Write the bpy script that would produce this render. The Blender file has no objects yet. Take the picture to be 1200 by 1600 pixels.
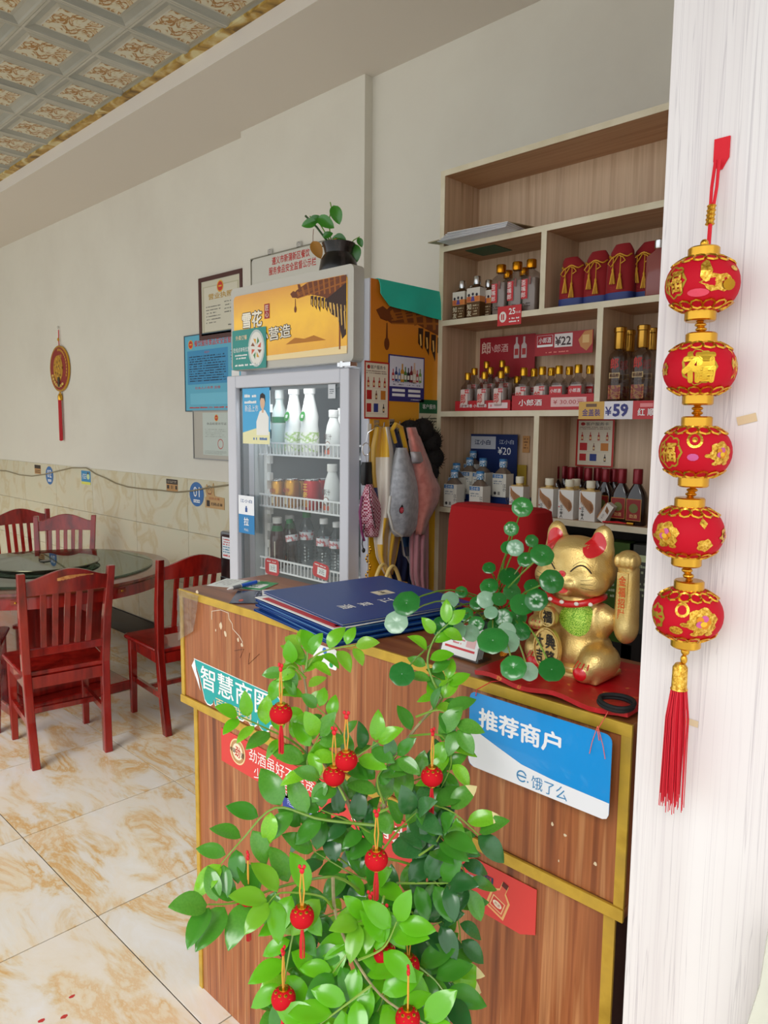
import bpy, bmesh, math, random
from mathutils import Vector, Matrix, Euler, noise
PI = math.pi
R = random.Random(7)
SC = bpy.context.scene
COL = SC.collection

# ---------------------------------------------------------------- camera
CAM = Vector((0.0, 0.0, 1.60)); FPX = 1149.0
YAW, PITCH, ROLL = -0.7714, -0.11386, 0.00953
FWD = Vector((math.sin(YAW)*math.cos(PITCH), math.cos(YAW)*math.cos(PITCH), math.sin(PITCH)))
_r = Vector((math.cos(YAW), -math.sin(YAW), 0)); _u = _r.cross(FWD)
RGT = math.cos(ROLL)*_r + math.sin(ROLL)*_u
UPV = -math.sin(ROLL)*_r + math.cos(ROLL)*_u
cam = bpy.data.cameras.new('camera'); camo = bpy.data.objects.new('camera', cam); COL.objects.link(camo)
cam.sensor_fit = 'VERTICAL'; cam.sensor_height = 36.0; cam.lens = FPX*36.0/1600.0
cam.clip_start = 0.02; cam.clip_end = 100
mw = Matrix((RGT, UPV, -FWD)).transposed().to_4x4(); mw.translation = CAM
camo.matrix_world = mw; SC.camera = camo

# ---------------------------------------------------------------- world, sun, exposure
wd = bpy.data.worlds.new('sky'); SC.world = wd; wd.use_nodes = True
bg = wd.node_tree.nodes['Background']; bg.inputs[0].default_value = (0.93, 0.97, 1.0, 1); bg.inputs[1].default_value = 1.45
sl = bpy.data.lights.new('sun', 'SUN'); sl.energy = 1.7; sl.angle = math.radians(28); sl.color = (1.0, 0.985, 0.96)
so = bpy.data.objects.new('sun', sl); COL.objects.link(so)
so.rotation_euler = Vector((0.30, -0.75, 0.66)).to_track_quat('Z', 'Y').to_euler()
SC.view_settings.view_transform = 'Standard'; SC.view_settings.look = 'None'
SC.view_settings.exposure = 0.0; SC.view_settings.gamma = 1.0; SC.view_settings.use_curve_mapping = False

# ---------------------------------------------------------------- helpers
def ray(px, py):
    return RGT*((px-600)/FPX) - UPV*((py-800)/FPX) + FWD
def W(px, py, x=None, y=None, z=None, d=None):
    r = ray(px, py)
    if x is not None: t = (x-CAM.x)/r.x
    elif y is not None: t = (y-CAM.y)/r.y
    elif z is not None: t = (z-CAM.z)/r.z
    else: t = d
    return CAM + r*t
def lin(c):
    if isinstance(c, str):
        c = c.lstrip('#'); c = [int(c[i:i+2], 16)/255 for i in (0, 2, 4)]
    return tuple((v/12.92 if v <= 0.04045 else ((v+0.055)/1.055)**2.4) for v in c[:3]) + (1,)
MATS = {}
def mat(col, rough=0.5, metal=0.0, spec=0.5, coat=0.0, sheen=0.0, trans=0.0, ior=1.45, sss=0.0):
    key = (str(col), rough, metal, spec, coat, sheen, trans)
    if key in MATS: return MATS[key]
    m = bpy.data.materials.new('paint'); m.use_nodes = True
    p = m.node_tree.nodes['Principled BSDF']
    p.inputs['Base Color'].default_value = lin(col); p.inputs['Roughness'].default_value = rough
    p.inputs['Metallic'].default_value = metal; p.inputs['Specular IOR Level'].default_value = spec
    p.inputs['Coat Weight'].default_value = coat; p.inputs['Sheen Weight'].default_value = sheen
    p.inputs['Transmission Weight'].default_value = trans; p.inputs['IOR'].default_value = ior
    MATS[key] = m; return m
def pmat(name, fn):
    if name in MATS: return MATS[name]
    m = bpy.data.materials.new(name); m.use_nodes = True
    nt = m.node_tree; fn(nt, nt.nodes['Principled BSDF']); MATS[name] = m; return m
def nd(nt, t, **kw):
    n = nt.nodes.new(t)
    for k, v in kw.items():
        if k in n.inputs: n.inputs[k].default_value = v
        else: setattr(n, k, v)
    return n
def ramp(nt, fac, stops, interp='LINEAR'):
    r = nt.nodes.new('ShaderNodeValToRGB'); r.color_ramp.interpolation = interp
    e = r.color_ramp.elements
    while len(e) < len(stops): e.new(0.5)
    for i, (p, c) in enumerate(stops): e[i].position = p; e[i].color = lin(c) if not isinstance(c, float) else (c, c, c, 1)
    nt.links.new(fac, r.inputs[0]); return r.outputs[0]
def coords(nt, scale=(1, 1, 1), rnd=True, rot=(0, 0, 0)):
    tc = nt.nodes.new('ShaderNodeTexCoord'); mp = nt.nodes.new('ShaderNodeMapping')
    mp.inputs['Scale'].default_value = scale; mp.inputs['Rotation'].default_value = rot
    nt.links.new(tc.outputs['Object'], mp.inputs['Vector'])
    if rnd:
        oi = nt.nodes.new('ShaderNodeObjectInfo'); ml = nt.nodes.new('ShaderNodeMath'); ml.operation = 'MULTIPLY'; ml.inputs[1].default_value = 37.0
        nt.links.new(oi.outputs['Random'], ml.inputs[0]); nt.links.new(ml.outputs[0], mp.inputs['Location'])
    return mp.outputs[0]
def noisetex(nt, vec, scale, detail=4, rough=0.5, dist=0.0):
    n = nt.nodes.new('ShaderNodeTexNoise'); n.inputs['Scale'].default_value = scale; n.inputs['Detail'].default_value = detail
    n.inputs['Roughness'].default_value = rough; n.inputs['Distortion'].default_value = dist
    nt.links.new(vec, n.inputs['Vector']); return n.outputs['Fac']
def mixc(nt, fac, a, b, mode='MIX'):
    n = nt.nodes.new('ShaderNodeMix'); n.data_type = 'RGBA'; n.blend_type = mode
    if isinstance(fac, float): n.inputs[0].default_value = fac
    else: nt.links.new(fac, n.inputs[0])
    for i, v in ((6, a), (7, b)):
        if isinstance(v, (str, tuple)): n.inputs[i].default_value = lin(v)
        else: nt.links.new(v, n.inputs[i])
    return n.outputs[2]
def bump(nt, p, h, strength=0.2, dist=0.01):
    b = nt.nodes.new('ShaderNodeBump'); b.inputs['Strength'].default_value = strength; b.inputs['Distance'].default_value = dist
    nt.links.new(h, b.inputs['Height']); nt.links.new(b.outputs[0], p.inputs['Normal'])

def noisy(name, stops, scale=5, rough=0.5, metal=0.0, stretch=(1, 1, 1), dist=0.0, detail=4, bmp=0.0, coat=0.0, rnd=True, sheen=0.0, nrough=0.5):
    def f(nt, p):
        v = coords(nt, stretch, rnd); n = noisetex(nt, v, scale, detail, nrough, dist)
        nt.links.new(ramp(nt, n, stops), p.inputs['Base Color'])
        p.inputs['Roughness'].default_value = rough; p.inputs['Metallic'].default_value = metal
        p.inputs['Coat Weight'].default_value = coat; p.inputs['Sheen Weight'].default_value = sheen
        if bmp: bump(nt, p, n, bmp, 0.004)
    return pmat(name, f)

def M_wall(nt, p):
    v = coords(nt, rnd=False); n = noisetex(nt, v, 1.3, 6, 0.6); n2 = noisetex(nt, v, 9.0, 5, 0.7)
    c = ramp(nt, n, [(0.3, '#d6d1c4'), (0.55, '#ddd9cc'), (0.8, '#dbd5c9')])
    s = ramp(nt, n2, [(0.70, 0.0), (0.84, 0.15)])
    nt.links.new(mixc(nt, s, c, '#b5aa9c'), p.inputs['Base Color']); p.inputs['Roughness'].default_value = 0.75
    bump(nt, p, n2, 0.05, 0.003)
WALL = pmat('wall_paint', M_wall)
def M_tile(nt, p):
    v = coords(nt, (1.0, 2.6, 1), True, (0, 0, 0.75)); n = noisetex(nt, v, 2.6, 9, 0.66, 0.55); n2 = noisetex(nt, v, 2.2, 6, 0.62, 0.8)
    c = ramp(nt, n, [(0.34, '#ece8e2'), (0.47, '#e8e0d2'), (0.53, '#e2cba4'), (0.57, '#dcae70'), (0.60, '#e4d0ac'), (0.72, '#ece8e0')])
    s = ramp(nt, n2, [(0.44, 0.0), (0.56, 0.75)])
    c = mixc(nt, s, c, mixc(nt, 0.5, c, '#efdfc4'))
    nt.links.new(c, p.inputs['Base Color']); p.inputs['Roughness'].default_value = 0.17
    bump(nt, p, n, 0.04, 0.002)
FLOOR_TILE = pmat('floor_marble', M_tile)
WALL_TILE = noisy('wall_marble', [(0.35, '#cdc8ae'), (0.5, '#d0c8ae'), (0.57, '#c6b893'), (0.63, '#cdc5ab'), (0.8, '#d6d1bc')], 3.5, 0.3, stretch=(1, 0.45, 1), dist=1.6, detail=8)
def woodf(cols, axis, fine, rough, gap=0.0, k=1.0):
    def f(nt, p):
        sc = [26*k, 26*k, 26*k]; sc[axis] = 0.8*k
        v = coords(nt, tuple(sc), True); n = noisetex(nt, v, 1.0, 3, 0.55, 0.25)
        sc2 = [110*k, 110*k, 110*k]; sc2[axis] = 3.0*k
        v2 = coords(nt, tuple(sc2), True); n2 = noisetex(nt, v2, 1.0, 3, 0.6, 0.1)
        c = ramp(nt, n, cols)
        s = ramp(nt, n2, [(0.45, 0.0), (0.75, fine)])
        c = mixc(nt, s, c, cols[0][1])
        nt.links.new(c, p.inputs['Base Color']); p.inputs['Roughness'].default_value = rough
        bump(nt, p, n2, 0.06, 0.002)
    return f
WOODV = pmat('counter_laminate', woodf([(0.28, '#66331a'), (0.40, '#8e4e2a'), (0.48, '#a9653a'), (0.55, '#985830'), (0.63, '#bb8052'), (0.74, '#814726')], 2, 0.4, 0.38, k=1.5))
WOODX = pmat('counter_laminate_flat', woodf([(0.28, '#6e3a20'), (0.45, '#8f5430'), (0.6, '#a4683e'), (0.74, '#845030')], 0, 0.35, 0.3))
def M_pale(nt, p):
    v = coords(nt, (14, 14, .45), False); n = noisetex(nt, v, 1.0, 3, .5, .2)
    v2 = coords(nt, (230, 230, 2.2), False); n2 = noisetex(nt, v2, 1.0, 3, .6, .35); v3 = coords(nt, (62, 62, .9), False); n3 = noisetex(nt, v3, 1.0, 3, .55, .5)
    c = ramp(nt, n, [(.3, '#dcd5d4'), (.5, '#e4dedd'), (.7, '#e8e3e2')])
    c = mixc(nt, ramp(nt, n2, [(.54, 0.0), (.74, .42)]), c, '#bdb3b8'); c = mixc(nt, ramp(nt, n3, [(.49, 0.0), (.50, .38), (.51, 0.0)]), c, '#a0979e')
    nt.links.new(c, p.inputs['Base Color']); p.inputs['Roughness'].default_value = .4
PALEV = pmat('pale_grain_upright', M_pale)
SHELFV = pmat('shelf_grain_upright', woodf([(0.30, '#947452'), (0.36, '#c0a080'), (0.5, '#d0b292'), (0.63, '#bf9f80'), (0.75, '#d8bea0')], 2, 0.3, 0.45))
SHELFX = pmat('shelf_grain_flat', woodf([(0.30, '#946846'), (0.4, '#b08460'), (0.5, '#bc926c'), (0.63, '#a87c58'), (0.75, '#c49e78')], 0, 0.3, 0.45))
EDGE = noisy('shelf_edging', [(0.35, '#cfc3a4'), (0.6, '#ddd2b8')], 12, 0.5)
GOLDTRIM = noisy('gold_edging', [(0.3, '#b08c28'), (0.5, '#cba53a'), (0.7, '#b8963a')], 14, 0.42, metal=0.25)
def M_red(nt, p):
    v = coords(nt, (9, 9, 1.2), True); n = noisetex(nt, v, 2.0, 4, 0.6); v2 = coords(nt, (1, 1, 1), True); n2 = noisetex(nt, v2, 26, 6, 0.75)
    c = ramp(nt, n, [(0.3, '#5c100c'), (0.5, '#8c1812'), (0.7, '#a02216')])
    s = ramp(nt, n2, [(0.69, 0.0), (0.73, 0.55)])
    nt.links.new(mixc(nt, s, c, '#b5662e'), p.inputs['Base Color']); p.inputs['Roughness'].default_value = 0.22; p.inputs['Coat Weight'].default_value = 0.5
REDWOOD = pmat('red_lacquer', M_red)
WORN = noisy('worn_edge', [(0.4, '#b5662e'), (0.6, '#d89a5a')], 40, 0.5)
def thin_glass(name, col, tr, rough=0.03, ref=1.0):
    def f(nt, p):
        nt.nodes.remove(p); out = nt.nodes['Material Output']
        t = nt.nodes.new('ShaderNodeBsdfTransparent'); t.inputs[0].default_value = (col[0]*tr, col[1]*tr, col[2]*tr, 1)
        g = nt.nodes.new('ShaderNodeBsdfGlossy'); g.inputs['Roughness'].default_value = rough; g.inputs[0].default_value = (ref, ref, ref, 1)
        fr = nt.nodes.new('ShaderNodeMapRange'); lw = nt.nodes.new('ShaderNodeLayerWeight'); pw = nt.nodes.new('ShaderNodeMath'); pw.operation = 'POWER'; pw.inputs[1].default_value = 3.0; nt.links.new(lw.outputs['Facing'], pw.inputs[0]); nt.links.new(pw.outputs[0], fr.inputs[0]); fr.inputs[3].default_value = 0.035; fr.inputs[4].default_value = 0.6
        mx = nt.nodes.new('ShaderNodeMixShader'); nt.links.new(fr.outputs[0], mx.inputs[0]); nt.links.new(t.outputs[0], mx.inputs[1]); nt.links.new(g.outputs[0], mx.inputs[2])
        nt.links.new(mx.outputs[0], out.inputs[0])
    return pmat(name, f)
GLASS = thin_glass('clear_glass', (0.93, 0.96, 0.95), 0.93)
BGLASS = thin_glass('bottle_glass', (0.90, 0.86, 0.84), 0.86)
PLAST = thin_glass('bottle_plastic', (0.88, 0.93, 0.95), 0.9, 0.08)
TABLEGLASS = thin_glass('table_glass', (0.62, 0.74, 0.68), 0.9, 0.02, 0.9)
GOLD = mat('#d9a43a', 0.25, 1.0); CHROME = mat('#d5d5d5', 0.2, 1.0); BLACK = mat('#121214', 0.4); WHITE = mat('#ecebe8', 0.5)
def M_gold(nt, p):
    v = coords(nt, rnd=False); n = noisetex(nt, v, 420, 2, 0.6); n2 = noisetex(nt, v, 20, 4)
    nt.links.new(ramp(nt, n2, [(0.3, '#d0a85c'), (0.7, '#e6cb88')]), p.inputs['Base Color'])
    p.inputs['Metallic'].default_value = 0.75; p.inputs['Roughness'].default_value = 0.36; bump(nt, p, n, 0.35, 0.002)
CATGOLD = pmat('gold_glitter', M_gold)
RED = mat('#c8141c', 0.45); DRED = mat('#a01018', 0.6)

class B:
    def __init__(s): s.v = []; s.f = []; s.m = []; s.mats = []; s.M = Matrix(); s.sm = []
    def mi(s, m):
        if m not in s.mats: s.mats.append(m)
        return s.mats.index(m)
    def add(s, vs, fs, m, smooth=False):
        o = len(s.v); k = s.mi(m)
        s.v += [s.M @ Vector(v) for v in vs]; s.f += [tuple(i+o for i in f) for f in fs]; s.m += [k]*len(fs); s.sm += [smooth]*len(fs); return s
    def bb(s, x0, x1, y0, y1, z0, z1, m):
        vs = [(x, y, z) for z in (z0, z1) for y in (y0, y1) for x in (x0, x1)]
        return s.add(vs, [(0, 2, 3, 1), (4, 5, 7, 6), (0, 1, 5, 4), (2, 6, 7, 3), (0, 4, 6, 2), (1, 3, 7, 5)], m)
    def box(s, c, d, m, rot=None):
        if rot is not None:
            M0 = s.M.copy(); s.M = M0 @ Matrix.Translation(c) @ Euler(rot).to_matrix().to_4x4()
            s.bb(-d[0]/2, d[0]/2, -d[1]/2, d[1]/2, -d[2]/2, d[2]/2, m); s.M = M0; return s
        return s.bb(c[0]-d[0]/2, c[0]+d[0]/2, c[1]-d[1]/2, c[1]+d[1]/2, c[2]-d[2]/2, c[2]+d[2]/2, m)
    def quadbox(s, p, q, w, t, m, up=(0, 0, 1)):      # bar between two points, width w (sideways), thickness t
        p, q = Vector(p), Vector(q); d = (q-p); up = Vector(up); sd = d.cross(up)
        if sd.length < 1e-6: sd = Vector((1, 0, 0))
        sd.normalize(); n = sd.cross(d).normalized()
        vs = [a + sd*(w/2*i) + n*(t/2*j) for a in (p, q) for j in (-1, 1) for i in (-1, 1)]
        return s.add(vs, [(0, 1, 3, 2), (4, 6, 7, 5), (0, 4, 5, 1), (2, 3, 7, 6), (0, 2, 6, 4), (1, 5, 7, 3)], m)
    def loft(s, secs, m, seg=20, smooth=True, caps=True):   # secs: (rx, ry, z[, exponent[, cx, cy]])
        vs = []; fs = []
        for sec in secs:
            rx, ry, z = sec[:3]; e = sec[3] if len(sec) > 3 else 2.0; cx = sec[4] if len(sec) > 4 else 0; cy = sec[5] if len(sec) > 5 else 0
            for i in range(seg):
                a = 2*PI*(i+0.5)/seg; c, d = math.cos(a), math.sin(a)
                vs.append((cx+rx*math.copysign(abs(c)**(2/e), c), cy+ry*math.copysign(abs(d)**(2/e), d), z))
        for k in range(len(secs)-1):
            for i in range(seg):
                j = (i+1) % seg; fs.append((k*seg+i, k*seg+j, (k+1)*seg+j, (k+1)*seg+i))
        if caps: fs.append(tuple(reversed(range(seg)))); fs.append(tuple((len(secs)-1)*seg+i for i in range(seg)))
        return s.add(vs, fs, m, smooth)
    def lathe(s, prof, m, seg=24, c=(0, 0), smooth=True, caps=True):
        return s.loft([(r, r, z, 2.0, c[0], c[1]) for r, z in prof], m, seg, smooth, caps)
    def tube(s, pts, r, m, seg=8, smooth=True, closed=False):
        pts = [Vector(p) for p in pts]; n = len(pts); vs = []; fs = []; prev = None
        for i, p in enumerate(pts):
            if closed: t = pts[(i+1) % n]-pts[i-1]
            else: t = pts[min(i+1, n-1)]-pts[max(i-1, 0)]
            if t.length < 1e-9: t = Vector((0, 0, 1))
            t.normalize()
            if prev is None: a = t.orthogonal().normalized()
            else: a = (prev - t*prev.dot(t)); a = a.normalized() if a.length > 1e-6 else t.orthogonal().normalized()
            prev = a; b = t.cross(a); rr = r[i] if isinstance(r, (list, tuple)) else r
            for k in range(seg):
                an = 2*PI*k/seg; vs.append(p + a*(rr*math.cos(an)) + b*(rr*math.sin(an)))
        for i in range(n if closed else n-1):
            for k in range(seg):
                j = (k+1) % seg; i2 = (i+1) % n; fs.append((i*seg+k, i*seg+j, i2*seg+j, i2*seg+k))
        if not closed: fs.append(tuple(reversed(range(seg)))); fs.append(tuple((n-1)*seg+k for k in range(seg)))
        return s.add(vs, fs, m, smooth)
    def prism(s, poly, z0, z1, m, smooth=False):
        n = len(poly); vs = [(x, y, z0) for x, y in poly]+[(x, y, z1) for x, y in poly]
        fs = [tuple(reversed(range(n))), tuple(range(n, 2*n))]+[(i, (i+1) % n, n+(i+1) % n, n+i) for i in range(n)]
        return s.add(vs, fs, m, smooth)
    def ell(s, c, r, m, seg=20, rings=12, rot=None, smooth=True):
        M0 = s.M.copy(); s.M = M0 @ Matrix.Translation(c) @ (Euler(rot).to_matrix().to_4x4() if rot else Matrix()) @ Matrix.Diagonal((r[0], r[1], r[2], 1))
        s.lathe([(max(math.sin(PI*k/rings), 1e-3), -math.cos(PI*k/rings)) for k in range(rings+1)], m, seg); s.M = M0; return s
    def sheet(s, grid, m, thick=0.003, smooth=True):     # grid of points rows x cols -> thick cloth
        nr, nc = len(grid), len(grid[0]); G = [[Vector(p) for p in row] for row in grid]; N = []
        for i in range(nr):
            for j in range(nc):
                du = G[i][min(j+1, nc-1)]-G[i][max(j-1, 0)]; dv = G[min(i+1, nr-1)][j]-G[max(i-1, 0)][j]
                n = du.cross(dv); N.append(n.normalized() if n.length > 1e-9 else Vector((0, 0, 1)))
        flat = [p for row in G for p in row]
        vs = [p+n*(thick/2) for p, n in zip(flat, N)]+[p-n*(thick/2) for p, n in zip(flat, N)]; o = nr*nc
        faces = []; mm = []
        for i in range(nr-1):
            for j in range(nc-1):
                a, b_, c, d = i*nc+j, i*nc+j+1, (i+1)*nc+j+1, (i+1)*nc+j
                faces += [(a, b_, c, d), (o+d, o+c, o+b_, o+a)]; k = m(i/(nr-1), j/(nc-1)) if callable(m) else m; mm += [k, k]
        per = [(0, j) for j in range(nc)]+[(i, nc-1) for i in range(1, nr)]+[(nr-1, j) for j in range(nc-2, -1, -1)]+[(i, 0) for i in range(nr-2, 0, -1)]
        pi_ = [i*nc+j for i, j in per]
        for k in range(len(pi_)):
            a, b_ = pi_[k], pi_[(k+1) % len(pi_)]; faces.append((a, o+a, o+b_, b_)); i, j = per[k]; mm.append(m(min(i, nr-2)/(nr-1), min(j, nc-2)/(nc-1)) if callable(m) else m)
        off = len(s.v); s.v += [s.M @ v for v in vs]
        for f, k in zip(faces, mm): s.f.append(tuple(i+off for i in f)); s.m.append(s.mi(k)); s.sm.append(smooth)
        return s
    def text(s, st, x, y, h, m, z=0.0006, w=None, rot=0.0, bold=0.0, center=True):
        vs, fs, (x0, y0, x1, y1) = glyphs(st, bold)
        sy = h/max(y1-y0, 1e-4) if h else 1; sx = (w/max(x1-x0, 1e-4)) if w else sy
        cx, cy = ((x0+x1)/2, (y0+y1)/2) if center else (x0, (y0+y1)/2)
        c, d = math.cos(rot), math.sin(rot); out = []
        for a, b_, e_ in vs:
            a, b_ = (a-cx)*sx, (b_-cy)*sy; out.append((x+a*c-b_*d, y+a*d+b_*c, z+e_))
        return s.add(out, fs, m)
    def rect(s, x0, y0, x1, y1, m, z=0.0004): return s.add([(x0, y0, z), (x1, y0, z), (x1, y1, z), (x0, y1, z)], [(0, 1, 2, 3)], m)
    def poly(s, pts, m, z=0.0004): return s.add([(p[0], p[1], z) for p in pts], [tuple(range(len(pts)))], m)
    def disc(s, x, y, rx, ry, m, z=0.0004, n=24): return s.poly([(x+rx*math.cos(2*PI*i/n), y+ry*math.sin(2*PI*i/n)) for i in range(n)], m, z)
    def ringf(s, x, y, r0, r1, m, z=0.0005, n=32, a0=0, a1=2*PI, ky=1):
        vs = []; 
        for i in range(n+1):
            a = a0+(a1-a0)*i/n; vs += [(x+r0*math.cos(a), y+ky*r0*math.sin(a), z), (x+r1*math.cos(a), y+ky*r1*math.sin(a), z)]
        return s.add(vs, [(2*i, 2*i+1, 2*i+3, 2*i+2) for i in range(n)], m)
    def lines(s, x0, y0, x1, y1, n, m, fill=0.5, z=0.0006, dens=0.8):   # rows of fine print
        st = (y1-y0)/n; rr = random.Random(int((x0+y0*3+x1*7)*1e4) & 0xffff)
        for i in range(n):
            yy = y1-st*(i+0.5); x = x0; hh = st*fill/2; xe = x1-(x1-x0)*(rr.random()*0.35 if i % 3 == 2 else 0)
            while x < xe:
                l = st*fill*(0.6+rr.random()*0.5)
                if rr.random() < dens: s.rect(x, yy-hh, min(x+l*0.85, xe), yy+hh*(0.3+0.7*rr.random()), m, z)
                x += l
        return s
    def build(s, name, parent=None, bev=0.0, label=None, loc=None, recalc=True, angle=0.7):
        me = bpy.data.meshes.new(name); me.from_pydata([tuple(v) for v in s.v], [], s.f)
        for m in s.mats: me.materials.append(m)
        me.polygons.foreach_set('material_index', s.m); me.polygons.foreach_set('use_smooth', s.sm)
        if recalc:
            bm = bmesh.new(); bm.from_mesh(me); bmesh.ops.recalc_face_normals(bm, faces=bm.faces); bm.to_mesh(me); bm.free()
        if any(s.sm): me.set_sharp_from_angle(angle=angle)
        me.update()
        o = bpy.data.objects.new(name, me); COL.objects.link(o)
        if parent: o.parent = parent
        if loc: o.location = loc
        if label: o['label'] = label
        if bev:
            md = o.modifiers.new('b', 'BEVEL'); md.width = bev; md.segments = 2; md.limit_method = 'ANGLE'; md.angle_limit = 0.6
        return o
_gl = {}
def glyphs(st, bold=0.0):
    k = (st, bold)
    if k in _gl: return _gl[k]
    cu = bpy.data.curves.new('t', 'FONT'); cu.body = st; cu.size = 1; cu.resolution_u = 2; cu.space_line = 1.05
    ob = bpy.data.objects.new('t', cu); COL.objects.link(ob); bpy.context.view_layer.update()
    me = bpy.data.meshes.new_from_object(ob.evaluated_get(bpy.context.evaluated_depsgraph_get()))
    vs = [(v.co.x, v.co.y, 0.0) for v in me.vertices]; fs = [tuple(p.vertices) for p in me.polygons]
    bpy.data.objects.remove(ob); bpy.data.curves.remove(cu); bpy.data.meshes.remove(me)
    if not vs: vs = [(0, 0, 0), (1, 0, 0), (1, 1, 0)]; fs = [(0, 1, 2)]
    if bold > 0:
        n0 = len(vs); v0, f0 = list(vs), list(fs); bo_ = bold*.8; q = 0
        for dx, dy in ((-1, 0), (1, 0), (0, -1), (0, 1), (-.7, -.7), (.7, .7), (-.7, .7), (.7, -.7))[:8 if bold >= .05 else 4]:
            q += 1; vs += [(a+dx*bo_, b+dy*bo_, q*.00004) for a, b, _ in v0]; fs += [tuple(i+n0*q for i in f) for f in f0]
    xs = [a[0] for a in vs]; ys = [a[1] for a in vs]
    _gl[k] = (vs, fs, (min(xs), min(ys), max(xs), max(ys))); return _gl[k]

def tag(o, label, cat, group=None):
    o['label'] = label; o['category'] = cat
    if group: o['group'] = group
    return o
def thing(name, label, cat, loc=(0, 0, 0), rot=0.0, group=None):
    o = bpy.data.objects.new(name, None); COL.objects.link(o); o.empty_display_size = 0.05
    o.location = loc; o.rotation_euler = rot if isinstance(rot, (tuple, list)) else (0, 0, rot)
    return tag(o, label, cat, group)
def struct(o): o['kind'] = 'structure'; return o
def kids(o): return [c for c in ALLC.get(o.name, [])]
def dup(root, loc, rot=None, label=None, group=None, scale=None):
    def cp(o, par):
        c = o.copy(); COL.objects.link(c)
        if par: c.parent = par
        for ch in [x for x in o.children]: cp(ch, c)
        return c
    r = cp(root, None); r.location = loc
    if rot is not None: r.rotation_euler = rot if isinstance(rot, (tuple, list)) else (0, 0, rot)
    if label: r['label'] = label
    if group: r['group'] = group
    if scale: r.scale = (scale,)*3 if isinstance(scale, (int, float)) else scale
    return r
FRONT = (PI/2, 0, 0)            # flat things that face the street (-y)
SIDE = (PI/2, 0, PI/2)          # flat things on the fridge side (+x)
def card(name, label, cat, w, h, t, base, loc, rot=FRONT, draw=None, rr=0.0, parent=None, border=None, group=None, poly=None):
    """flat thing: local x right, y up, z out; origin centre of the back face"""
    b = B()
    if poly: b.prism(poly, 0, t, base)
    elif rr > 0:
        pts = []
        for cx, cy, a0 in ((w/2-rr, h/2-rr, 0), (-w/2+rr, h/2-rr, 1), (-w/2+rr, -h/2+rr, 2), (w/2-rr, -h/2+rr, 3)):
            for k in range(5): a = (a0+k/4)*PI/2; pts.append((cx+rr*math.cos(a), cy+rr*math.sin(a)))
        b.prism(pts, 0, t, base)
    else: b.bb(-w/2, w/2, -h/2, h/2, 0, t, base)
    o = b.build(name, parent); o.location = loc; o.rotation_euler = rot if isinstance(rot, (tuple, list)) else (0, 0, rot)
    if draw:
        p = B(); p.M = Matrix.Translation((0, 0, t)); draw(p, w, h); p.build('print', o, recalc=False)
    if border:
        f = B(); bw, bt, bm_ = border
        f.bb(-w/2-bw, w/2+bw, h/2, h/2+bw, -0.001, t+bt, bm_); f.bb(-w/2-bw, w/2+bw, -h/2-bw, -h/2, -0.001, t+bt, bm_)
        f.bb(-w/2-bw, -w/2, -h/2, h/2, -0.001, t+bt, bm_); f.bb(w/2, w/2+bw, -h/2, h/2, -0.001, t+bt, bm_)
        f.build('frame', o)
    if not parent: tag(o, label, cat, group)
    elif label: o['label'] = label
    return o
def pxcard(name, label, cat, px, Y, t, base, **kw):   # px = (left, top, right, bottom) on the plane y=Y, returns card
    a = W(px[0], px[1], y=Y); c = W(px[2], px[3], y=Y)
    tl = W(px[0], px[1], y=Y); bl_z = None
    w = c.x-a.x; h = a.z-c.z
    return card(name, label, cat, w, h, t, base, ((a.x+c.x)/2, Y, (a.z+c.z)/2), FRONT, **kw)
ORD = ['first', 'second', 'third', 'fourth', 'fifth', 'sixth', 'seventh', 'eighth', 'ninth', 'tenth', 'eleventh', 'twelfth']
# ================================================================= SETTING
WY = 2.60; CY = 2.549; ZS = 3.25; ZC = 3.327; BE = 2.007
# floor of 0.657 m polished tiles
GP = 0.657; gx0 = W(153, 1431, z=0).x; gy0 = W(153, 1431, z=0).y
fl = B().bb(-9.2, 1.3, -1.25, 2.75, -0.12, -0.004, mat('#40352a', 0.9)).build('floor'); struct(fl)
tl = B(); g = 0.0022; tl.bb(g, GP-g, g, GP-g, -0.012, 0.0, FLOOR_TILE); t0 = tl.build('tile', fl, bev=0.0006)
ix = 0
for i in range(-12, 5):
    for j in range(-4, 3):
        x, y = gx0+i*GP, gy0+j*GP
        if x < -9 or x > 1.0 or y > 2.55 or y < -1.2: continue
        o = t0 if ix == 0 else t0.copy()
        if ix: COL.objects.link(o)
        o.location = (x, y, 0); o.rotation_euler = (0, 0, 0); ix += 1
pv = B().bb(-12, 9, -9, -1.25, -0.12, -0.01, noisy('pavement_concrete', [(0.3, '#b9b5ad'), (0.7, '#cfccc5')], 3, 0.8)).build('floor'); struct(pv); pv.name = 'pavement'
# back wall: main stretch, column, recess
bw = B(); bw.bb(-9.2, -3.632, WY, WY+0.15, 0, ZS+0.4, WALL); bw.bb(-3.632, -2.63, CY, WY+0.15, 0, ZS+0.4, WALL); bw.bb(-2.63, 1.2, WY, WY+0.15, 0, ZS+0.4, WALL)
bwo = struct(bw.build('wall_back'))
tt = 1.255; rows = [tt-0.36, tt-0.72, tt-1.08]
wt = B(); wt.bb(0.0015, 0.7185, -0.009, 0, 0.0015, 0.3585, WALL_TILE); wt0 = wt.build('tile', bwo, bev=0.0015); k = 0
for r_ in range(3):
    for i in range(8):
        o = wt0 if k == 0 else wt0.copy()
        if k: COL.objects.link(o)
        o.location = (-3.632-0.72*(i+1)+0.0, WY, rows[r_]); k += 1
struct(B().bb(-9.2, -3.64, WY-0.02, WY, 0, 0.17, mat('#17130f', 0.25)).build('baseboard_back'))
struct(B().bb(-9.35, -9.2, -1.25, 2.75, 0, ZS+0.4, WALL).build('wall_left'))
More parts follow.
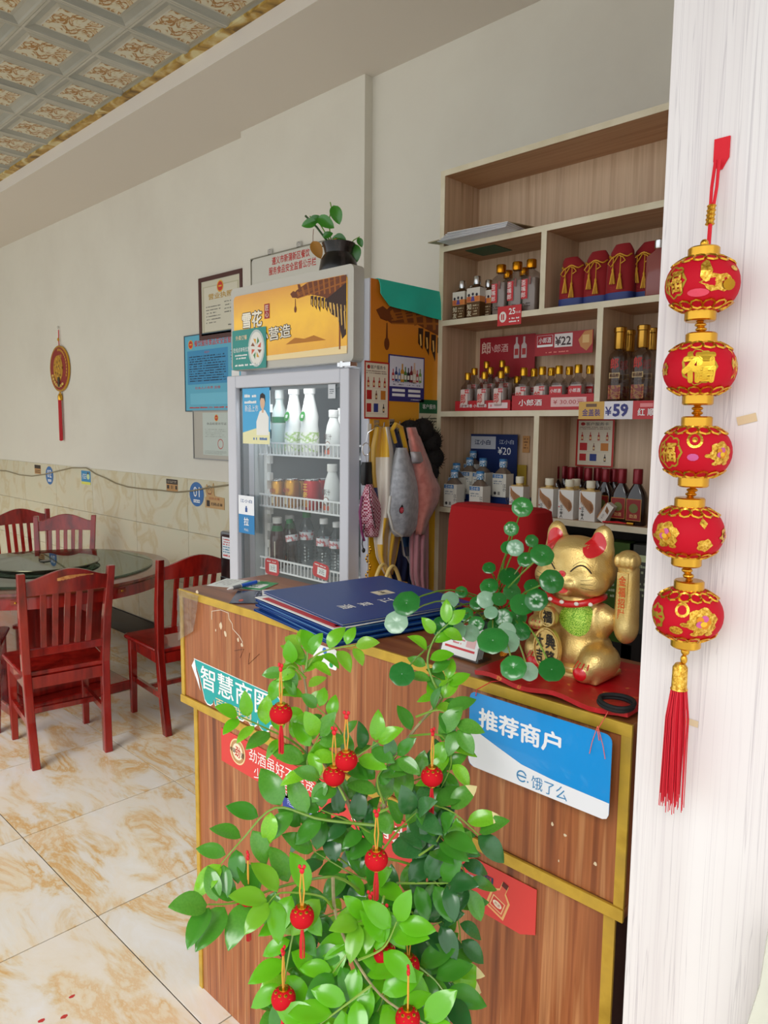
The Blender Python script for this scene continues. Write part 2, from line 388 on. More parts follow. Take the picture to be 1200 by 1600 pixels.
# soffit along the wall, higher patterned ceiling beyond it
so_ = B(); so_.bb(-9.2, 1.3, BE, WY, ZS, ZC+0.12, mat('#ddd6cc', 0.8)); struct(so_.build('trim_1'))
ce = struct(B().bb(-9.2, 1.3, -1.25, BE, ZC+0.05, ZC+0.12, mat('#8d8878', 0.7)).build('ceiling'))
CEILG = noisy('ceiling_panel_grey', [(0.3, '#9a9c94'), (0.7, '#b2b2a8')], 3, 0.28, metal=0.2)
CEILE = noisy('ceiling_panel_ridge', [(0.3, '#aaa89a'), (0.7, '#c0bdb0')], 6, 0.3)
CEILM = noisy('ceiling_motif', [(0.40, '#d2cdb8'), (0.475, '#cfc6a6'), (0.50, '#9a6a22'), (0.56, '#a87830'), (0.58, '#d6d1be'), (0.66, '#b8934e'), (0.7, '#d9d5c6')], 11, 0.35, dist=2.2, detail=3, rnd=False)
CP = 0.328
cb = B()
def ringq(b, a0, z0, a1, z1, m):
    c = CP/2; vs = [(c+sx*a0, c+sy*a0, z0) for sx, sy in ((-1, -1), (1, -1), (1, 1), (-1, 1))]+[(c+sx*a1, c+sy*a1, z1) for sx, sy in ((-1, -1), (1, -1), (1, 1), (-1, 1))]
    b.add(vs, [(i, (i+1) % 4, 4+(i+1) % 4, 4+i) for i in range(4)], m)
h_ = CP/2
ringq(cb, h_-0.0008, 0.02, h_-0.0008, 0.0, CEILE); ringq(cb, h_-0.0008, 0.0, h_-0.012, 0.0, CEILE); ringq(cb, h_-0.012, 0.0, h_-0.020, 0.005, CEILG); ringq(cb, h_-0.020, 0.005, h_-0.046, 0.014, CEILG); ringq(cb, h_-0.046, 0.014, h_-0.062, 0.011, CEILE); ringq(cb, h_-0.062, 0.011, h_-0.066, 0.008, CEILE)
c_ = h_; a_ = h_-0.066; cb.add([(c_-a_, c_-a_, 0.008), (c_+a_, c_-a_, 0.008), (c_+a_, c_+a_, 0.008), (c_-a_, c_+a_, 0.008)], [(0, 1, 2, 3)], CEILM)
cp0 = cb.build('ceiling_panel', ce, recalc=False); k = 0
for i in range(22):
    for j in range(9):
        o = cp0 if k == 0 else cp0.copy()
        if k: COL.objects.link(o)
        o.location = (-3.221+CP*(4-i), BE-0.012-CP*(j+1), ZC+0.0); k += 1
struct(B().bb(-9.2, 1.3, BE-0.045, BE+0.0, ZC-0.003, ZC+0.06, noisy('yellowed_sealant', [(0.35, '#6e5014'), (0.5, '#b89340'), (0.65, '#d8cc9a')], 9, 0.5, dist=1)).build('trim_2'))
# right pillar: pale wood-grain board
py_ = 0.88; pxl = -0.398
pil = B(); pil.bb(pxl, 1.3, py_, py_+0.05, 0, ZS+0.07, PALEV); pil.bb(pxl, pxl+0.05, py_+0.05, 2.55, 0, ZS+0.07, PALEV)
struct(pil.build('wall_right', bev=0.001))
tp = W(1167, 655, y=py_-0.0006)
card('tape_scrap', 'yellowed scrap of tape stuck on the pale pillar right of the lanterns', 'tape', 0.021, 0.0095, 0.0004, mat('#dcc49c', 0.5), tp, (PI/2, -0.25, 0))
tp = W(1078, 1128, y=py_-0.0006)
card('tape_scrap', 'small yellowed tape scrap on the pale pillar behind the red tassel', 'tape', 0.02, 0.008, 0.0004, mat('#dcc8a4', 0.5), tp, (PI/2, 0.05, 0))
# translucent plastic door curtain at the right frame edge
PV = pmat('plastic_curtain', lambda nt, p: (p.inputs['Base Color'].__setattr__('default_value', lin('#e9eadc')), p.inputs['Roughness'].__setattr__('default_value', 0.25), p.inputs['Transmission Weight'].__setattr__('default_value', 0.35)))
gr = []
for i in range(14):
    t = i/13; z = 1.10-1.05*t
    xl = W(1206-42*min(max((1.08-z)/0.22, 0), 1)**0.9, 1440+(1.08-z)*730, y=0.80).x
    xl = -0.205-0.03*min(max((1.06-z)/0.16, 0), 1)
    gr.append([(xl+0.02*j+0.002*math.sin(3*j+i), 0.79+0.012*math.sin(j*1.3+0.3*i), z) for j in range(9)])
tag(B().sheet(gr, PV, 0.003).build('door_curtain'), 'translucent pale plastic door curtain at the lower right edge of the pillar', 'curtain')

# ================================================================= COUNTER
CF = 1.02; CT = 1.16; XL = -1.765; XR = -0.470; CD = 0.30
ct = thing('reception_counter', 'brown wood-grain counter with gold edging and a wider upper box', 'counter', (0, 0, 0))
b = B(); b.bb(XL+0.014, XR-0.012, CF+0.004, CF+0.022, 0.865, CT-0.018, WOODV); b.build('upper_panel', ct)
B().bb(XR-0.002, XR, CF+0.004, CF+CD, 0.865, CT-0.018, WOODV).build('side_panel', ct); B().bb(XL, XL+0.002, CF+0.004, CF+CD, 0.865, CT-0.018, WOODV).build('side_panel', ct); B().bb(XL+0.014, XR-0.012, CF+CD-0.018, CF+CD, 0.865, CT-0.018, WOODV).build('rear_panel', ct)
B().bb(XL, XR, CF+0.002, CF+CD, CT-0.018, CT, WOODX).build('countertop', ct, bev=0.001)
B().bb(XL, XR, CF+0.002, CF+CD, 0.845, 0.863, WOODX).build('lower_board', ct)
b = B(); b.bb(-1.712, -0.507, CF+0.018, CF+0.036, 0, 0.845, WOODV); b.build('lower_panel', ct)
B().bb(-0.490, -0.488, CF+0.021, CF+CD, 0, 0.843, mat('#3b2018', 0.5)).build('lower_side_panel', ct); B().bb(-1.728, -1.712, CF+0.03, CF+CD, 0, 0.843, WOODV).build('lower_side_panel', ct)  # right panel painted dark brown for the shade it stands in
for (x0, x1, z0, z1, y0) in ((XL-0.002, XR+0.002, CT-0.019, CT+0.001, CF-0.002), (XL-0.002, XR+0.002, 0.843, 0.864, CF-0.003), (XL-0.001, XL+0.015, 0.864, CT-0.019, CF), (XR-0.016, XR+0.001, 0.864, CT-0.019, CF), (-1.729, -1.712, 0, 0.843, CF+0.014), (-0.508, -0.488, 0, 0.843, CF+0.014)):
    B().bb(x0, x1, y0, y0+0.006, z0, z1, GOLDTRIM).build('edging', ct, bev=0.001)
# worn adhesive remains on the front panel (real flakes)
fk = B()
for (px, py, w_, h2) in ((345, 978, .018, .026), (352, 990, .014, .02), (372, 1000, .010, .016), (863, 1288, .006, .010), (883, 1305, .008, .006), (930, 1350, .007, .008), (873, 1345, .003, .006), (378, 1008, .012, .012), (337, 985, .006, .01), (308, 925, .02, .012), (318, 933, .012, .012)):
    p = W(px, py, y=CF+0.0035); pts = []
    for i in range(9): a = 2*PI*i/9; rr_ = 0.6+0.4*R.random(); pts.append((p.x+w_/2*rr_*math.cos(a), p.z+h2/2*rr_*math.sin(a)))
    fk.add([(x, p.y, z) for x, z in pts], [tuple(range(9))], mat('#d8c3a4', 0.6))
pts = [W(x, y, y=CF+0.0032) for x, y in ((331, 968), (331, 955), (345, 953), (357, 958), (358, 967), (363, 975), (364, 983), (374, 994), (379, 1003), (377, 1010))]
fk.tube(pts, 0.0009, mat('#e3d5bf', 0.6), 5)
fk.tube([W(x, y, y=CF+0.0032) for x, y in ((366, 1017), (381, 1014), (375, 1028))], 0.0005, mat('#3a2014', 0.6), 4); fk.tube([W(x, y, y=CF+0.0032) for x, y in ((390, 1020), (388, 1038), (405, 1022))], 0.0005, mat('#3a2014', 0.6), 4)
fk.build('adhesive_residue', ct, label='pale glue and paper remnants')['kind'] = 'stuff'
# crumpled clear tape round the top left corner
TAPE = thin_glass('clear_tape', (0.95, 0.93, 0.88), 0.9, 0.15)
gr = [[(XL-0.004+0.011*j*(1-.02*i)+0.002*R.random(), CF-0.0045-0.003*R.random(), CT+0.0-0.011*i*(1-.03*j)) for j in range(11)] for i in range(14)]
B().sheet(gr, TAPE, 0.0006).build('clear_tape', ct)

# ---- stickers and banner on the counter front
TEAL = mat('#12a3a0', 0.4); PW = mat('#f2f2f0', 0.5); PG = mat('#d8d4c8', 0.6)
a = W(305, 1037, y=CF); c = W(432, 1085, y=CF); wS = c.x-a.x+0.02; zc = 0.927
pl = [(-wS/2, 0.05), (-wS/2+0.03, 0.0), (-wS/2+0.045, -0.035)]
x = -wS/2+0.045
for k in range(6):
    for q in range(1, 6): an = PI*q/5; pl.append((x+0.024-0.024*math.cos(an), -0.035-0.022*math.sin(an)))
    x += 0.048
pl += [(wS/2, -0.02), (wS/2, 0.035), (wS/2-0.02, 0.048), (wS/2-0.05, 0.043)]
pl = [(min(px_, wS/2), py2) for px_, py2 in pl]
def d_teal(p, w, h):
    p.text('智慧商圈', 0.0, 0.012, 0.062, PW, w=0.31, bold=0.012); p.text('百万联盟', -0.005, -0.041, 0.026, mat('#e8cfa0', 0.5), w=0.16, bold=0.01)
    p.poly([(-w/2-0.012, 0.03), (-w/2+0.004, 0.052), (-w/2+0.012, 0.02), (-w/2+0.022, 0.002), (-w/2+0.03, -0.03), (-w/2+0.01, 0.0)], PW, 0.0008)
tb = B(); ob = [(p_[0]*1.015, p_[1]*1.06-0.001) for p_ in pl]
tc_ = card('shop_sticker', 'torn teal sticker with white lettering and a scalloped edge on the counter front', 'sticker', wS, 0.1, 0.0006, TEAL, ((a.x+c.x)/2, CF+0.0035, zc), FRONT, draw=d_teal, poly=list(reversed(pl)))
B().prism(list(reversed(ob)), -0.0004, -0.0001, PW).build('backing', tc_)
# red banner
a = W(345, 1140, y=CF+.015); bwid = (-0.632)-a.x
def d_ban(p, w, h):
    wt_ = mat('#f6f0ea', 0.5); x0 = -w/2
    p.ringf(x0+0.075, 0.006, 0.030, 0.034, mat('#e8cf9a', 0.5)); p.disc(x0+0.075, 0.006, 0.0295, 0.0295, mat('#b98c5a', 0.5), 0.0005); p.disc(x0+0.075, 0.006, 0.022, 0.022, mat('#f0dfc0', 0.5), 0.0006)
    p.text('中国', x0+0.054, 0.006, 0.012, mat('#2a1810', 0.5), 0.0010, bold=0.01); p.text('酒', x0+0.097, 0.002, 0.014, mat('#2a1810', 0.5), 0.0010, bold=0.01); p.text('劲', x0+0.076, 0.006, 0.030, mat('#c01c1c', 0.5), 0.0009, w=0.022, bold=0.02, rot=-0.15)
    p.text('劲酒虽好不要贪杯', x0+0.27, 0.018, 0.034, wt_, w=0.29); p.text('少喝一点为健康', x0+0.27, -0.023, 0.030, wt_, w=0.25)
    p.text('真情为您', x0+0.62, 0.012, 0.04, wt_, w=0.24, bold=0.01)
    p.text('中国', x0+0.84, 0.022, 0.012, mat('#1a3a5a', 0.5), w=0.07, bold=0.02); p.text('保健酒 健康品质', x0+0.845, 0.009, 0.008, mat('#8fd0e0', 0.5), w=0.06)
    q = p.M.copy(); p.M = q @ Matrix.Translation((w/2-0.075, -0.004, 0)) @ Matrix.Rotation(-0.35, 4, 'Z')
    oc = mat('#e8b070', 0.5)
    pts = [(-0.021, -0.034), (0.021, -0.034), (0.021, 0.006), (0.007, 0.018), (0.007, 0.034), (-0.007, 0.034), (-0.007, 0.018), (-0.021, 0.006)]
    p.poly(pts, oc, 0.0005); p.poly([(x_*0.8, y_*0.86-0.001) for x_, y_ in pts], mat('#d85848', 0.5), 0.0007); p.rect(-0.014, -0.026, 0.014, -0.002, mat('#e8c08a', 0.5), 0.0009); p.rect(-0.012, -0.024, 0.012, -0.004, mat('#d04038', 0.5), 0.0010); p.disc(0, -0.014, 0.010, 0.006, mat('#f0e0c8', 0.5), 0.0012)
    p.text('劲酒', 0, -0.014, 0.006, mat('#a02020', 0.5), 0.0014); p.rect(-0.006, 0.026, 0.006, 0.036, mat('#5a1a16', 0.5), 0.0009); p.M = q
card('wine_banner', 'long red liquor banner with white lettering across the lower counter panel', 'banner', bwid, 0.095, 0.0008, mat('#d8403c', 0.45), (a.x+bwid/2, CF+0.0165, 0.765), FRONT, draw=d_ban,
     poly=[(-bwid/2, -0.042), (bwid/2-0.03, -0.05), (bwid/2-0.024, -0.047), (bwid/2, -0.036), (bwid/2, 0.0475), (-bwid/2, 0.0475)])
pxcard('blue_leaflet', 'dark blue leaflet on the lower counter panel half behind the shrub', 'leaflet', (442, 1236, 522, 1310), CF+0.0165, 0.0008, mat('#2c3f96', 0.4), draw=lambda p, w, h: (p.lines(-w*.4, -h*.1, w*.3, h*.3, 4, mat('#c8d4f0', .5)), p.text('国酒', 0, -h*.25, h*.2, PW)))
pxcard('payment_sticker', 'small white sticker with a green dot under the menu stack', 'sticker', (490, 1004, 526, 1048), CF+0.0035, 0.0006, PW, rr=0.004, draw=lambda p, w, h: (p.disc(w*.28, -h*.3, .006, .006, mat('#1f9a4a', .5)), p.disc(0, h*.28, .007, .007, mat('#3a7ac8', .5)), p.lines(-w*.35, -h*.42, w*.05, -h*.25, 2, PG)))
# hanging blue merchant sign
SB = mat('#1690dc', 0.3, coat=0.4)
def d_sign(p, w, h):
    wv = mat('#e9eaf0', 0.35)
    pts = [(-w/2+0.004, -0.018)]
    for k in range(11): t = k/10; pts.append((-w/2+w*t*0.985+0.002, -0.018-0.030*math.sin(t*1.8)+0.016*t*t*0.3))
    # white lower part
    low = [(-w/2, 0.004), (-w/2+0.06, -0.015), (-w/2+0.11, -0.030), (-w/2+0.17, -0.036), (w/2, -0.039), (w/2, -h/2+0.010), (w/2-0.003, -h/2+0.003), (w/2-0.010, -h/2), (-w/2+0.012, -h/2), (-w/2+0.004, -h/2+0.004), (-w/2, -h/2+0.012)]
    p.poly(list(reversed(low)), wv, 0.0004)
    p.text('推荐商户', -0.032, 0.026, 0.037, wv, w=0.162, bold=0.035)
    bl = mat('#3c86b8', 0.4)
    p.text('饿了么', 0.030, -0.052, 0.022, bl, 0.0009, w=0.066, bold=0.0); p.ringf(-0.022, -0.050, 0.0075, 0.0100, bl, 0.0009, a0=0.35, a1=5.6); p.rect(-0.030, -0.0515, -0.013, -0.0487, bl, 0.0009); p.disc(-0.010, -0.056, .0015, .0015, bl, 0.0009)
sx0 = W(735, 1082, y=0.998); sx1 = W(958, 1140, y=0.998)
sg = thing('hanging_sign', 'blue and white plastic sign with white lettering hung by strings on the counter', 'sign', ((sx0.x+sx1.x)/2, 0.998, 1.078))
sw = sx1.x-sx0.x
s_ = card('sign_board', None, 'x', sw, 0.135, 0.0015, SB, (0, 0, 0), FRONT, draw=d_sign, rr=0.012, parent=sg)
B().tube([(-sw/2+0.014, -0.003, 0.062), (-sw/2+0.018, -0.006, 0.075), (-sw/2+0.03, 0.02, 0.086), (-sw/2+0.05, 0.06, 0.0845)], 0.0008, mat('#e0303a', 0.6), 6).build('string', sg)
B().tube([(sw/2-0.02, -0.003, 0.055), (sw/2-0.022, -0.006, 0.072), (sw/2-0.02, 0.02, 0.092), (sw/2-0.03, 0.05, 0.095)], 0.0008, mat('#f06a5a', 0.6), 6).tube([(sw/2-0.022, -0.006, 0.078), (sw/2-0.012, -0.006, 0.05), (sw/2-0.008, -0.005, 0.03)], 0.0006, mat('#f06a5a', 0.6), 6).tube([(sw/2-0.022, -0.006, 0.078), (sw/2-0.03, -0.006, 0.05), (sw/2-0.034, -0.005, 0.03)], 0.0006, mat('#f06a5a', 0.6), 6).build('string', sg)

# ---- things on the countertop
zt = CT+0.001
# green and white payment card taped at the left end
def place_flat(name, label, cat, quad, z, t, base, draw=None):
    P = [W(x, y, z=z+t) for x, y in quad]      # TL,TR,BR,BL in the photo: far-left, far-right, near-right, near-left
    c = sum(P, Vector())/4; ux = ((P[1]-P[0])+(P[2]-P[3])).normalized(); ux.z = 0
    w = ((P[1]-P[0]).length+(P[2]-P[3]).length)/2; h = ((P[0]-P[3]).length+(P[1]-P[2]).length)/2
    return card(name, label, cat, w, h, t, base, (c.x, c.y, z), (0, 0, math.atan2(ux.y, ux.x)), draw=draw)
def d_pay(p, w, h):
    G_ = mat('#2e9a50', .4); p.rect(-w/2, -h*.05, w/2, h/2, G_); p.rect(-w*.2, h*.08, w*.32, h*.42, PW, .0006); p.text('微信支付', 0, h*.25, h*.16, G_, .0008, bold=.01); p.lines(-w*.4, -h*.45, w*.3, -h*.15, 4, mat('#c8c8c8', .5))
card('payment_card', 'white and green payment card flat on the left end of the counter', 'card', 0.10, 0.17, 0.001, mat('#e8ece8', .4), (-1.69, 1.175, zt), PI/2*0+0.0-1.15, draw=d_pay)
# pen
p0 = W(355, 921, z=zt+.008); p1 = W(405, 908, z=zt+.008); dv = (p1-p0).normalized(); L_ = (p1-p0).length
pn = thing('ballpoint_pen', 'blue and grey ballpoint pen lying by the payment card', 'pen', p0, 0); pn.rotation_euler = dv.to_track_quat('Z', 'Y').to_euler()
B().lathe([(.0055, L_*.4), (.0055, L_*.9)], mat('#1d5fd6', .3), 12).build('barrel', pn)
B().lathe([(.0052, L_*.15), (.0056, L_*.4)], mat('#7b8087', .4), 12).build('grip', pn)
B().lathe([(.001, 0), (.0022, L_*.02), (.0048, L_*.15)], PW, 12).lathe([(.0056, L_*.39), (.0056, L_*.41)], PW, 12).build('tip', pn)
B().lathe([(.0045, L_*.9), (.003, L_*.93), (.003, L_)], PW, 12).build('button', pn)
card('dark_leaflet', 'glossy dark leaflet lying between the payment card and the menus', 'leaflet', .14, .10, .0012, mat('#1d2640', .15), (-1.545, 1.105, zt), -0.75, draw=lambda p, w, h: (p.disc(w*.3, -h*.25, .012, .006, mat('#d0543a', .4)), p.lines(-w*.4, 0, w*.1, h*.3, 3, mat('#8a90a8', .5))))
card('paper_note', 'white paper note with handwriting on top of the dark leaflet', 'paper', .12, .085, .0008, PW, (-1.515, 1.165, zt+.0016), -0.62, draw=lambda p, w, h: p.lines(-w*.4, -h*.35, w*.2, h*.35, 5, mat('#9aa0b8', .5), fill=.25))
# menu folders
MB_ = pmat('menu_blue', lambda nt, p: (p.inputs['Base Color'].__setattr__('default_value', lin('#0c3c86')), p.inputs['Roughness'].__setattr__('default_value', 0.38), p.inputs['Specular IOR Level'].__setattr__('default_value', 0.35)))
fq = [W(x, y, z=1.20) for x, y in ((431, 921), (634, 903), (692, 944), (514, 989))]
fc = sum(fq, Vector())/4
va = (fq[1]-fq[0]+fq[2]-fq[3])/2; vb = (fq[0]-fq[3]+fq[1]-fq[2])/2
fw, fh = va.length*1.0, vb.length*1.0; fr_ = math.atan2(va.y, va.x)
zz = zt
spec = [(-.006, -.018, .02), (.004, -.014, -.03), (-.008, -.010, .04), (.002, -.014, .0), (-.008, -.010, .03), (-.002, -.006, -.02)]
ordm = ['lowest', 'second lowest', 'third from the bottom', 'fourth from the bottom', 'fifth from the bottom', 'sixth from the bottom']
for k, (dx, dy, dr) in enumerate(spec):
    m_ = thing('menu_folder', 'dark blue menu folder, %s of the stack on the counter' % ordm[k], 'menu', (fc.x+dx, fc.y+dy-0.004, zz), fr_+dr, 'menu folders on the counter')
    B().bb(-fw/2, fw/2, -fh/2, fh/2, 0, .0009, MB_).bb(-fw/2, fw/2, -fh/2, fh/2, .0042, .0051, MB_).bb(-fw/2, fw/2, fh/2-.001, fh/2, 0, .005, MB_).build('cover', m_)
    B().bb(-fw/2+.003, fw/2-.003, -fh/2+.004, fh/2-.002, .001, .0041, mat('#6fa8c8' if k % 2 else '#2a5a90', .4)).build('pages', m_); zz += .0056
m_ = thing('menu_sheets', 'white and red printed menu sheets poking out under the top folder', 'paper', (fc.x-.017*math.cos(fr_), fc.y-.017*math.sin(fr_)-.003, zz), fr_+.03)
for q in range(3): B().box((-.006*q, -.003*q, .0008+q*.0014), (fw*.97, fh*.96, .001), PW).build('sheet', m_)
B().rect(-fw*.5, -fh*.47, -fw*.45, fh*.4, mat('#c8303a', .5), .0043).rect(-fw*.475, -fh*.45, fw*.3, -fh*.42, mat('#c8303a', .5), .0043).build('red_line', m_, recalc=False); zz += .0056
# opened top folder, slightly bowed
m_ = thing('menu_folder', 'top dark blue menu folder with white characters and a cream label', 'menu', (fc.x, fc.y, zz), fr_, 'menu folders on the counter')
B().bb(-fw/2, fw/2, -fh/2, fh/2, 0, .0012, MB_).bb(-fw/2, fw/2, -fh/2, fh/2, .0042, .0056, MB_).bb(fw/2-.001, fw/2, -fh/2, fh/2, 0, .005, MB_).build('cover', m_, bev=.0004)
B().bb(-fw/2+.004, fw/2-.003, -fh/2+.004, fh/2-.004, .0013, .0041, PG).build('pages', m_)
def wt(px, py): q = W(px, py, z=zz+.0057); v = q-Vector((fc.x, fc.y, 0)); return (v.x*math.cos(fr_)+v.y*math.sin(fr_), -v.x*math.sin(fr_)+v.y*math.cos(fr_))
p = B(); p.M = Matrix.Translation((0, 0, .0057))
for ch, (px, py), s1 in (('酒', (541, 948), .034), ('菜', (571, 944), .030), ('江', (604, 938), .034)): x, y = wt(px, py); p.text(ch, x, y, s1, PW, .0004, bold=.02, rot=-PI/2)
x, y = wt(598, 926); p.rect(x-.024, y-.020, x+.024, y+.020, mat('#e6dcc2', .5), .0004); p.text('小聚', x, y+.004, .012, mat('#3a3020', .5), .0007, rot=-PI/2, bold=.02); p.lines(x-.016, y-.017, x+.012, y-.008, 2, mat('#8a8060', .5), z=.0007)
p.build('print', m_, recalc=False)
# acrylic card holder
hx = W(718, 1028, z=zt); hd = thing('card_holder', 'clear acrylic holder with white cards printed in red on the counter edge', 'card holder', (hx.x, hx.y+.016, zt), -.06)
b = B(); b.bb(-.05, .05, -.022, .022, 0, .002, GLASS); b.add([(-.05, -.02, .002), (.05, -.02, .002), (.05, -.012, .02), (-.05, -.012, .02)], [(0, 1, 2, 3)], GLASS); b.bb(-.05, -.048, -.02, .02, .002, .03, GLASS); b.bb(.048, .05, -.02, .02, .002, .03, GLASS); b.build('holder', hd)
for k in range(4):
    q = card('card', None, 'x', .09, .054, .0009, PW, (0, -.010+.006*k, .003), (PI/2-.35, 0, 0), parent=hd, draw=(lambda p, w, h: (p.disc(-w*.35, h*.05, .006, .006, mat('#d23a40', .5)), p.lines(-w*.22, -h*.12, w*.1, h*.28, 3, mat('#e08080', .5)), p.rect(-w*.42, -h*.28, w*.42, -h*.2, mat('#d23a40', .5)), p.rect(w*.15, -h*.12, w*.4, h*.3, mat('#e8b8b8', .5)))) if k == 0 else None)
    q.location.z = .030
# red brocade mat, hair tie, gold knot
mq = [W(x, y, z=zt+.012) for x, y in ((770, 1040), (1000, 1030), (985, 1105), (935, 1106))]
pa = W(780, 1048, z=zt+.01); pb = W(945, 1105, z=zt+.01)
RB = noisy('red_brocade', [(0.5, '#b00814'), (0.66, '#c01020'), (0.70, '#d8903a'), (0.74, '#b80c18')], 45, 0.4)
gr = []
x0m, x1m = -0.765, -0.478
for i in range(9):
    row = []
    for j in range(19):
        u, v_ = j/18, i/8; row.append((x0m+(x1m-x0m)*u, CF+.002+.24*v_, zt+.005+.004*math.sin(u*14+v_*3)*(.3+.7*(1-v_))+.004*math.sin(v_*9)*.4 + (.004 if i == 0 else .003)))
    gr.append(row)
tag(B().sheet(gr, RB, .008).build('brocade_mat'), 'red brocade cloth mat under the golden cat', 'mat')
hc = W(962, 1091, z=zt+.03); pts = []
for k in range(28):
    a = 2*PI*k/28; pts.append((hc.x+.027*math.cos(a), hc.y+.02*math.sin(a)+.002*math.sin(2*a), zt+.021+.003*math.sin(a)))
tag(B().tube(pts, .0032, mat('#141416', .7), 8, closed=True).tube([(x_+.002, y_-.001, z_+.0055) for x_, y_, z_ in pts], .0032, mat('#141416', .7), 8, closed=True).build('hair_tie'), 'black elastic hair tie lying on the red mat by the cat', 'hair tie')
gk = W(783, 1022, z=zt+.02); kb = B()
for k in range(5):
    a = k*1.25; kb.tube([(gk.x+.011*math.cos(t*.6+a)*.8, gk.y+.012+.008*math.sin(t*.6+a), zt+.022+.007*math.sin(t*.9+a)) for t in range(11)], .0013, mat('#d88a20', .35, .4), 6)
tag(kb.build('gold_knot'), 'small gold and orange cord knot beside the card holder', 'ornament')
# ================================================================= FRIDGE
FY = 1.60; FX0 = -2.355; FX1 = -1.665; FH = 2.06; FB = 2.19
FW_ = mat('#c9cad2', .35); FWD_ = mat('#aeb2b8', .4); FIN = mat('#b7bec0', .35)
fr = thing('beverage_fridge', 'upright glass-door beverage fridge with a yellow sign header and yellow side', 'fridge', (0, 0, 0))
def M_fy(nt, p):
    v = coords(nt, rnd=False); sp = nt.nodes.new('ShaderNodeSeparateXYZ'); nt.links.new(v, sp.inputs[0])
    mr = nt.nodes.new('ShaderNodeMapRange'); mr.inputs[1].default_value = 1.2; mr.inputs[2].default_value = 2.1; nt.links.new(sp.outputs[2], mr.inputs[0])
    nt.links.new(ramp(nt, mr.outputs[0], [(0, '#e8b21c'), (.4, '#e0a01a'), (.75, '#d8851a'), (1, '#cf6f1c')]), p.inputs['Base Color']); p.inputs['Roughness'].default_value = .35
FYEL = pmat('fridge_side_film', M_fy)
b = B(); b.bb(FX0, FX0+.035, FY+.04, FB, .08, FH, FW_); b.bb(FX1-.035, FX1-.0015, FY+.04, FB, .08, FH, FW_); b.bb(FX0+.035, FX1-.035, FB-.03, FB, .35, 1.79, FW_); b.bb(FX0+.035, FX1-.035, FY+.04, FB, 1.79, FH, FWD_); b.bb(FX0+.035, FX1-.035, FY+.04, FB, .08, .35, FW_)
b.build('body', fr)
b = B(); b.bb(FX0+.035, FX1-.036, FY+.07, FB-.031, .352, .36, FIN); b.bb(FX0+.035, FX1-.036, FB-.04, FB-.031, .36, 1.788, mat('#8f9596', .5)); b.bb(FX0+.035, FX0+.04, FY+.07, FB-.04, .36, 1.788, FIN); b.bb(FX1-.041, FX1-.036, FY+.07, FB-.04, .36, 1.788, FIN)
b.build('inner_lining', fr)
for x in (FX0+.075, FX0+.40): 
    rb = B(); rb.bb(x, x+.018, FB-.055, FB-.041, .36, 1.75, PW)
    for k in range(22): rb.bb(x+.003, x+.015, FB-.062, FB-.055, .4+.06*k, .43+.06*k, FIN)
    rb.build('shelf_rail', fr)
rb = B(); rb.bb(FX0+.045, FX0+.062, FY+.11, FY+.13, .36, 1.75, PW)
for k in range(20): rb.bb(FX0+.062, FX0+.078, FY+.112, FY+.128, .42+.065*k, .45+.065*k, PW)
rb.build('shelf_rail', fr)
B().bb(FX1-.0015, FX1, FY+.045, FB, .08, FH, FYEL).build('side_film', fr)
for x in (FX0+.06, FX1-.06):
    for y in (FY+.1, FB-.06): B().lathe([(.02, 0), (.02, .08)], BLACK, 12, c=(x, y)).build('foot', fr)
# header light box, unlit
hz0, hz1 = 1.805, 2.10; HM = mat('#bdb9ae', .4)
hb = B(); hx0, hx1 = FX0+.008, FX1-.024
pts = []
hw, hh, r_ = (hx1-hx0)/2, (hz1-hz0)/2, .018
for cx, cy, a0 in ((hw-r_, hh-r_, 0), (-hw+r_, hh-r_, 1), (-hw+r_, -hh+r_, 2), (hw-r_, -hh+r_, 3)):
    for k in range(5): a = (a0+k/4)*PI/2; pts.append((cx+r_*math.cos(a), cy+r_*math.sin(a)))
hb.prism(pts, -.045, .0, HM)
ho = hb.build('header', fr); ho.location = ((hx0+hx1)/2, FY-.006, (hz0+hz1)/2); ho.rotation_euler = FRONT
def M_ad(nt, p):
    v = coords(nt, rnd=False); sp = nt.nodes.new('ShaderNodeSeparateXYZ'); nt.links.new(v, sp.inputs[0])
    n = noisetex(nt, v, 6, 5, .6)
    mr = nt.nodes.new('ShaderNodeMapRange'); mr.inputs[1].default_value = -.13; mr.inputs[2].default_value = .13; nt.links.new(sp.outputs[1], mr.inputs[0])
    c = ramp(nt, mr.outputs[0], [(0, '#dc9808'), (.35, '#f2b80e'), (.6, '#f4bc12'), (1, '#cf8a10')])
    nt.links.new(mixc(nt, ramp(nt, n, [(.45, 0.0), (.7, .35)]), c, '#c9841c'), p.inputs['Base Color']); p.inputs['Roughness'].default_value = .18
    p.inputs['Emission Strength'].default_value = .12; nt.links.new(c, p.inputs['Emission Color'])  # faint glow put into the film; the sign is taken as unlit
AD = pmat('sign_film', M_ad)
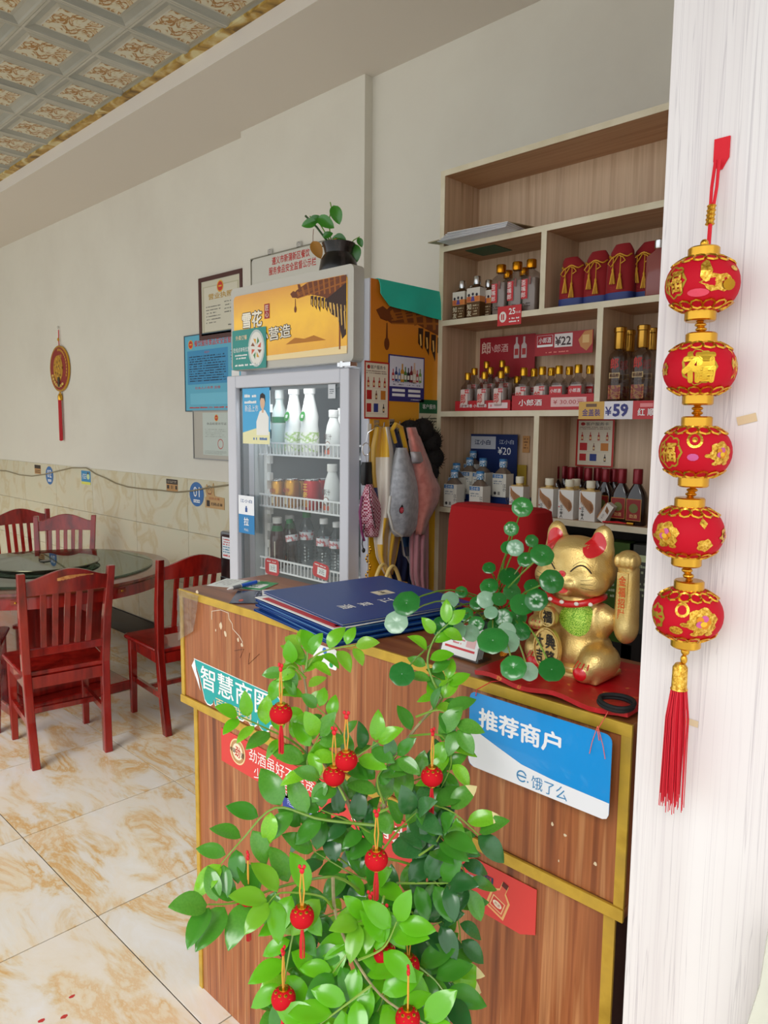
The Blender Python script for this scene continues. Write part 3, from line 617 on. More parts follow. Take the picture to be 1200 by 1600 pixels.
def roof(p, x0, y0, s, bx, by):          # printed eave of a temple roof with ridge figures and brackets
    d1, d2, d3, gl = mat('#6e3408', .5), mat('#a05a10', .5), mat('#34180a', .5), mat('#e8b860', .5)
    def P(u, v_): return (min(x0+u*s, bx), min(y0+v_*s, by))
    p.poly([P(0, .30), P(.08, .36), P(.3, .45), (P(.62, .62)), P(1, .80), P(1, .1), P(.9, .0), P(.80, .12), P(.6, .22), P(.35, .28), P(.1, .26)], d1, .0005)
    for k in range(9): t = k/8; p.poly([P(.08+.1*k, .33+.045*k), P(.11+.1*k, .35+.045*k), P(.16+.095*k, .29-.006*k), P(.13+.095*k, .28-.006*k)], d2, .0007)
    for k in range(4): p.poly([P(.10, .325-.02*k), P(1, .72-.12*k), P(1, .70-.12*k), P(.10, .317-.02*k)], d2, .0008)
    for k in range(6): p.poly([P(.12+.14*k, .375+.06*k), P(.105+.14*k, .43+.06*k), P(.135+.14*k, .46+.06*k), P(.155+.14*k, .42+.06*k), P(.17+.14*k, .385+.06*k)], d1, .0008)
    p.poly([P(-.04, .33), P(.02, .36), P(.09, .33), P(.06, .27), P(.0, .28)], d1, .0009)
    for k in range(10):
        u = .36+.066*k; v0 = .22-.03*k*.5
        p.poly([P(u, v0+.04), P(u+.05, v0+.04), P(u+.045, v0-.10-.02*(k % 3)), P(u+.0, v0-.06)], d3, .0009)
        p.poly([P(u+.012, v0), P(u+.028, v0), P(u+.035, v0-.07), P(u+.022, v0-.08)], gl, .0011)
    p.poly([P(.62, .18), P(1.0, .34), P(1.0, -.25), P(.93, -.3), P(.86, -.05), P(.75, .0)], d3, .0008)
    for k in range(5): p.poly([P(.72+.06*k, .14-.03*k), P(.74+.06*k, .14-.03*k), P(.755+.06*k, .02-.05*k), P(.74+.06*k, .0-.05*k)], gl, .0012)
    p.poly([P(.055, .26), P(.065, .26), P(.07, .14), P(.05, .14)], d1, .0006); p.disc(P(.06, .13)[0], P(.06, .13)[1], .012*s*2, .02*s*2, d1, .0007)
def d_head(p, w, h):
    roof(p, w*.06, h*.02, w*.435, w*.497, h*.495)
    wv = mat('#f4ecd8', .4); dk = mat('#2a1606', .4)
    p.rect(w*.44, -h*.44, w*.452, h*.02, mat('#8a4a10', .5), .0005)
    for m_, o, bd, z in ((dk, 0, .09, .0006), (wv, 0, .035, .0012)): p.text('雪花', -w*.315, h*.12, h*(.22+bd*.4), m_, z, w=w*(.19+bd*.18), bold=bd)
    for m_, bd, z in ((dk, .08, .0006), (wv, .012, .0012)): p.text('匠心营造', -w*.155, -h*.13, h*(.18+bd*.3), m_, z, w=w*(.40+bd*.14), bold=bd, rot=.04)
    p.rect(-w*.195, h*.10, -w*.145, h*.31, mat('#a01c12', .4), .0008); p.text('匠\n心', -w*.17, h*.205, h*.17, wv, .0011)
    p.poly([(-w*.5, -h*.5), (w*.5, -h*.5), (w*.5, -h*.40), (w*.1, -h*.42), (-w*.5, -h*.44)], mat('#f2d9a0', .4), .0004)
    p.poly([(0, -h*.30), (w*.08, -h*.22), (w*.16, -h*.25), (w*.24, -h*.22), (w*.34, -h*.3)], mat('#b87414', .5), .0005)
hc_ = card('sign_panel', 'yellow sign panel with a temple roof and brown outlined lettering', 'x', (hx1-hx0)-.048, .240, .002, AD, (-.003, -.002, .0003), (0, 0, 0), draw=d_head, rr=.016, parent=ho)
# teal takeaway sticker on the header
def d_ts(p, w, h):
    p.disc(w*.22, 0, w*.24, h*.46, mat('#b8c4c0', .4), .0004); p.disc(w*.22, 0, w*.20, h*.40, mat('#e4e2d8', .4), .0006)
    for k in range(8): a = k*.8; p.poly([(w*.22+w*.13*math.cos(a), h*.22*math.sin(a)), (w*.22+w*.16*math.cos(a+.5), h*.28*math.sin(a+.5)), (w*.22+w*.04*math.cos(a+.3), h*.1*math.sin(a+.3))], mat(['#d0583a', '#4a8a50', '#d8a030', '#8a5030'][k % 4], .5), .0008)
    p.text('外卖订餐', -w*.22, h*.3, h*.12, mat('#e8d0a8', .4), bold=.02); p.text('在线点单有优惠', -w*.22, 0, h*.12, PW, w=w*.5); p.lines(-w*.42, -h*.25, -w*.05, -h*.1, 2, PW); p.lines(-w*.42, -h*.44, w*.3, -h*.34, 1, PW)
q = W(371, 550, y=FY-.036)
card('takeaway_sticker', 'teal sticker with a food bowl', 'x', .205, .142, .0006, mat('#188a80', .35), (-.212, -.075, .0052), (0, 0, 0), draw=d_ts, rr=.004, parent=ho)
# door
dz0, dz1 = .40, 1.785; dx0, dx1 = FX0-.005, FX1-.03
dr = B(); st_, tr_ = .054, .045
dr.bb(dx0, dx0+st_, FY-.02, FY+.03, dz0, dz1, FW_); dr.bb(dx1-st_+.012, dx1, FY-.02, FY+.03, dz0, dz1, FW_); dr.bb(dx0+st_, dx1-st_+.012, FY-.02, FY+.03, dz1-tr_, dz1, FW_); dr.bb(dx0+st_, dx1-st_+.012, FY-.02, FY+.03, dz0, dz0+.06, FW_)
do = dr.build('door', fr, bev=.004)
B().add([(dx0+st_-.003, FY-.003, dz0+.055), (dx1-st_+.015, FY-.003, dz0+.055), (dx1-st_+.015, FY-.003, dz1-tr_+.004), (dx0+st_-.003, FY-.003, dz1-tr_+.004)], [(0, 1, 2, 3)], GLASS).build('glass', do, recalc=False)
gs = B(); gm = mat('#6c7176', .5); gs.bb(dx0+st_, dx0+st_+.01, FY+.0, FY+.03, dz0+.06, dz1-tr_, gm); gs.bb(dx1-st_+.002, dx1-st_+.012, FY+.0, FY+.03, dz0+.06, dz1-tr_, gm); gs.bb(dx0+st_, dx1-st_+.012, FY+.0, FY+.03, dz1-tr_-.01, dz1-tr_, gm); gs.build('gasket', do)
B().box((dx1-.015, FY-.012, dz1+.010), (.06, .03, .012), CHROME).lathe([(.008, dz1+.002), (.008, dz1+.02)], CHROME, 12, c=(dx1-.03, FY-.02)).build('hinge', do)
def d_portrait(p, w, h):
    p.poly([(-w/2, -h/2), (w/2, -h/2), (w/2, -h*.28), (0, -h*.22), (-w/2, -h*.30)], mat('#e8e4b0', .4)); p.text('新品上市', -w*.16, h*.14, h*.12, PW, w=w*.5); p.lines(-w*.42, h*.2, w*.02, h*.42, 2, PW)
    sk, wh = mat('#e0b898', .5), mat('#efeee8', .5)
    p.poly([(w*.02, -h*.34), (w*.46, -h*.34), (w*.47, -h*.02), (w*.34, h*.10), (w*.26, h*.12), (w*.14, h*.08), (w*.02, -h*.1)], wh, .0006); p.disc(w*.25, h*.24, w*.085, h*.12, sk, .0008); p.poly([(w*.15, h*.26), (w*.17, h*.38), (w*.25, h*.41), (w*.34, h*.37), (w*.35, h*.24), (w*.31, h*.31), (w*.2, h*.32)], mat('#241a18', .5), .001); p.rect(w*.22, h*.06, w*.29, h*.15, sk, .0007)
    p.lines(-w*.1, -h*.45, w*.4, -h*.36, 1, mat('#3a6ab0', .5))
a = W(374, 605, y=FY-.022); c = W(418, 660, y=FY-.022)
card('portrait_sticker', 'light blue advertising sticker with a person in a white shirt', 'x', c.x-a.x-.004, .20, .0006, mat('#3fa6d8', .35), ((a.x+c.x)/2-.006, FY-.0055, 1.638), FRONT, draw=d_portrait, parent=do)
def d_pull(p, w, h):
    p.rect(-w/2, 0, w/2, h/2, mat('#eceef2', .4), .0003); nb = mat('#1c4a8c', .4); p.text('江小白', 0, h*.36, h*.09, nb, w=w*.74, bold=.01); p.rect(-w*.07, h*.07, w*.07, h*.18, nb); p.rect(-w*.04, h*.18, w*.04, h*.23, nb); p.text('拉', 0, -h*.18, h*.22, PW, bold=.02); p.text('PULL', 0, -h*.40, h*.06, PW)
a = W(372, 773, y=FY-.022); c = W(398, 836, y=FY-.022)
card('pull_sticker', 'white and blue pull sign sticker', 'x', .098, a.z-c.z, .0008, mat('#1c7cb8', .35), (a.x+.052, FY-.0215, (a.z+c.z)/2), FRONT, draw=d_pull, parent=do)
card('code_sticker', 'small grey square sticker', 'x', .035, .045, .0006, mat('#c8ccd0', .4), (dx1-st_-.04, FY-.0055, 1.715), FRONT, draw=lambda p, w, h: p.lines(-w*.3, -h*.2, w*.3, h*.2, 3, mat('#6a7078', .5)), parent=do)
LED = pmat('lamp_tube', lambda nt, p: (p.inputs['Emission Color'].__setattr__('default_value', (1, 1, 1, 1)), p.inputs['Emission Strength'].__setattr__('default_value', 1.5)))
B().bb(FX0+.08, FX1-.08, FY+.06, FY+.072, 1.772, 1.786, LED).build('lamp_tube', fr)
al = bpy.data.lights.new('fridge_lamp', 'AREA'); al.shape = 'RECTANGLE'; al.size = .5; al.size_y = .03; al.energy = 1.3; alo = bpy.data.objects.new('fridge_lamp', al); COL.objects.link(alo); alo.parent = fr; alo.location = ((FX0+FX1)/2, FY+.066, 1.768); alo.rotation_euler = (-.35, 0, 0)
# wire racks
RY = FY+.085; ixl, ixr = FX0+.05, FX1-.045
WIRE = mat('#e6e8ea', .35)
rack_z = []
for px, py in ((465, 703), (468, 788), (462, 890)): rack_z.append(W(px, py, y=RY).z-.0)
rack_z.append(.78)
for rz in rack_z:
    rb = B()
    for zz_ in (rz-.022, rz+.022): rb.bb(ixl, ixr, RY-.003, RY+.003, zz_-.003, zz_+.003, WIRE)
    n = 30
    for k in range(n): x = ixl+.01+(ixr-ixl-.02)*k/(n-1); rb.bb(x-.0017, x+.0017, RY-.002, RY+.002, rz-.02, rz+.02, WIRE)
    rk = rb.build('rack', fr)
    sb = B()
    for k in range(44): x = ixl+.01+(ixr-ixl-.02)*k/43; sb.bb(x-.002, x+.002, RY, FB-.06, rz-.025, rz-.021, WIRE)
    for yv in (RY+.12, RY+.28, RY+.42): sb.bb(ixl, ixr, yv-.002, yv+.002, rz-.029, rz-.025, WIRE)
    sb.build('shelf_wires', rk)
for px, py, w_, h2, tx in ((424, 886, .085, .062, 'x'), (500, 892, .085, .055, 'y')):
    q = W(px, py, y=RY-.01)
    card('price_tag', 'red and white price tag', 'x', w_, h2, .0012, mat('#cc2028', .4), (q.x, RY-.006, q.z), (PI/2, .12 if tx == 'y' else 0, 0), rr=.015, parent=fr, draw=lambda p, w, h: (p.rect(-w*.2, -h*.3, w*.35, h*.2, PW), p.text('3元', w*.08, -h*.05, h*.3, mat('#333333', .5), .0008), p.lines(-w*.4, h*.25, w*.3, h*.42, 1, PW)))
# posters on the yellow side (parts of the fridge)
def sidecard(name, lab, px, t, base, draw, tilt=0, **k):
    a = W(px[0], px[1], x=FX1+.001); c = W(px[2], px[3], x=FX1+.001); w = c.y-a.y; h = a.z-c.z
    return card(name, lab, 'x', w, h, t, base, (FX1+.0008, (a.y+c.y)/2, (a.z+c.z)/2), (PI/2, -tilt, PI/2), draw=draw, parent=fr, **k)
def bottle_ico(p, x, y, h, col, m2=None):
    w = h*.3; p.poly([(x-w/2, y-h/2), (x+w/2, y-h/2), (x+w/2, y+h*.1), (x+w*.18, y+h*.22), (x+w*.18, y+h*.5), (x-w*.18, y+h*.5), (x-w*.18, y+h*.22), (x-w/2, y+h*.1)], mat(col, .5), .0006)
    p.rect(x-w*.35, y-h*.35, x+w*.35, y-h*.05, mat(m2 or '#e8c890', .5), .0009)
def d_svc(p, w, h):
    p.text('客户服务卡', w*.05, h*.40, h*.07, mat('#3a2a24', .5), w=w*.6); p.disc(-w*.33, h*.40, w*.06, h*.035, mat('#a82018', .5)); p.lines(-w*.42, h*.28, w*.4, h*.35, 2, mat('#8a6a5a', .5))
    for k in range(4): bottle_ico(p, -w*.34+w*.22*k, h*.14, h*.17, '#b03020')
    for k, cc in enumerate(('#b82020', '#7a4030', '#c87a28')): p.rect(-w*.4+w*.28*k, -h*.16, -w*.2+w*.28*k, -h*.0, mat(cc, .5)) if k != 1 else bottle_ico(p, -w*.02, -h*.08, h*.15, cc)
    for k, cc in enumerate(('#b82020', '#2a3a80', '#302020')): p.rect(-w*.4+w*.28*k, -h*.38, -w*.22+w*.28*k, -h*.23, mat(cc, .5)) if k != 2 else bottle_ico(p, w*.28, -h*.31, h*.15, cc)
    for k in range(3): p.lines(-w*.4, h*(.035-.225*k), w*.4, h*(.045-.225*k), 1, mat('#a89080', .5))
    for x0, y0, x1, y1 in ((-.5, .47, .5, .5), (-.5, -.5, .5, -.47), (-.5, -.47, -.45, .47), (.45, -.47, .5, .47)): p.rect(w*x0, h*y0, w*x1, h*y1, mat('#b8281c', .5), .0008)
sidecard('service_poster', 'cream service card with a red border and rows of bottles', (569, 563, 607, 655), .0008, mat('#eadfc8', .5), d_svc)
def d_liq(p, w, h):
    p.rect(-w*.47, -h*.18, w*.47, h*.47, mat('#dcdce8', .4), .0003)
    for k, (cc, hh_) in enumerate((('#c04040', .28), ('#2a3a70', .34), ('#5878b0', .3), ('#c8902c', .44), ('#4a7a40', .36), ('#202028', .34), ('#802830', .4), ('#dcb8a0', .5), ('#b84848', .3), ('#7aa050', .34))): bottle_ico(p, -w*.38+w*.084*k, -h*.02+h*hh_*.32, h*hh_*.9, cc, '#e8e4d8')
    p.lines(-w*.4, -h*.16, w*.4, -h*.05, 2, mat('#6a6a80', .5), dens=.5)
    for i in range(2):
        for j in range(2): p.rect(-w*.4+w*.44*i, -h*.29-h*.10*j, -w*.05+w*.44*i, -h*.23-h*.10*j, PW)
    p.lines(w*.1, -h*.47, w*.42, -h*.43, 1, PW)
sidecard('liquor_poster', 'dark blue poster with a white field of ten bottles', (607, 553, 662, 629), .0012, mat('#2c2c74', .4), d_liq)
sidecard('green_poster', 'dark green and white poster', (655, 624, 684, 700), .0008, mat('#c8c2a8', .5), lambda p, w, h: (p.rect(-w/2, h*.22, w/2, h/2, mat('#0e5a34', .4)), p.text('客户服务', .0, h*.36, h*.1, PW, .0008), p.lines(-w*.4, -h*.4, w*.4, h*.15, 9, mat('#4a5040', .5))))
# printed roof on the side film
pr = B(); pr.M = Matrix.Translation((FX1+.0002, 0, 0)) @ Matrix.Rotation(PI/2, 4, 'Z') @ Matrix.Rotation(PI/2, 4, 'X')
q = W(594, 508, x=FX1); roof(pr, q.y, q.z-.12, .50, FB-.005, FH-.01); pr.build('roof_print', fr, recalc=False, label='printed temple eave on the yellow side')
# teal protective sheet folded over the top edge
ts = B(); TS = mat('#2cc4aa', .45); gr = []
yA = FY+.075; yB = FB
for i in range(12):
    t = i/11; row = []
    for j in range(24):
        v_ = j/23; y = yA+(yB-yA)*v_; dep = (.075+.035*v_)*(1 if v_ > .08 else .6+5*v_)
        if i < 4: x = FX1-.26+.26*(i/3); z = FH+.003
        else: s1 = (i-4)/7; x = FX1+.002+.008*math.sin(min(s1*2, 1)*PI/2)+.003*math.sin(j*.9+s1*2)*s1; z = FH+.002-dep*s1
        row.append((x, y, z))
    gr.append(row)
tag(ts.sheet(gr, TS, .002).build('protective_sheet'), 'teal plastic foam sheet folded over the top edge of the fridge side', 'sheet')

# ---- fridge contents
RZ = [z-.021 for z in rack_z]
def bottle(kind, s=1.0):
    """loft profiles (radius, z) in metres for round bottles"""
    root = thing('bottle', 'x', 'bottle')
    if kind == 'white':
        B().loft([(.026, .026, 0), (.030, .030, .005), (.031, .031, .07), (.027, .027, .10), (.029, .029, .125), (.020, .020, .165), (.015, .015, .19), (.015, .015, .20)], mat('#eceeec', .3), 20).build('body', root)
        B().lathe([(.0175, .197), (.0185, .20), (.0185, .222), (.016, .224)], PW, 20).build('cap', root)
        l = B().loft([(.0315, .0315, .012), (.0315, .0315, .075)], noisy('milk_label', [(.42, '#f2f4ee'), (.5, '#9cc45c'), (.58, '#f0f2ea')], 45, .4, rnd=False), 20, caps=False); l.M = Matrix.Translation((0, -.0285, .125)) @ Matrix.Rotation(PI/2-.22, 4, 'X'); l.disc(0, 0, .013, .016, mat('#2c8a30', .4), .002); l.text('健', 0, 0, .012, PW, .003, bold=.02); l.build('label', root)
    elif kind == 'white_red':
        B().loft([(.026, .026, 0), (.030, .030, .005), (.031, .031, .09), (.026, .026, .12), (.017, .017, .145), (.015, .015, .155)], mat('#eceeec', .3), 20).build('body', root)
        B().lathe([(.018, .152), (.019, .155), (.019, .178), (.017, .18)], PW, 20).build('cap', root)
        l = B(); l.M = Matrix.Translation((0, -.0312, .055)) @ Matrix.Rotation(PI/2, 4, 'X'); l.text('椰汁', 0, .022, .022, mat('#4a3a38', .5), .0003); l.disc(0, -.012, .015, .017, mat('#8a5a3a', .5), .0003); l.disc(0, -.010, .012, .012, PW, .0006); l.rect(-.016, -.045, .016, -.028, mat('#d86a4a', .5), .0002); l.build('label', root, recalc=False)
    elif kind == 'clear_green':
        B().loft([(.024, .024, 0), (.027, .027, .004), (.028, .028, .12), (.024, .024, .145), (.014, .014, .17), (.013, .013, .20)], mat('#cfdcd8', .15), 20).build('body', root)
        B().lathe([(.0155, .185), (.0155, .215), (.014, .217)], mat('#d8dcd8', .4), 16).build('cap', root)
        B().loft([(.0287, .0287, .105), (.0287, .0287, .125)], mat('#1c7a4a', .4), 20, caps=False).loft([(.0287, .0287, .02), (.0287, .0287, .10)], mat('#b9d0cc', .4), 20, caps=False).build('label', root)
    elif kind in ('gold_can', 'red_can'):
        c = '#c98f28' if kind == 'gold_can' else '#c01c1c'
        B().lathe([(.022, 0), (.0265, .006), (.0268, .085), (.0225, .095)], mat(c, .25, .6 if kind == 'gold_can' else .2), 22).build('body', root)
        B().lathe([(.0226, .0945), (.0236, .097), (.0236, .099), (.0215, .099), (.0215, .0965)], CHROME, 22).build('rim', root)
        l = B(); l.M = Matrix.Translation((0, -.0272, .048)) @ Matrix.Rotation(PI/2, 4, 'X')
        if kind == 'red_can': l.text('王\n老\n吉', 0, 0, .075, mat('#e8b828', .4), .0004, bold=.02)
        else: l.text('红牛', 0, .012, .016, mat('#b03018', .4), .0004, bold=.02); l.rect(-.009, -.036, .009, -.012, mat('#d8c8a0', .4), .0003)
        l.build('label', root, recalc=False)
    elif kind == 'tea':
        B().loft([(.024, .024, 0), (.028, .028, .005), (.028, .028, .11), (.024, .024, .135), (.015, .015, .155), (.015, .015, .17)], mat('#3a0e0c', .1, coat=.6), 20).build('body', root)
        B().lathe([(.018, .166), (.018, .186), (.016, .188)], PW, 20).build('cap', root)
        B().loft([(.0245, .0245, .132), (.0165, .0165, .158)], mat('#1e7a42', .4), 20, caps=False).build('neck_label', root)
        l = B().rect(-.016, -.042, .018, .042, mat('#e6dfcc', .5), .0); l.rect(-.004, -.036, .016, -.012, mat('#2a2a30', .5), .0003); l.disc(.006, -.03, .007, .009, mat('#c86a3a', .5), .0005); l.text('茶', -.006, .022, .014, mat('#333333', .5), .0004)
        M0 = l.v; l.v = [Vector((v.x, -.0285+.35*v.x*v.x/.028, .06+v.y)) for v in M0]; l.build('label', root, recalc=False)
    else:   # water
        sec = [(.022, .022, 0), (.028, .028, .006)]
        for k in range(7): sec += [(.0285, .0285, .02+.012*k), (.0262, .0262, .026+.012*k)]
        sec += [(.0285, .0285, .108), (.0285, .0285, .140), (.024, .024, .16), (.013, .013, .185), (.0125, .0125, .195)]
        B().loft(sec, PLAST, 20).build('body', root)
        B().lathe([(.0155, .19), (.0155, .208), (.014, .21)], mat('#1f7a44' if kind == 'water' else '#e8e8e8', .4), 18).build('cap', root)
        B().loft([(.0290, .0290, .110), (.0290, .0290, .139)], noisy('water_label', [(.45, '#dfe3e8'), (.52, '#c03038'), (.58, '#dfe3e8')], 30, .4, rnd=False), 20, caps=False).build('label', root)
    return root
used = {}
def put(kind, px, row, lab, dy=0.0, sc=1.0, grp=None, rot=None):
    q = W(px, 790, y=RY+.04+dy)
    loc = (min(max(q.x, ixl+.032), ixr-.032), RY+.04+dy, RZ[row]+.0005)
    if kind not in used: used[kind] = bottle(kind); o = used[kind]; o.location = loc; o['label'] = lab
    else: o = dup(used[kind], loc, 0, lab)
    if kind.endswith('can'): o.name = 'drink_can'; o['category'] = 'can'
    if grp: o['group'] = grp
    o.scale = (sc,)*3
    if rot: o.rotation_euler = rot; o.location.z += .02
    return o
put('clear_green', 425, 0, 'clear bottle with a green band, far left on the top fridge rack', .10, 1.15)
put('clear_green', 438, 0, 'clear bottle with a green band beside the white bottles on the top rack', 0.02, 1.12)
put('white', 460, 0, 'white plastic bottle with a green label, left of the two tall ones in the fridge', 0, 1.12)
put('white', 484, 0, 'white plastic bottle with a green label, right of the two tall ones in the fridge', 0, 1.12)
put('white_red', 521, 0, 'short white bottle at the right end of the top fridge rack', 0, .9)
put('white_red', 535, 0, 'white bottle half hidden by the door frame on the top rack', .08, .95)
put('gold_can', 420, 1, 'gold drink can at the left end of the middle rack', .03, 1.0, 'gold cans'); put('gold_can', 435, 1, 'gold drink can second from the left on the middle rack', -.01, 1.0, 'gold cans')
put('gold_can', 457, 1, 'gold drink can in the centre of the middle rack', 0.0, 1.08, 'gold cans'); put('gold_can', 471, 1, 'gold drink can behind the red can on the middle rack', .07, 1.0, 'gold cans')
put('red_can', 487, 1, 'red drink can with yellow characters in front on the middle rack', 0.0, 1.12); put('red_can', 502, 1, 'red drink can standing behind the white coconut bottle', .07, 1.1)
put('white_red', 519, 1, 'white coconut drink bottle at the right of the middle rack', -.005, .95)
put('tea', 417, 2, 'dark tea bottle with a green neck at the left end of the lower rack', .08, 1.05); put('tea', 433, 2, 'dark tea bottle in front on the lower rack with a cream label', 0, 1.05)
put('water', 462, 2, 'tilted clear water bottle leaning on the tea bottle', .01, .85, rot=(0, -.22, 0)); put('water', 479, 2, 'clear water bottle with a green cap upright on the lower rack', .07, 1.05)
put('water_w', 506, 2, 'clear water bottle with a red and white label on the lower rack', .04, 1.0); put('water_w', 526, 2, 'water bottle half hidden by the door frame on the lower rack', .06, .95)
for k, px in enumerate((448, 466)):
    o = thing('bottle', 'dark blue capped bottle on the bottom rack, %s of two' % ('left', 'right')[k], 'bottle', (W(px, 905, y=RY+.05).x, RY+.05, RZ[3]), 0)
    B().loft([(.026, .026, 0), (.028, .028, .005), (.028, .028, .12), (.015, .015, .16), (.014, .014, .18)], mat('#1a2030', .15), 18).build('body', o); B().lathe([(.017, .175), (.017, .20)], mat('#14205a', .4), 18).build('cap', o)

# ================================================================= DISPLAY SHELF
SY = 1.97; SX0 = -1.665; SX1 = -.46; SD = SY+.19; BT = .018
sh = thing('display_shelf', 'tall pale wooden display shelf with open compartments of liquor bottles', 'shelf', (0, 0, 0))
zz_ = lambda px, py: W(px, py, y=SY).z
ztop = zz_(686, 269); z1 = zz_(689, 386); z2 = zz_(686, 500)-.004; z3 = zz_(684, 641)-.004; z4 = W(828, 803, y=SY).z-.006
b = B(); b.bb(SX0+.003, SX0+BT, SY+.002, WY-.003, 0.02, ztop-.001, SHELFV); b.bb(SX1-BT, SX1, SY+.002, WY-.003, 0.02, ztop-.001, SHELFV); b.build('side_panel', sh)
B().bb(SX0+.002, SX1, SD, SD+.012, .02, ztop-BT, SHELFV).build('back_panel', sh)
B().bb(SX0+.002, SX1, SY+.002, WY-.003, ztop-BT, ztop, SHELFX).build('top_panel', sh)
xd1 = W(845, 400, y=SY).x; xd2 = W(931, 550, y=SY).x; xd3 = W(833, 700, y=SY).x
for zv in (z1, z2, z3, z4, .62): B().bb(SX0+BT, SX1-BT, SY+.002, SD, zv-BT, zv, SHELFX).build('shelf_board', sh)
for xv, za, zb in ((xd1, z2, z1-BT), (xd2, z3, z2-BT), (xd3, z4, z3-BT)): B().bb(xv, xv+BT, SY+.002, SD, za, zb, SHELFV).build('divider', sh)
e = B(); e.bb(SX0, SX0+BT, SY, SY+.002, .02, ztop, EDGE); e.bb(SX0+BT, SX1, SY, SY+.002, ztop-BT, ztop, EDGE)
for zv in (z1, z2, z3, z4, .62): e.bb(SX0+BT, SX1-BT, SY, SY+.002, zv-BT, zv, EDGE)
for xv, za, zb in ((xd1, z2, z1-BT), (xd2, z3, z2-BT), (xd3, z4, z3-BT)): e.bb(xv, xv+BT, SY, SY+.002, za, zb, EDGE)
e.build('edging', sh)
b = B(); b.bb(SX0+BT, SX1-BT, SY+.15, SY+.152, .02, z4-BT, mat('#1d1a18', .6)); b.build('dark_sheet', sh)  # near-black sheet added ahead of the pale back panel, darkens the lower space
# price labels stuck to the shelf fronts
def tagcard(px, lab, base, draw): 
    a = W(px[0], px[1], y=SY-.001); c = W(px[2], px[3], y=SY-.001)
    return card('price_label', lab, 'x', c.x-a.x, (W(px[0], px[1], y=SY).z-W(px[0], px[3], y=SY).z), .0012, base, ((a.x+c.x)/2, SY-.0005, (W(px[0], px[1], y=SY).z+W(px[0], px[3], y=SY).z)/2), FRONT, draw=draw, parent=sh)
tagcard((778, 480, 814, 510), 'red price label reading 25', mat('#c41e22', .4), lambda p, w, h: (p.text('25', w*.12, h*.2, h*.32, PW, bold=.02), p.text('元/瓶', w*.38, h*.12, h*.12, PW), p.lines(0, -h*.4, w*.42, -h*.08, 2, PW), p.disc(-w*.27, -h*.05, w*.15, h*.28, mat('#e8e0d8', .4)), p.rect(-w*.34, -h*.2, -w*.29, h*.1, RED, .0007), p.rect(-w*.26, -h*.2, -w*.21, h*.1, RED, .0007)))
a59 = tagcard((905, 628, 1040, 655), 'long price strip reading 59 in yellow, white and red', mat('#e4dfe4', .4), lambda p, w, h: (
    p.rect(-w/2, -h/2, -w*.5+w*.31, h/2, mat('#cfa046', .4)), p.rect(w*.5-w*.36, -h/2, w/2, h/2, mat('#c2262c', .4)), p.text('金盖装', -w*.345, -h*.12, h*.42, mat('#3a2a78', .4), .0007, w=w*.22, bold=.02),
    p.text('¥', -w*.14, -h*.05, h*.5, mat('#2a2a78', .4), .0007, bold=.02), p.text('59', -w*.0, 0, h*.72, mat('#2a2a78', .4), .0007, bold=.05), p.text('红 顺', w*.29, -h*.12, h*.42, PW, .0007, bold=.02), p.rect(w*.22, h*.16, w*.36, h*.36, mat('#e88a8a', .4), .0006), p.rect(-w*.41, h*.2, -w*.28, h*.38, mat('#6a4a30', .4), .0006)))
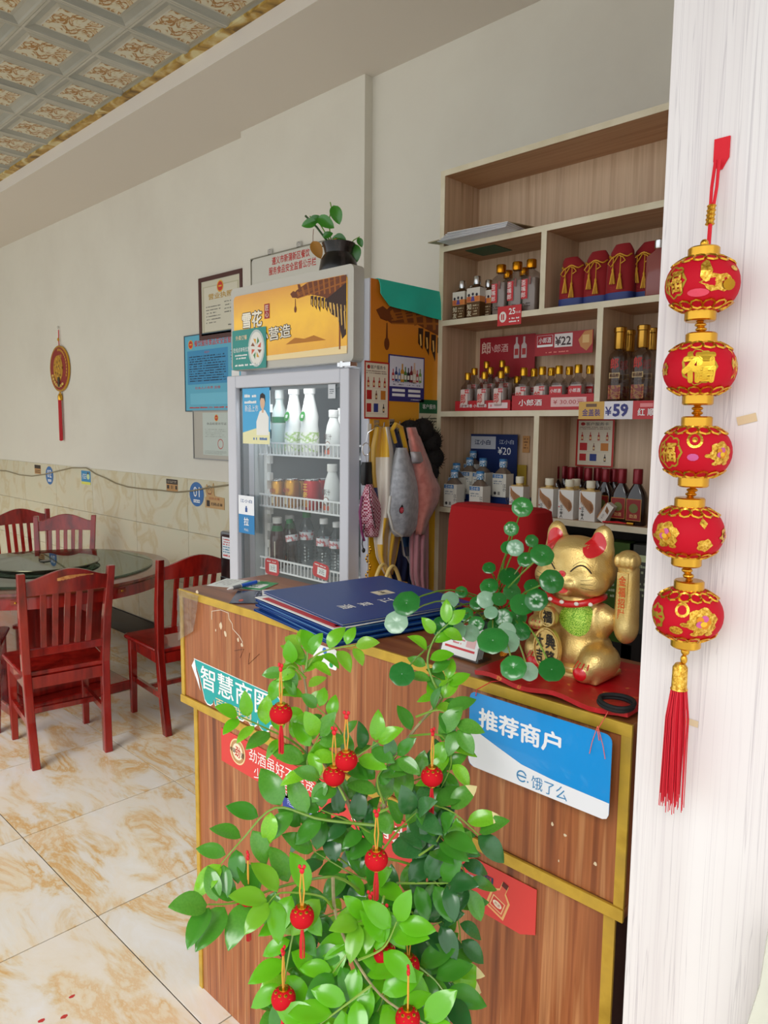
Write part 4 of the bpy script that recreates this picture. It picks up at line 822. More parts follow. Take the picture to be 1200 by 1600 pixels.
# ---- bottles on the shelves
def sb(kind):
    r = thing('liquor_bottle', 'x', 'bottle')
    G_ = mat('#c8982e', .22, 1.0); LR = mat('#c4242a', .45)
    def front(l, y): l.M = Matrix.Translation((0, y, 0)) @ Matrix.Rotation(PI/2, 4, 'X')
    if kind == 'small':      # little clear liquor bottle, gold cap, red label
        B().loft([(.020, .014, 0, 4), (.022, .016, .004, 4), (.022, .016, .064, 4), (.019, .014, .072, 3), (.0095, .0095, .083), (.0085, .0085, .095)], BGLASS, 20).loft([(.018, .012, .003, 4), (.0195, .0135, .06, 4)], mat('#d6ccc6', .25), 12).build('body', r)
        B().lathe([(.0105, .091), (.0108, .093), (.0108, .112), (.0095, .1145)], G_, 16).build('cap', r)
        l = B(); front(l, -.0163); l.rect(-.017, .008, .013, .058, mat('#d8c4bc', .5), 0); l.text('郎', -.006, .028, .034, mat('#c42a1c', .45), .0004, w=.020, bold=.02); l.rect(.0, .046, .018, .058, LR, .0005); l.text('小郎酒', .009, .052, .007, PW, .0008); l.build('label', r, recalc=False)
    elif kind == 'small_red':
        B().loft([(.020, .014, 0, 4), (.022, .016, .004, 4), (.022, .016, .064, 4), (.019, .014, .072, 3), (.0095, .0095, .083), (.0085, .0085, .095)], BGLASS, 20).loft([(.018, .012, .003, 4), (.0195, .0135, .06, 4)], mat('#d6ccc6', .25), 12).build('body', r)
        B().lathe([(.0105, .091), (.0108, .093), (.0108, .112), (.0095, .1145)], G_, 16).build('cap', r)
        l = B(); front(l, -.0163); l.rect(-.020, .014, .020, .056, LR, 0); l.text('小郎酒', 0, .044, .011, PW, .0004, w=.034, bold=.01); l.text('郎', 0, .026, .016, mat('#d8885a', .4), .0004); l.build('label', r, recalc=False)
    elif kind == 'flat':     # row 1: clear square bottles with wide gold caps
        B().loft([(.024, .015, 0, 5), (.026, .017, .004, 5), (.026, .017, .098, 5), (.022, .015, .106, 3), (.010, .010, .114), (.009, .009, .122)], BGLASS, 20).loft([(.022, .013, .003, 5), (.023, .014, .09, 5)], mat('#a89c94', .25), 12).build('body', r)
        B().lathe([(.0135, .119), (.014, .121), (.014, .140), (.0125, .142)], mat('#d08a1c', .25, 1.0), 16).build('cap', r)
        l = B(); front(l, -.0173); l.rect(-.020, .035, -.0, .088, LR, .0); l.text('歪\n嘴\n郎', -.013, .062, .046, PW, .0004); l.rect(.003, .072, .010, .094, mat('#8a5048', .5)); l.lines(-.018, .012, .01, .026, 2, mat('#4a3a34', .5)); l.build('label', r, recalc=False)
    elif kind == 'friend':
        B().loft([(.021, .015, 0, 6), (.0225, .0165, .003, 6), (.0225, .0165, .082, 6), (.018, .014, .088, 3), (.009, .009, .093), (.008, .008, .098)], mat('#4a3018', .15), 20).build('body', r)
        B().lathe([(.0105, .095), (.011, .097), (.011, .116), (.0098, .118)], mat('#c8c8c8', .22, 1.0), 16).build('cap', r)
        b = B(); b.bb(-.0235, .0235, -.0175, .0175, .002, .044, mat('#5a3a18', .5)); b.bb(-.0235, .0235, -.0175, .0175, .044, .060, mat('#d88a4c', .5)); b.bb(-.0235, .0235, -.0175, .0175, .060, .084, mat('#d8d0c4', .5))
        front(b, -.0178); b.text('知友', -.012, .023, .030, mat('#e8dcc0', .5), .0004, w=.012) if False else b.text('知\n友', -.013, .022, .034, mat('#e8dcc0', .5), .0004, bold=.01); b.lines(.0, .006, .020, .038, 4, mat('#c8b490', .5), z=.0004)
        for k in range(3): x = -.015+.014*k; b.disc(x, .064+.002*(k % 2), .0042, .0045, mat('#2a2030', .5), .0005, 10); b.poly([(x-.007, .046), (x+.007, .046), (x+.004, .060), (x-.004, .060)], mat(['#c0603a', '#5a4a90', '#d87a3a'][k], .5), .0004)
        b.build('sleeve', r)
    elif kind == 'jiang':
        B().loft([(.022, .017, .0, 6), (.023, .018, .003, 6), (.023, .018, .070, 6), (.018, .014, .080, 3), (.0095, .0095, .088), (.0085, .0085, .095)], mat('#6f5f52', .12), 20).build('body', r)
        c = noisy('check_cap', [(.47, '#3f86b4'), (.53, '#e4e8ea')], 330, .4, rnd=False, detail=0)
        B().lathe([(.0115, .090), (.012, .092), (.012, .108)], c, 16).lathe([(.012, .108), (.012, .114), (.010, .1155)], mat('#3a7cb4', .4), 16).build('cap', r)
        b = B(); b.bb(-.0248, .0248, -.0195, .0195, .001, .071, mat('#dcd8cc', .55)); front(b, -.0198); b.rect(-.0235, .058, .0135, .069, mat('#2a6ea8', .4), .0003); b.text('江小白', -.005, .0635, .0085, PW, .0006, w=.028, bold=.02)
        b.lines(-.020, .038, .010, .052, 2, mat('#7a8490', .5), z=.0004); b.disc(-.014, .012, .005, .005, mat('#3a3436', .5), .0004, 8); b.rect(-.004, .007, .004, .017, mat('#8a8680', .5), .0004); b.rect(.0142, .002, .0146, .07, mat('#a8a49a', .5), .0004); b.text('江\n小', .0195, .030, .022, mat('#3a3a40', .5), .0004, bold=.02); b.build('sleeve', r)
    elif kind == 'wing':
        B().lathe([(.012, .09), (.0115, .100)], mat('#c9a860', .2), 16).build('neck', r)
        B().lathe([(.0125, .098), (.0135, .10), (.0135, .118), (.012, .1195)], mat('#e6dfc8', .4), 18).build('cap', r)
        b = B(); b.bb(-.026, .026, -.019, .019, 0, .088, mat('#e3dfd8', .5)); b.bb(-.022, .022, -.016, .016, .088, .092, mat('#b9985a', .3)); front(b, -.0193); wg = mat('#a8754a', .5); w2 = mat('#855634', .5)
        pts = [(-.020, .084), (-.012, .072), (.0, .064), (.012, .058), (.018, .050), (.020, .040), (.017, .030), (.011, .026)]
        for k in range(8): pts += [(.010-.004*k, .024+.004*k*.9), (.0075-.0038*k, .030+.0045*k)]
        pts += [(-.020, .062)]; pts = [(x_*1.12, .052+(y_-.052)*1.12) for x_, y_ in pts]
        b.poly(pts, wg, .0004); b.poly([(.009, .055), (.017, .050), (.020, .040), (.017, .030), (.011, .030)], w2, .0007)
        for k in range(5): b.poly([(-.016+.002*k, .074-.007*k), (.010, .050-.004*k), (.010, .0485-.004*k), (-.016+.002*k, .0725-.007*k)], w2, .0008)
        b.text('三\n十\n年\n人', -.014, .022, .038, mat('#2a2422', .5), .0006, w=.011, bold=.04); b.rect(-.024, .034, -.020, .038, mat('#c03028', .5), .0005); b.build('box', r)
    elif kind == 'dark':
        B().loft([(.024, .014, 0, 3.5), (.026, .016, .004, 3.5), (.0265, .0165, .07, 3.5), (.022, .015, .085, 3), (.0105, .0105, .104), (.0095, .0095, .115)], mat('#1c0a08', .08, coat=.5), 20).build('body', r)
        B().lathe([(.0118, .106), (.0122, .108), (.0122, .142), (.011, .144)], mat('#7c1420', .3, .3), 18).build('cap', r)
        l = B(); front(l, -.0172); l.rect(-.020, .012, .020, .068, mat('#b8843c', .4), .0); l.rect(-.0185, .0135, .0185, .0665, mat('#8a1a16', .45), .0003); l.disc(0, .044, .012, .012, mat('#6a6a34', .5), .0006); l.text('劲酒', 0, .024, .010, mat('#d8b070', .45), .0006, bold=.01); l.build('label', r, recalc=False)
    elif kind == 'tall':
        B().lathe([(.027, 0), (.030, .004), (.030, .150), (.026, .162), (.014, .172), (.013, .178)], BGLASS, 24).build('body', r)
        B().lathe([(.0155, .174), (.017, .177), (.0165, .222), (.0185, .224), (.0185, .236), (.016, .238)], mat('#b98a3a', .25, 1.0), 20).build('cap', r)
        l = B()
        l.text('郎', .0, .132, .032, mat('#b83028', .45), .0, w=.026, bold=.03); l.rect(-.017, .090, .017, .106, mat('#cfb070', .4)); l.text('郎品郎', 0, .098, .010, mat('#4a1810', .5), .0003, bold=.02); l.lines(-.012, .078, .012, .084, 1, mat('#6a5a50', .5))
        fl_ = noisy('label_red_gold', [(.45, '#9a2018'), (.52, '#cf9c3a'), (.6, '#9a2018')], 90, .4, rnd=False); l.rect(-.020, .030, .020, .070, fl_); l.text('白酒', 0, .018, .008, mat('#8a9a30', .5), .0)
        l.v = [Vector((.0308*math.sin(v.x/.0308), -.0308*math.cos(v.x/.0308)-v.z, v.y)) for v in l.v]; l.build('label', r, recalc=False)
    elif kind == 'crystal':
        B().loft([(.026, .018, 0, 6), (.028, .02, .004, 6), (.028, .02, .10, 6), (.012, .012, .115), (.010, .010, .125)], mat('#a8605a', .15, trans=.35), 20).build('body', r)
        B().lathe([(.012, .12), (.013, .122), (.013, .14), (.011, .142)], CHROME, 16).build('cap', r)
    return r
pro = {}
def place(kind, px, zb, lab, y=0.03, grp=None, sc=1.0, rz=0.0, x=None):
    yy = SY+y; X = W(px, 560, y=yy).x if x is None else x
    py_ref = {'friend': 470, 'flat': 470}.get(kind, 600)
    X = W(px, py_ref if zb > 1.3 else 770, y=yy).x
    loc = (X, yy, zb+.0004)
    if kind not in pro: o = pro[kind] = sb(kind); o.location = loc; o['label'] = lab
    else: o = dup(pro[kind], loc, 0, lab)
    o.rotation_euler = (0, 0, rz); o.scale = (sc,)*3
    if grp: o['group'] = grp
    elif 'group' in o: del o['group']
    return o
# row 1 left
for k, (px, y, sc) in enumerate(((722, .04, 1.1), (737, .10, 1.05), (745, .03, 1.14), (763, .06, 1.05))):
    place('friend', px, z2, 'silver-capped bottle in a brown sleeve, %s of four on the upper left shelf' % ['leftmost', 'second', 'third', 'rightmost'][k], y, 'silver-capped bottles', sc)
for k, (px, y, sc) in enumerate(((782, .035, 1.12), (793, .11, 1.1), (807, .035, 1.12), (818, .11, 1.1), (829, .035, 1.12))):
    place('flat', px, z2, 'flat gold-capped bottle, %s of five right of the silver caps' % ORD[k], y, 'gold-capped flat bottles', sc)
# row 2 left: stepped cluster of small bottles
RB2 = mat('#b41c24', .45)
step = B(); xa, xb = W(716, 620, y=SY+.02).x, W(798, 620, y=SY+.02).x
trz = W(716, 620, y=SY+.01).z-z3
tx1 = W(799, 620, y=SY+.01).x; tx0 = W(713, 625, y=SY+.01).x
ty = tag(B().bb(tx0, tx1, SY+.004, SY+.030, z3+.0005, z3+.012, RB2).bb(tx0, tx1, SY+.004, SY+.006, z3+.012, z3+.034, RB2).bb(tx0, tx1, SY+.032, SY+.078, z3+.0005, z3+.030, RB2).bb(tx0+.02, tx1, SY+.080, SY+.125, z3+.0005, z3+.055, RB2).build('display_tray'), 'left red stepped display tray with white lettering holding small bottles', 'display tray')
p = B(); p.M = Matrix.Translation(((tx0+tx1)/2, SY+.0035, z3+.017)) @ Matrix.Rotation(PI/2, 4, 'X'); w = tx1-tx0; p.text('浓酱兼香 小瓶白酒', -w*.16, 0, .011, PW, w=w*.5, bold=.01); p.rect(w*.12, -.009, w*.46, .009, mat('#e0c8c8', .4)); p.text('¥', w*.17, 0, .011, RED, .0009); p.build('print', ty, recalc=False)
tz = [z3+.0125, z3+.0305, z3+.0555]; k = 0
names = []
for row, (y, pxs) in enumerate(((.0475, ()), (.055, (735, 760, 787)), (.103, (746, 771, 795)))): pass
for px, y, zr in ((731, .018, z3+.0125), (757, .018, z3+.0125), (783, .018, z3+.0125), (741, .056, z3+.0305), (766, .056, z3+.0305), (791, .056, z3+.0305), (760, .103, z3+.0555), (784, .103, z3+.0555), (808, .103, z3+.0005)):
    rn = 'front' if y < .03 else 'middle' if y < .08 else 'back'; k2 = k % 3
    place('small', px, zr, 'small clear bottle, %s in the %s row of the left red tray' % (['left', 'centre', 'right'][k2], rn), y, 'small bottles in the left tray', 1.0); k += 1
tx2 = W(800, 620, y=SY+.01).x+.003; tx3 = xd2-.004
ty2 = tag(B().bb(tx2, tx3, SY+.006, SY+.008, z3+.0005, z3+.047, RB2).bb(tx2, tx3, SY+.008, SY+.10, z3+.0005, z3+.010, RB2).build('display_tray'), 'right red display tray with white lettering and a price window', 'display tray')
p = B(); p.M = Matrix.Translation(((tx2+tx3)/2, SY+.0055, z3+.024)) @ Matrix.Rotation(PI/2, 4, 'X'); w = tx3-tx2; p.text('小郎酒', -w*.26, 0, .020, PW, w=w*.30, bold=.01); p.rect(.0, -.014, w*.42, .014, mat('#e0b4b0', .4)); p.text('¥ 30.00元', w*.21, 0, .015, mat('#b03030', .4), .0009, w=w*.36); p.build('print', ty2, recalc=False)
for k, (px, y, kd) in enumerate(((818, .03, 'small'), (847, .03, 'small'), (873, .03, 'small_red'), (903, .03, 'small_red'), (834, .075, 'small'), (861, .075, 'small'), (889, .075, 'small_red'), (921, .075, 'small_red'))):
    place(kd, px, z3+.0105, 'small bottle with %s label, %s in the %s row of the right tray' % ('a red' if kd != 'small' else 'a pale', ['leftmost', 'second', 'third', 'rightmost'][k % 4], 'front' if y < .05 else 'rear'), y, 'small bottles in the right tray', 1.08)
# red display boards behind
def shcard(px, y, lab, base, draw, t=.002, name='display_board', cat='board', py2=None, **kw):
    a = W(px[0], px[1], y=y); c = W(px[2], px[3], y=y); w = c.x-a.x; h = W(px[0], px[1], y=y).z-W(px[0], px[3], y=y).z
    return card(name, lab, cat, w, h, t, base, ((a.x+c.x)/2, y, (W(px[0], px[1], y=y).z+W(px[0], px[3], y=y).z)/2), FRONT, draw=draw, **kw)
shcard((751, 529, 835, 592), SY+.165, 'red display board with two bottles printed, behind the stepped small bottles', mat('#9c1a26', .45), lambda p, w, h: (p.text('郎', -w*.38, h*.25, h*.3, mat('#e0b8a8', .4), bold=.02), p.text('小郎酒', -w*.17, h*.22, h*.2, mat('#e8c0b8', .4)), bottle_ico(p, w*.18, h*.2, h*.5, '#c8b8b4', '#b03030'), bottle_ico(p, w*.31, h*.2, h*.5, '#c8b8b4', '#b03030')))
shcard((837, 523, 926, 557), SY+.12, 'red price board with gift boxes reading 22, above the small bottles', mat('#a81822', .45), lambda p, w, h: (p.rect(-w*.46, -h*.1, -w*.18, h*.42, PW), p.rect(-w*.455, -h*.0, -w*.185, h*.41, mat('#a81822', .45), .0006), p.text('小郎酒', -w*.32, h*.2, h*.26, PW, .0008, w=w*.22, bold=.01), p.rect(-w*.15, -h*.16, w*.16, h*.44, mat('#e2d8d4', .4)), p.text('¥22', .0, h*.12, h*.4, mat('#3a1818', .4), .0008, bold=.03), p.lines(-w*.3, -h*.42, w*.1, -h*.3, 1, mat('#e08878', .4)),
    p.poly([(w*.26, h*.1), (w*.36, h*.46), (w*.49, h*.5), (w*.49, -h*.1), (w*.40, -h*.40), (w*.30, -h*.2)], mat('#c8884c', .5)), p.rect(w*.33, -h*.05, w*.44, h*.3, mat('#e0b878', .5), .0008)))
# row 2 right: tall bottles
for k, (px, y) in enumerate(((966, .04), (980, .115), (1002, .04), (1016, .115))): place('tall', px, z3, 'tall clear bottle with a long gold cap, %s of four' % ['front left', 'rear left', 'front right', 'rear right'][k], y, 'tall clear bottles', .98)
# row 1 right: red cloth bags + crystal bottle
def redbag(lab, px, y, h, s, lean):
    X = W(px, 440, y=SY+y).x; r = thing('gift_bag', lab, 'gift bag', (X, SY+y, z2+.0004), 0)
    w = .043*s; V_ = mat('#8a0c14', .8, sheen=.08)
    B().loft([(w, .026, 0, 3), (w*1.02, .028, .01, 3), (w*1.03, .030, h*.45, 2.6), (w*1.0, .027, h*.72, 2.4), (w*.86, .020, h*.80, 2.2), (w*.84, .019, h*.88, 2, lean*.004), (w*.66, .012, h*.97, 2, lean*.010), (w*.52, .008, h*1.02, 2, lean*.012)], V_, 24).build('bag', r)
    B().loft([(w*1.03, .029, .002, 3), (w*1.045, .0295, .024, 3)], mat('#2a3a78', .5), 24, caps=False).build('blue_band', r)
    c = B(); GC = mat('#d0982a', .5, .3); pts = []
    for k in range(15): a = -PI*.95+k/14*PI*.9; pts.append((w*.78*math.cos(a)*1.05, -abs(.024*math.sin(a))-.006, h*.79+.004*math.sin(k)))
    c.tube(pts, .0022, GC, 6); c.tube([(-.004, -.03, h*.79), (-.016, -.034, h*.74), (-.026, -.034, h*.66), (-.016, -.035, h*.60), (-.004, -.034, h*.70), (.004, -.034, h*.78)], .0018, GC, 6); c.tube([(.004, -.031, h*.79), (.018, -.034, h*.75), (.026, -.034, h*.68), (.014, -.034, h*.64)], .0018, GC, 6); c.build('cord', r)
    for x_, zt_ in ((-.010, h*.56), (.012, h*.46)):
        t = B(); t.tube([(x_, -.034, h*.78), (x_, -.035, zt_)], .0013, GC, 6)
        for k in range(9): a = k*.7; t.tube([(x_, -.035, zt_), (x_+.005*math.cos(a)*.8, -.035+.003*math.sin(a), zt_-.018), (x_+.008*math.cos(a), -.035+.004*math.sin(a), zt_-.042)], .0013, GC, 4)
        t.lathe([(.002, zt_+.002), (.0038, zt_-.003), (.003, zt_-.009)], GC, 8, c=(x_, -.035)); t.build('tassel', r)
    p = B(); p.M = Matrix.Translation((0, -.0285, h*.36)) @ Matrix.Rotation(PI/2, 4, 'X'); p.text('郎酒', .0, .0, .014, mat('#c84030', .4)); p.lines(-.02, -.03, .02, -.016, 3, mat('#b83a30', .4), fill=.2); p.build('print', r, recalc=False)
redbag('red velvet gift bag with gold tassels, first on the left of the upper shelf', 897, .05, .145, .98, -1)
redbag('red velvet gift bag with a single gold bow, second from the left', 934, .06, .152, .98, 0)
redbag('red velvet gift bag with a drooping gold cord, third from the left', 971, .05, .158, .95, 0)
redbag('red velvet gift bag at the right, half behind the square bottle', 1008, .085, .160, .95, 1)
place('crystal', 1020, z2, 'square pinkish glass bottle at the right end of the upper shelf', .028, None, 1.05)
# row 3 left
shcard((735, 678, 806, 790), SY+.175, 'dark blue display board reading 20 behind the blue-capped bottles', mat('#12285c', .45), lambda p, w, h: (p.rect(-w*.47, h*.30, w*.06, h*.47, mat('#b8bcc4', .4)), p.text('江小白', -w*.22, h*.39, h*.07, mat('#1a2a50', .4), .0008, w=w*.34, bold=.03), p.text('江小白', w*.28, h*.40, h*.06, mat('#a8b0c0', .4), w=w*.3, bold=.02), p.text('¥20', w*.24, h*.28, h*.10, PW, bold=.0)))
jb = tag(B().bb(W(697, 780, y=SY+.1).x, xd3-.07, SY+.09, SY+.165, z4+.0005, z4+.040, mat('#14306a', .45)).bb(W(710, 780, y=SY+.05).x, xd3-.09, SY+.055, SY+.088, z4+.0005, z4+.020, mat('#14306a', .45)).build('display_step'), 'dark blue stepped display stand under the blue-capped bottles', 'display stand')
jl = [(713, .022, 0.0005, 'front left'), (754, .022, .0005, 'front right'), (716, .070, .0205, 'far left behind the front pair'), (737, .112, .0405, 'second in the back row'), (758, .100, .0405, 'third in the back row'), (790, .100, .0405, 'rightmost')]
for k, (px, y, dz, lb) in enumerate(jl): place('jiang', px, z4+dz, 'blue-capped bottle in cream sleeve, %s' % lb, y, 'blue-capped bottles', 1.12)
place('jiang', 742, z4+.0405, 'blue-capped bottle at the very back touching the blue board', .150, 'blue-capped bottles', 1.05).location.z += .03
gl_ = thing('wine_glass', 'tiny stemmed liquor glass at the right end of the blue bottles', 'glass', (W(795, 800, y=SY+.03).x, SY+.03, z4+.0005)); B().lathe([(.012, 0), (.012, .0015), (.002, .004), (.002, .018), (.009, .030), (.013, .042), (.012, .05)], BGLASS, 16).build('bowl', gl_)
place('wing', 817, z4, 'white boxed bottle with a brown wing at the right end of the left compartment', .03, 'winged white boxes', 1.0)
o = shcard((807, 726, 822, 764), SY+.183, 'mustard yellow card leaning behind the single winged box', mat('#a88a2a', .5), None, name='yellow_card', cat='card')
o = shcard((817, 681, 827, 707), SY+.186, 'small tan paper note on the back panel of the lower left compartment', mat('#c08a50', .5), lambda p, w, h: p.lines(-w*.3, -h*.3, w*.3, h*.4, 4, mat('#7a5030', .5)), t=.0008, name='paper_note', cat='paper')
# row 3 right
for k, px in enumerate((864, 896, 930)): place('wing', px, z4, 'white boxed bottle with a brown wing, %s of three in front on the right' % ['left', 'middle', 'right'][k], .03, 'winged white boxes', 1.0)
place('wing', 906, z4, 'winged white box hidden behind the middle one, only its cap showing', .075, 'winged white boxes', 1.0)
for k, (px, y) in enumerate(((873, .125), (886, .16), (898, .125), (911, .16), (925, .125), (940, .155), (953, .12), (966, .15))):
    place('dark', px, z4, 'red-capped dark flask, %s from the left behind the winged boxes' % ORD[k], y, 'red-capped dark bottles', 1.06)
place('dark', 979, z4, 'red-capped dark bottle standing right of the tilted box', .06, None, 1.1); place('dark', 1004, z4, 'red-capped dark bottle nearest the pillar with a full red label', .035, None, 1.12)
shcard((902, 655, 958, 728), SY+.182, 'cream poster with a red border and rows of small bottles on the shelf back', mat('#dcd0b8', .5), d_svc, t=.0008, name='bottle_poster', cat='poster')
o = thing('tilted_box', 'winged cardboard box lying tilted between the dark bottles', 'box', (W(951, 790, y=SY+.035).x, SY+.035, z4+.029), (0, .55, 0)); B().box((0, 0, 0), (.024, .036, .058), mat('#ddd6cc', .5)).box((-.014, 0, -.002), (.004, .036, .05), mat('#b07a4a', .5)).build('box', o)
p = B(); p.M = Matrix.Translation((0, -.0183, 0)) @ Matrix.Rotation(PI/2, 4, 'X'); p.poly([(-.008, .02), (.006, .012), (.008, .0), (-.004, .004)], mat('#8a5a30', .5)); p.text('三\n十', -.002, -.014, .016, BLACK); p.build('print', o, recalc=False)
tas = thing('red_tassel', 'red tassel with a gold end lying on the shelf edge above the cat', 'tassel', (0, 0, 0)); a = W(940, 806, y=SY+.006); 
t = B()
for k in range(16): t.tube([(a.x+.003*R.random(), SY+.010+.008*R.random(), z4+.002+.003*R.random()), (a.x+.045, SY+.012+.004*R.random(), z4+.004+.004*R.random()), (a.x+.078, SY+.014, z4+.005)], .0012, RED, 4)
t.tube([(a.x+.02, SY+.008, z4+.003), (a.x+.015, SY-.002, z4-.002), (a.x+.0, SY-.003, z4-.03)], .0006, RED, 4); t.build('threads', tas)
B().tube([(a.x+.076, SY+.014, z4+.0055), (a.x+.095, SY+.015, z4+.0055)], .0045, GOLD, 8).build('gold_end', tas)
# papers and clip folder on top-left shelf
o = tag(B().box((-1.515, SY+.03, z1+.020), (.31, .17, .003), mat('#a89878', .5), rot=(.10, -.045, .03)).build('clip_folder'), 'beige clip folder lying on the top left shelf over the edge', 'folder')
o = thing('paper_stack', 'stack of loose white papers poking out under the beige folder', 'paper', (-1.49, SY+.02, z1+.0005), .05)
for k in range(6): B().box((.006*k, -.004*k+.0, .001+.0022*k), (.27-.01*k, .16, .0012), PW if k % 2 else mat('#d8d8e0', .5), rot=(.0, -.0, .02*k-.05)).build('sheet', o)
gp = shcard((735, 393, 788, 404), SY+.1, 'x', mat('#2a5a3a', .5), None) if False else None
tag(B().box((-1.52, SY+.08, z1-BT-.0012), (.12, .10, .0012), mat('#2c5c40', .5)).build('green_leaflet'), 'green leaflet stuck under the top left shelf board', 'leaflet')
# dark stores below, behind the cat
xx = W(845, 900, y=SY+.02).x
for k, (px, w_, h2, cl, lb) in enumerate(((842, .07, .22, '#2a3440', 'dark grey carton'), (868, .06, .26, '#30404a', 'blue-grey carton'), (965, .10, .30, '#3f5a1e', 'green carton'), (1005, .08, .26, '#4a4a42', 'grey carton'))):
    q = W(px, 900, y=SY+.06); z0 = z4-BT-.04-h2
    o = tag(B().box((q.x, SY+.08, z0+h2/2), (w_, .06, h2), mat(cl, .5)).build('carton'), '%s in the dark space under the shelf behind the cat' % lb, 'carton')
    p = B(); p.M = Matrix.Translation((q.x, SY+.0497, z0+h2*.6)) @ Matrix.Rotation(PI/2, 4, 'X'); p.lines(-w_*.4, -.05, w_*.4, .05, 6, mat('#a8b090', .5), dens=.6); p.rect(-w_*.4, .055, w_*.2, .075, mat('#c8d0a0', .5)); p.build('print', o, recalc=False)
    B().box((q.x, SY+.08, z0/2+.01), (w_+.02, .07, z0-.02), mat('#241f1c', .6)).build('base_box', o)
# red cloth over a chair back, between fridge and cat
RC = mat('#9c0408', .9)
q0 = W(690, 788, y=1.62); q1 = W(826, 788, y=1.62); cx, hw_ = (q0.x+q1.x)/2, (q1.x-q0.x)/2
rc = thing('covered_chair', 'chair behind the counter fully covered by a plain red cloth', 'chair', (cx, 1.70, 0))
gr = []
for i in range(26):
    t = i/25; row = []
    for j in range(44):
        a = 2*PI*j/43; c, s = math.cos(a), math.sin(a)
        e = 6.0; rx = (hw_+.015*t); ryy = .055+.05*t
        x = rx*math.copysign(abs(c)**(2/e), c); y = ryy*math.copysign(abs(s)**(2/e), s)
        wv = .006*t*math.sin(a*9+t*2)+.003*math.sin(a*4)
        if i == 0: x *= .90; y *= .7; z = q0.z+.001
        elif i == 1: x *= .975; y *= .93; z = q0.z-.006
        else: z = q0.z-.02-(q0.z-.12)*(t-.06)
        row.append((x*(1+wv*4), y*(1+wv*8), z))
    gr.append(row)
B().sheet(gr, RC, .004).build('cloth', rc); B().loft([(hw_*.88, .038, q0.z+.0, 6), (hw_*.88, .038, q0.z+.003, 6)], RC, 24).build('cloth_top', rc)
fb = B()
for sx in (-1, 1):
    for sy in (-1, 1): fb.bb(sx*hw_*.75-.015, sx*hw_*.75+.015, sy*.03-.012, sy*.03+.012, 0, q0.z-.03, BLACK)
fb.build('frame', rc)
# ================================================================= WALL THINGS
BRF = mat('#4a1c14', .35)
def emblem(p, x, y, s): p.disc(x, y, s, s, mat('#c82818', .4), .0006); p.ringf(x, y, s*.8, s, mat('#e0b030', .4), .0009, 20); p.rect(x-s*.5, y-s*.1, x+s*.5, y+s*.15, mat('#e0b030', .4), .0010)
pxcard('framed_licence', 'dark wood framed licence certificate hanging above the blue notice board', 'certificate', (317, 442, 379, 517), WY-.001, .012, mat('#cfcab4', .35), border=(.025, .006, BRF),
       draw=lambda p, w, h: (p.rect(-w*.46, -h*.45, w*.46, h*.40, mat('#bdb899', .4), .0003), p.rect(-w*.43, -h*.43, w*.43, h*.38, mat('#d4cfbb', .4), .0005), emblem(p, 0, h*.36, w*.085), p.text('营业执照', 0, h*.20, h*.11, mat('#b8902c', .35), .0008, w=w*.62, bold=.02), p.lines(-w*.38, -h*.30, 0, h*.05, 6, mat('#5a5a50', .5), fill=.35), p.lines(w*.1, -h*.15, w*.4, h*.1, 4, mat('#5a5a50', .5), fill=.35), p.lines(w*.18, -h*.38, w*.38, -h*.33, 1, mat('#5a5a50', .5), z=.001)))
LBN = mat('#5ab0cc', .4)
def d_nb(p, w, h):
    tr = mat('#c8342a', .4); p.text('餐饮服务食品安全监督信息公示', w*.06, h*.39, h*.085, tr, w=w*.80, bold=.015); emblem(p, -w*.40, h*.385, w*.04)
    p.rect(-w*.46, -h*.15, w*.18, h*.30, mat('#2f8fc0', .4)); p.text('承 诺 书', -w*.14, h*.265, h*.03, tr, .0009); p.lines(-w*.43, -h*.12, w*.15, h*.235, 11, mat('#12304a', .5), z=.0008)
    p.text('社会人人有责 监督', -w*.14, -h*.20, h*.035, tr, w=w*.4); p.rect(-w*.42, -h*.42, w*.18, -h*.27, mat('#6cc0da', .4), .0006)
    p.lines(w*.22, h*.12, w*.46, h*.3, 5, mat('#1c4a5a', .5)); p.disc(w*.28, h*.07, w*.05, w*.05, mat('#6a4028', .5)); p.rect(w*.23, -h*.12, w*.34, 0, PW); p.rect(w*.2, -h*.42, w*.46, -h*.2, mat('#3a8ac8', .4)); p.rect(w*.23, -h*.36, w*.34, -h*.25, mat('#e0e8ec', .4), .0007); p.disc(w*.28, -h*.3, w*.03, w*.03, mat('#d05050', .5), .0009); p.text('3', w*.28, -h*.3, h*.05, PW, .0012)
    p.lines(-w*.46, -h*.48, w*.3, -h*.44, 1, tr)
pxcard('notice_board', 'light blue food safety notice board on the wall left of the fridge', 'notice board', (291, 527, 395, 640), WY-.001, .012, LBN, draw=d_nb, border=(.006, .003, mat('#2f4a5a', .35)))
pxcard('framed_permit', 'silver framed pale permit below the blue notice board', 'certificate', (305, 643, 380, 720), WY-.001, .012, mat('#b7b2a6', .35), border=(.006, .005, mat('#8e8f90', .3, .8)),
       draw=lambda p, w, h: (p.rect(-w*.30, -h*.42, w*.26, h*.47, mat('#c2ccc4', .4), .0003), emblem(p, -w*.0, h*.36, w*.04), p.text('食品经营许可证', -w*.0, h*.24, h*.05, mat('#5a6058', .5), .0006, w=w*.42), p.lines(-w*.25, -h*.05, w*.2, h*.14, 5, mat('#6a7068', .5), fill=.25, dens=.5), p.ringf(w*.08, -h*.18, w*.05, w*.06, mat('#c05048', .5)), p.lines(-w*.26, -h*.4, w*.2, -h*.32, 3, mat('#6a7068', .5), fill=.25)))
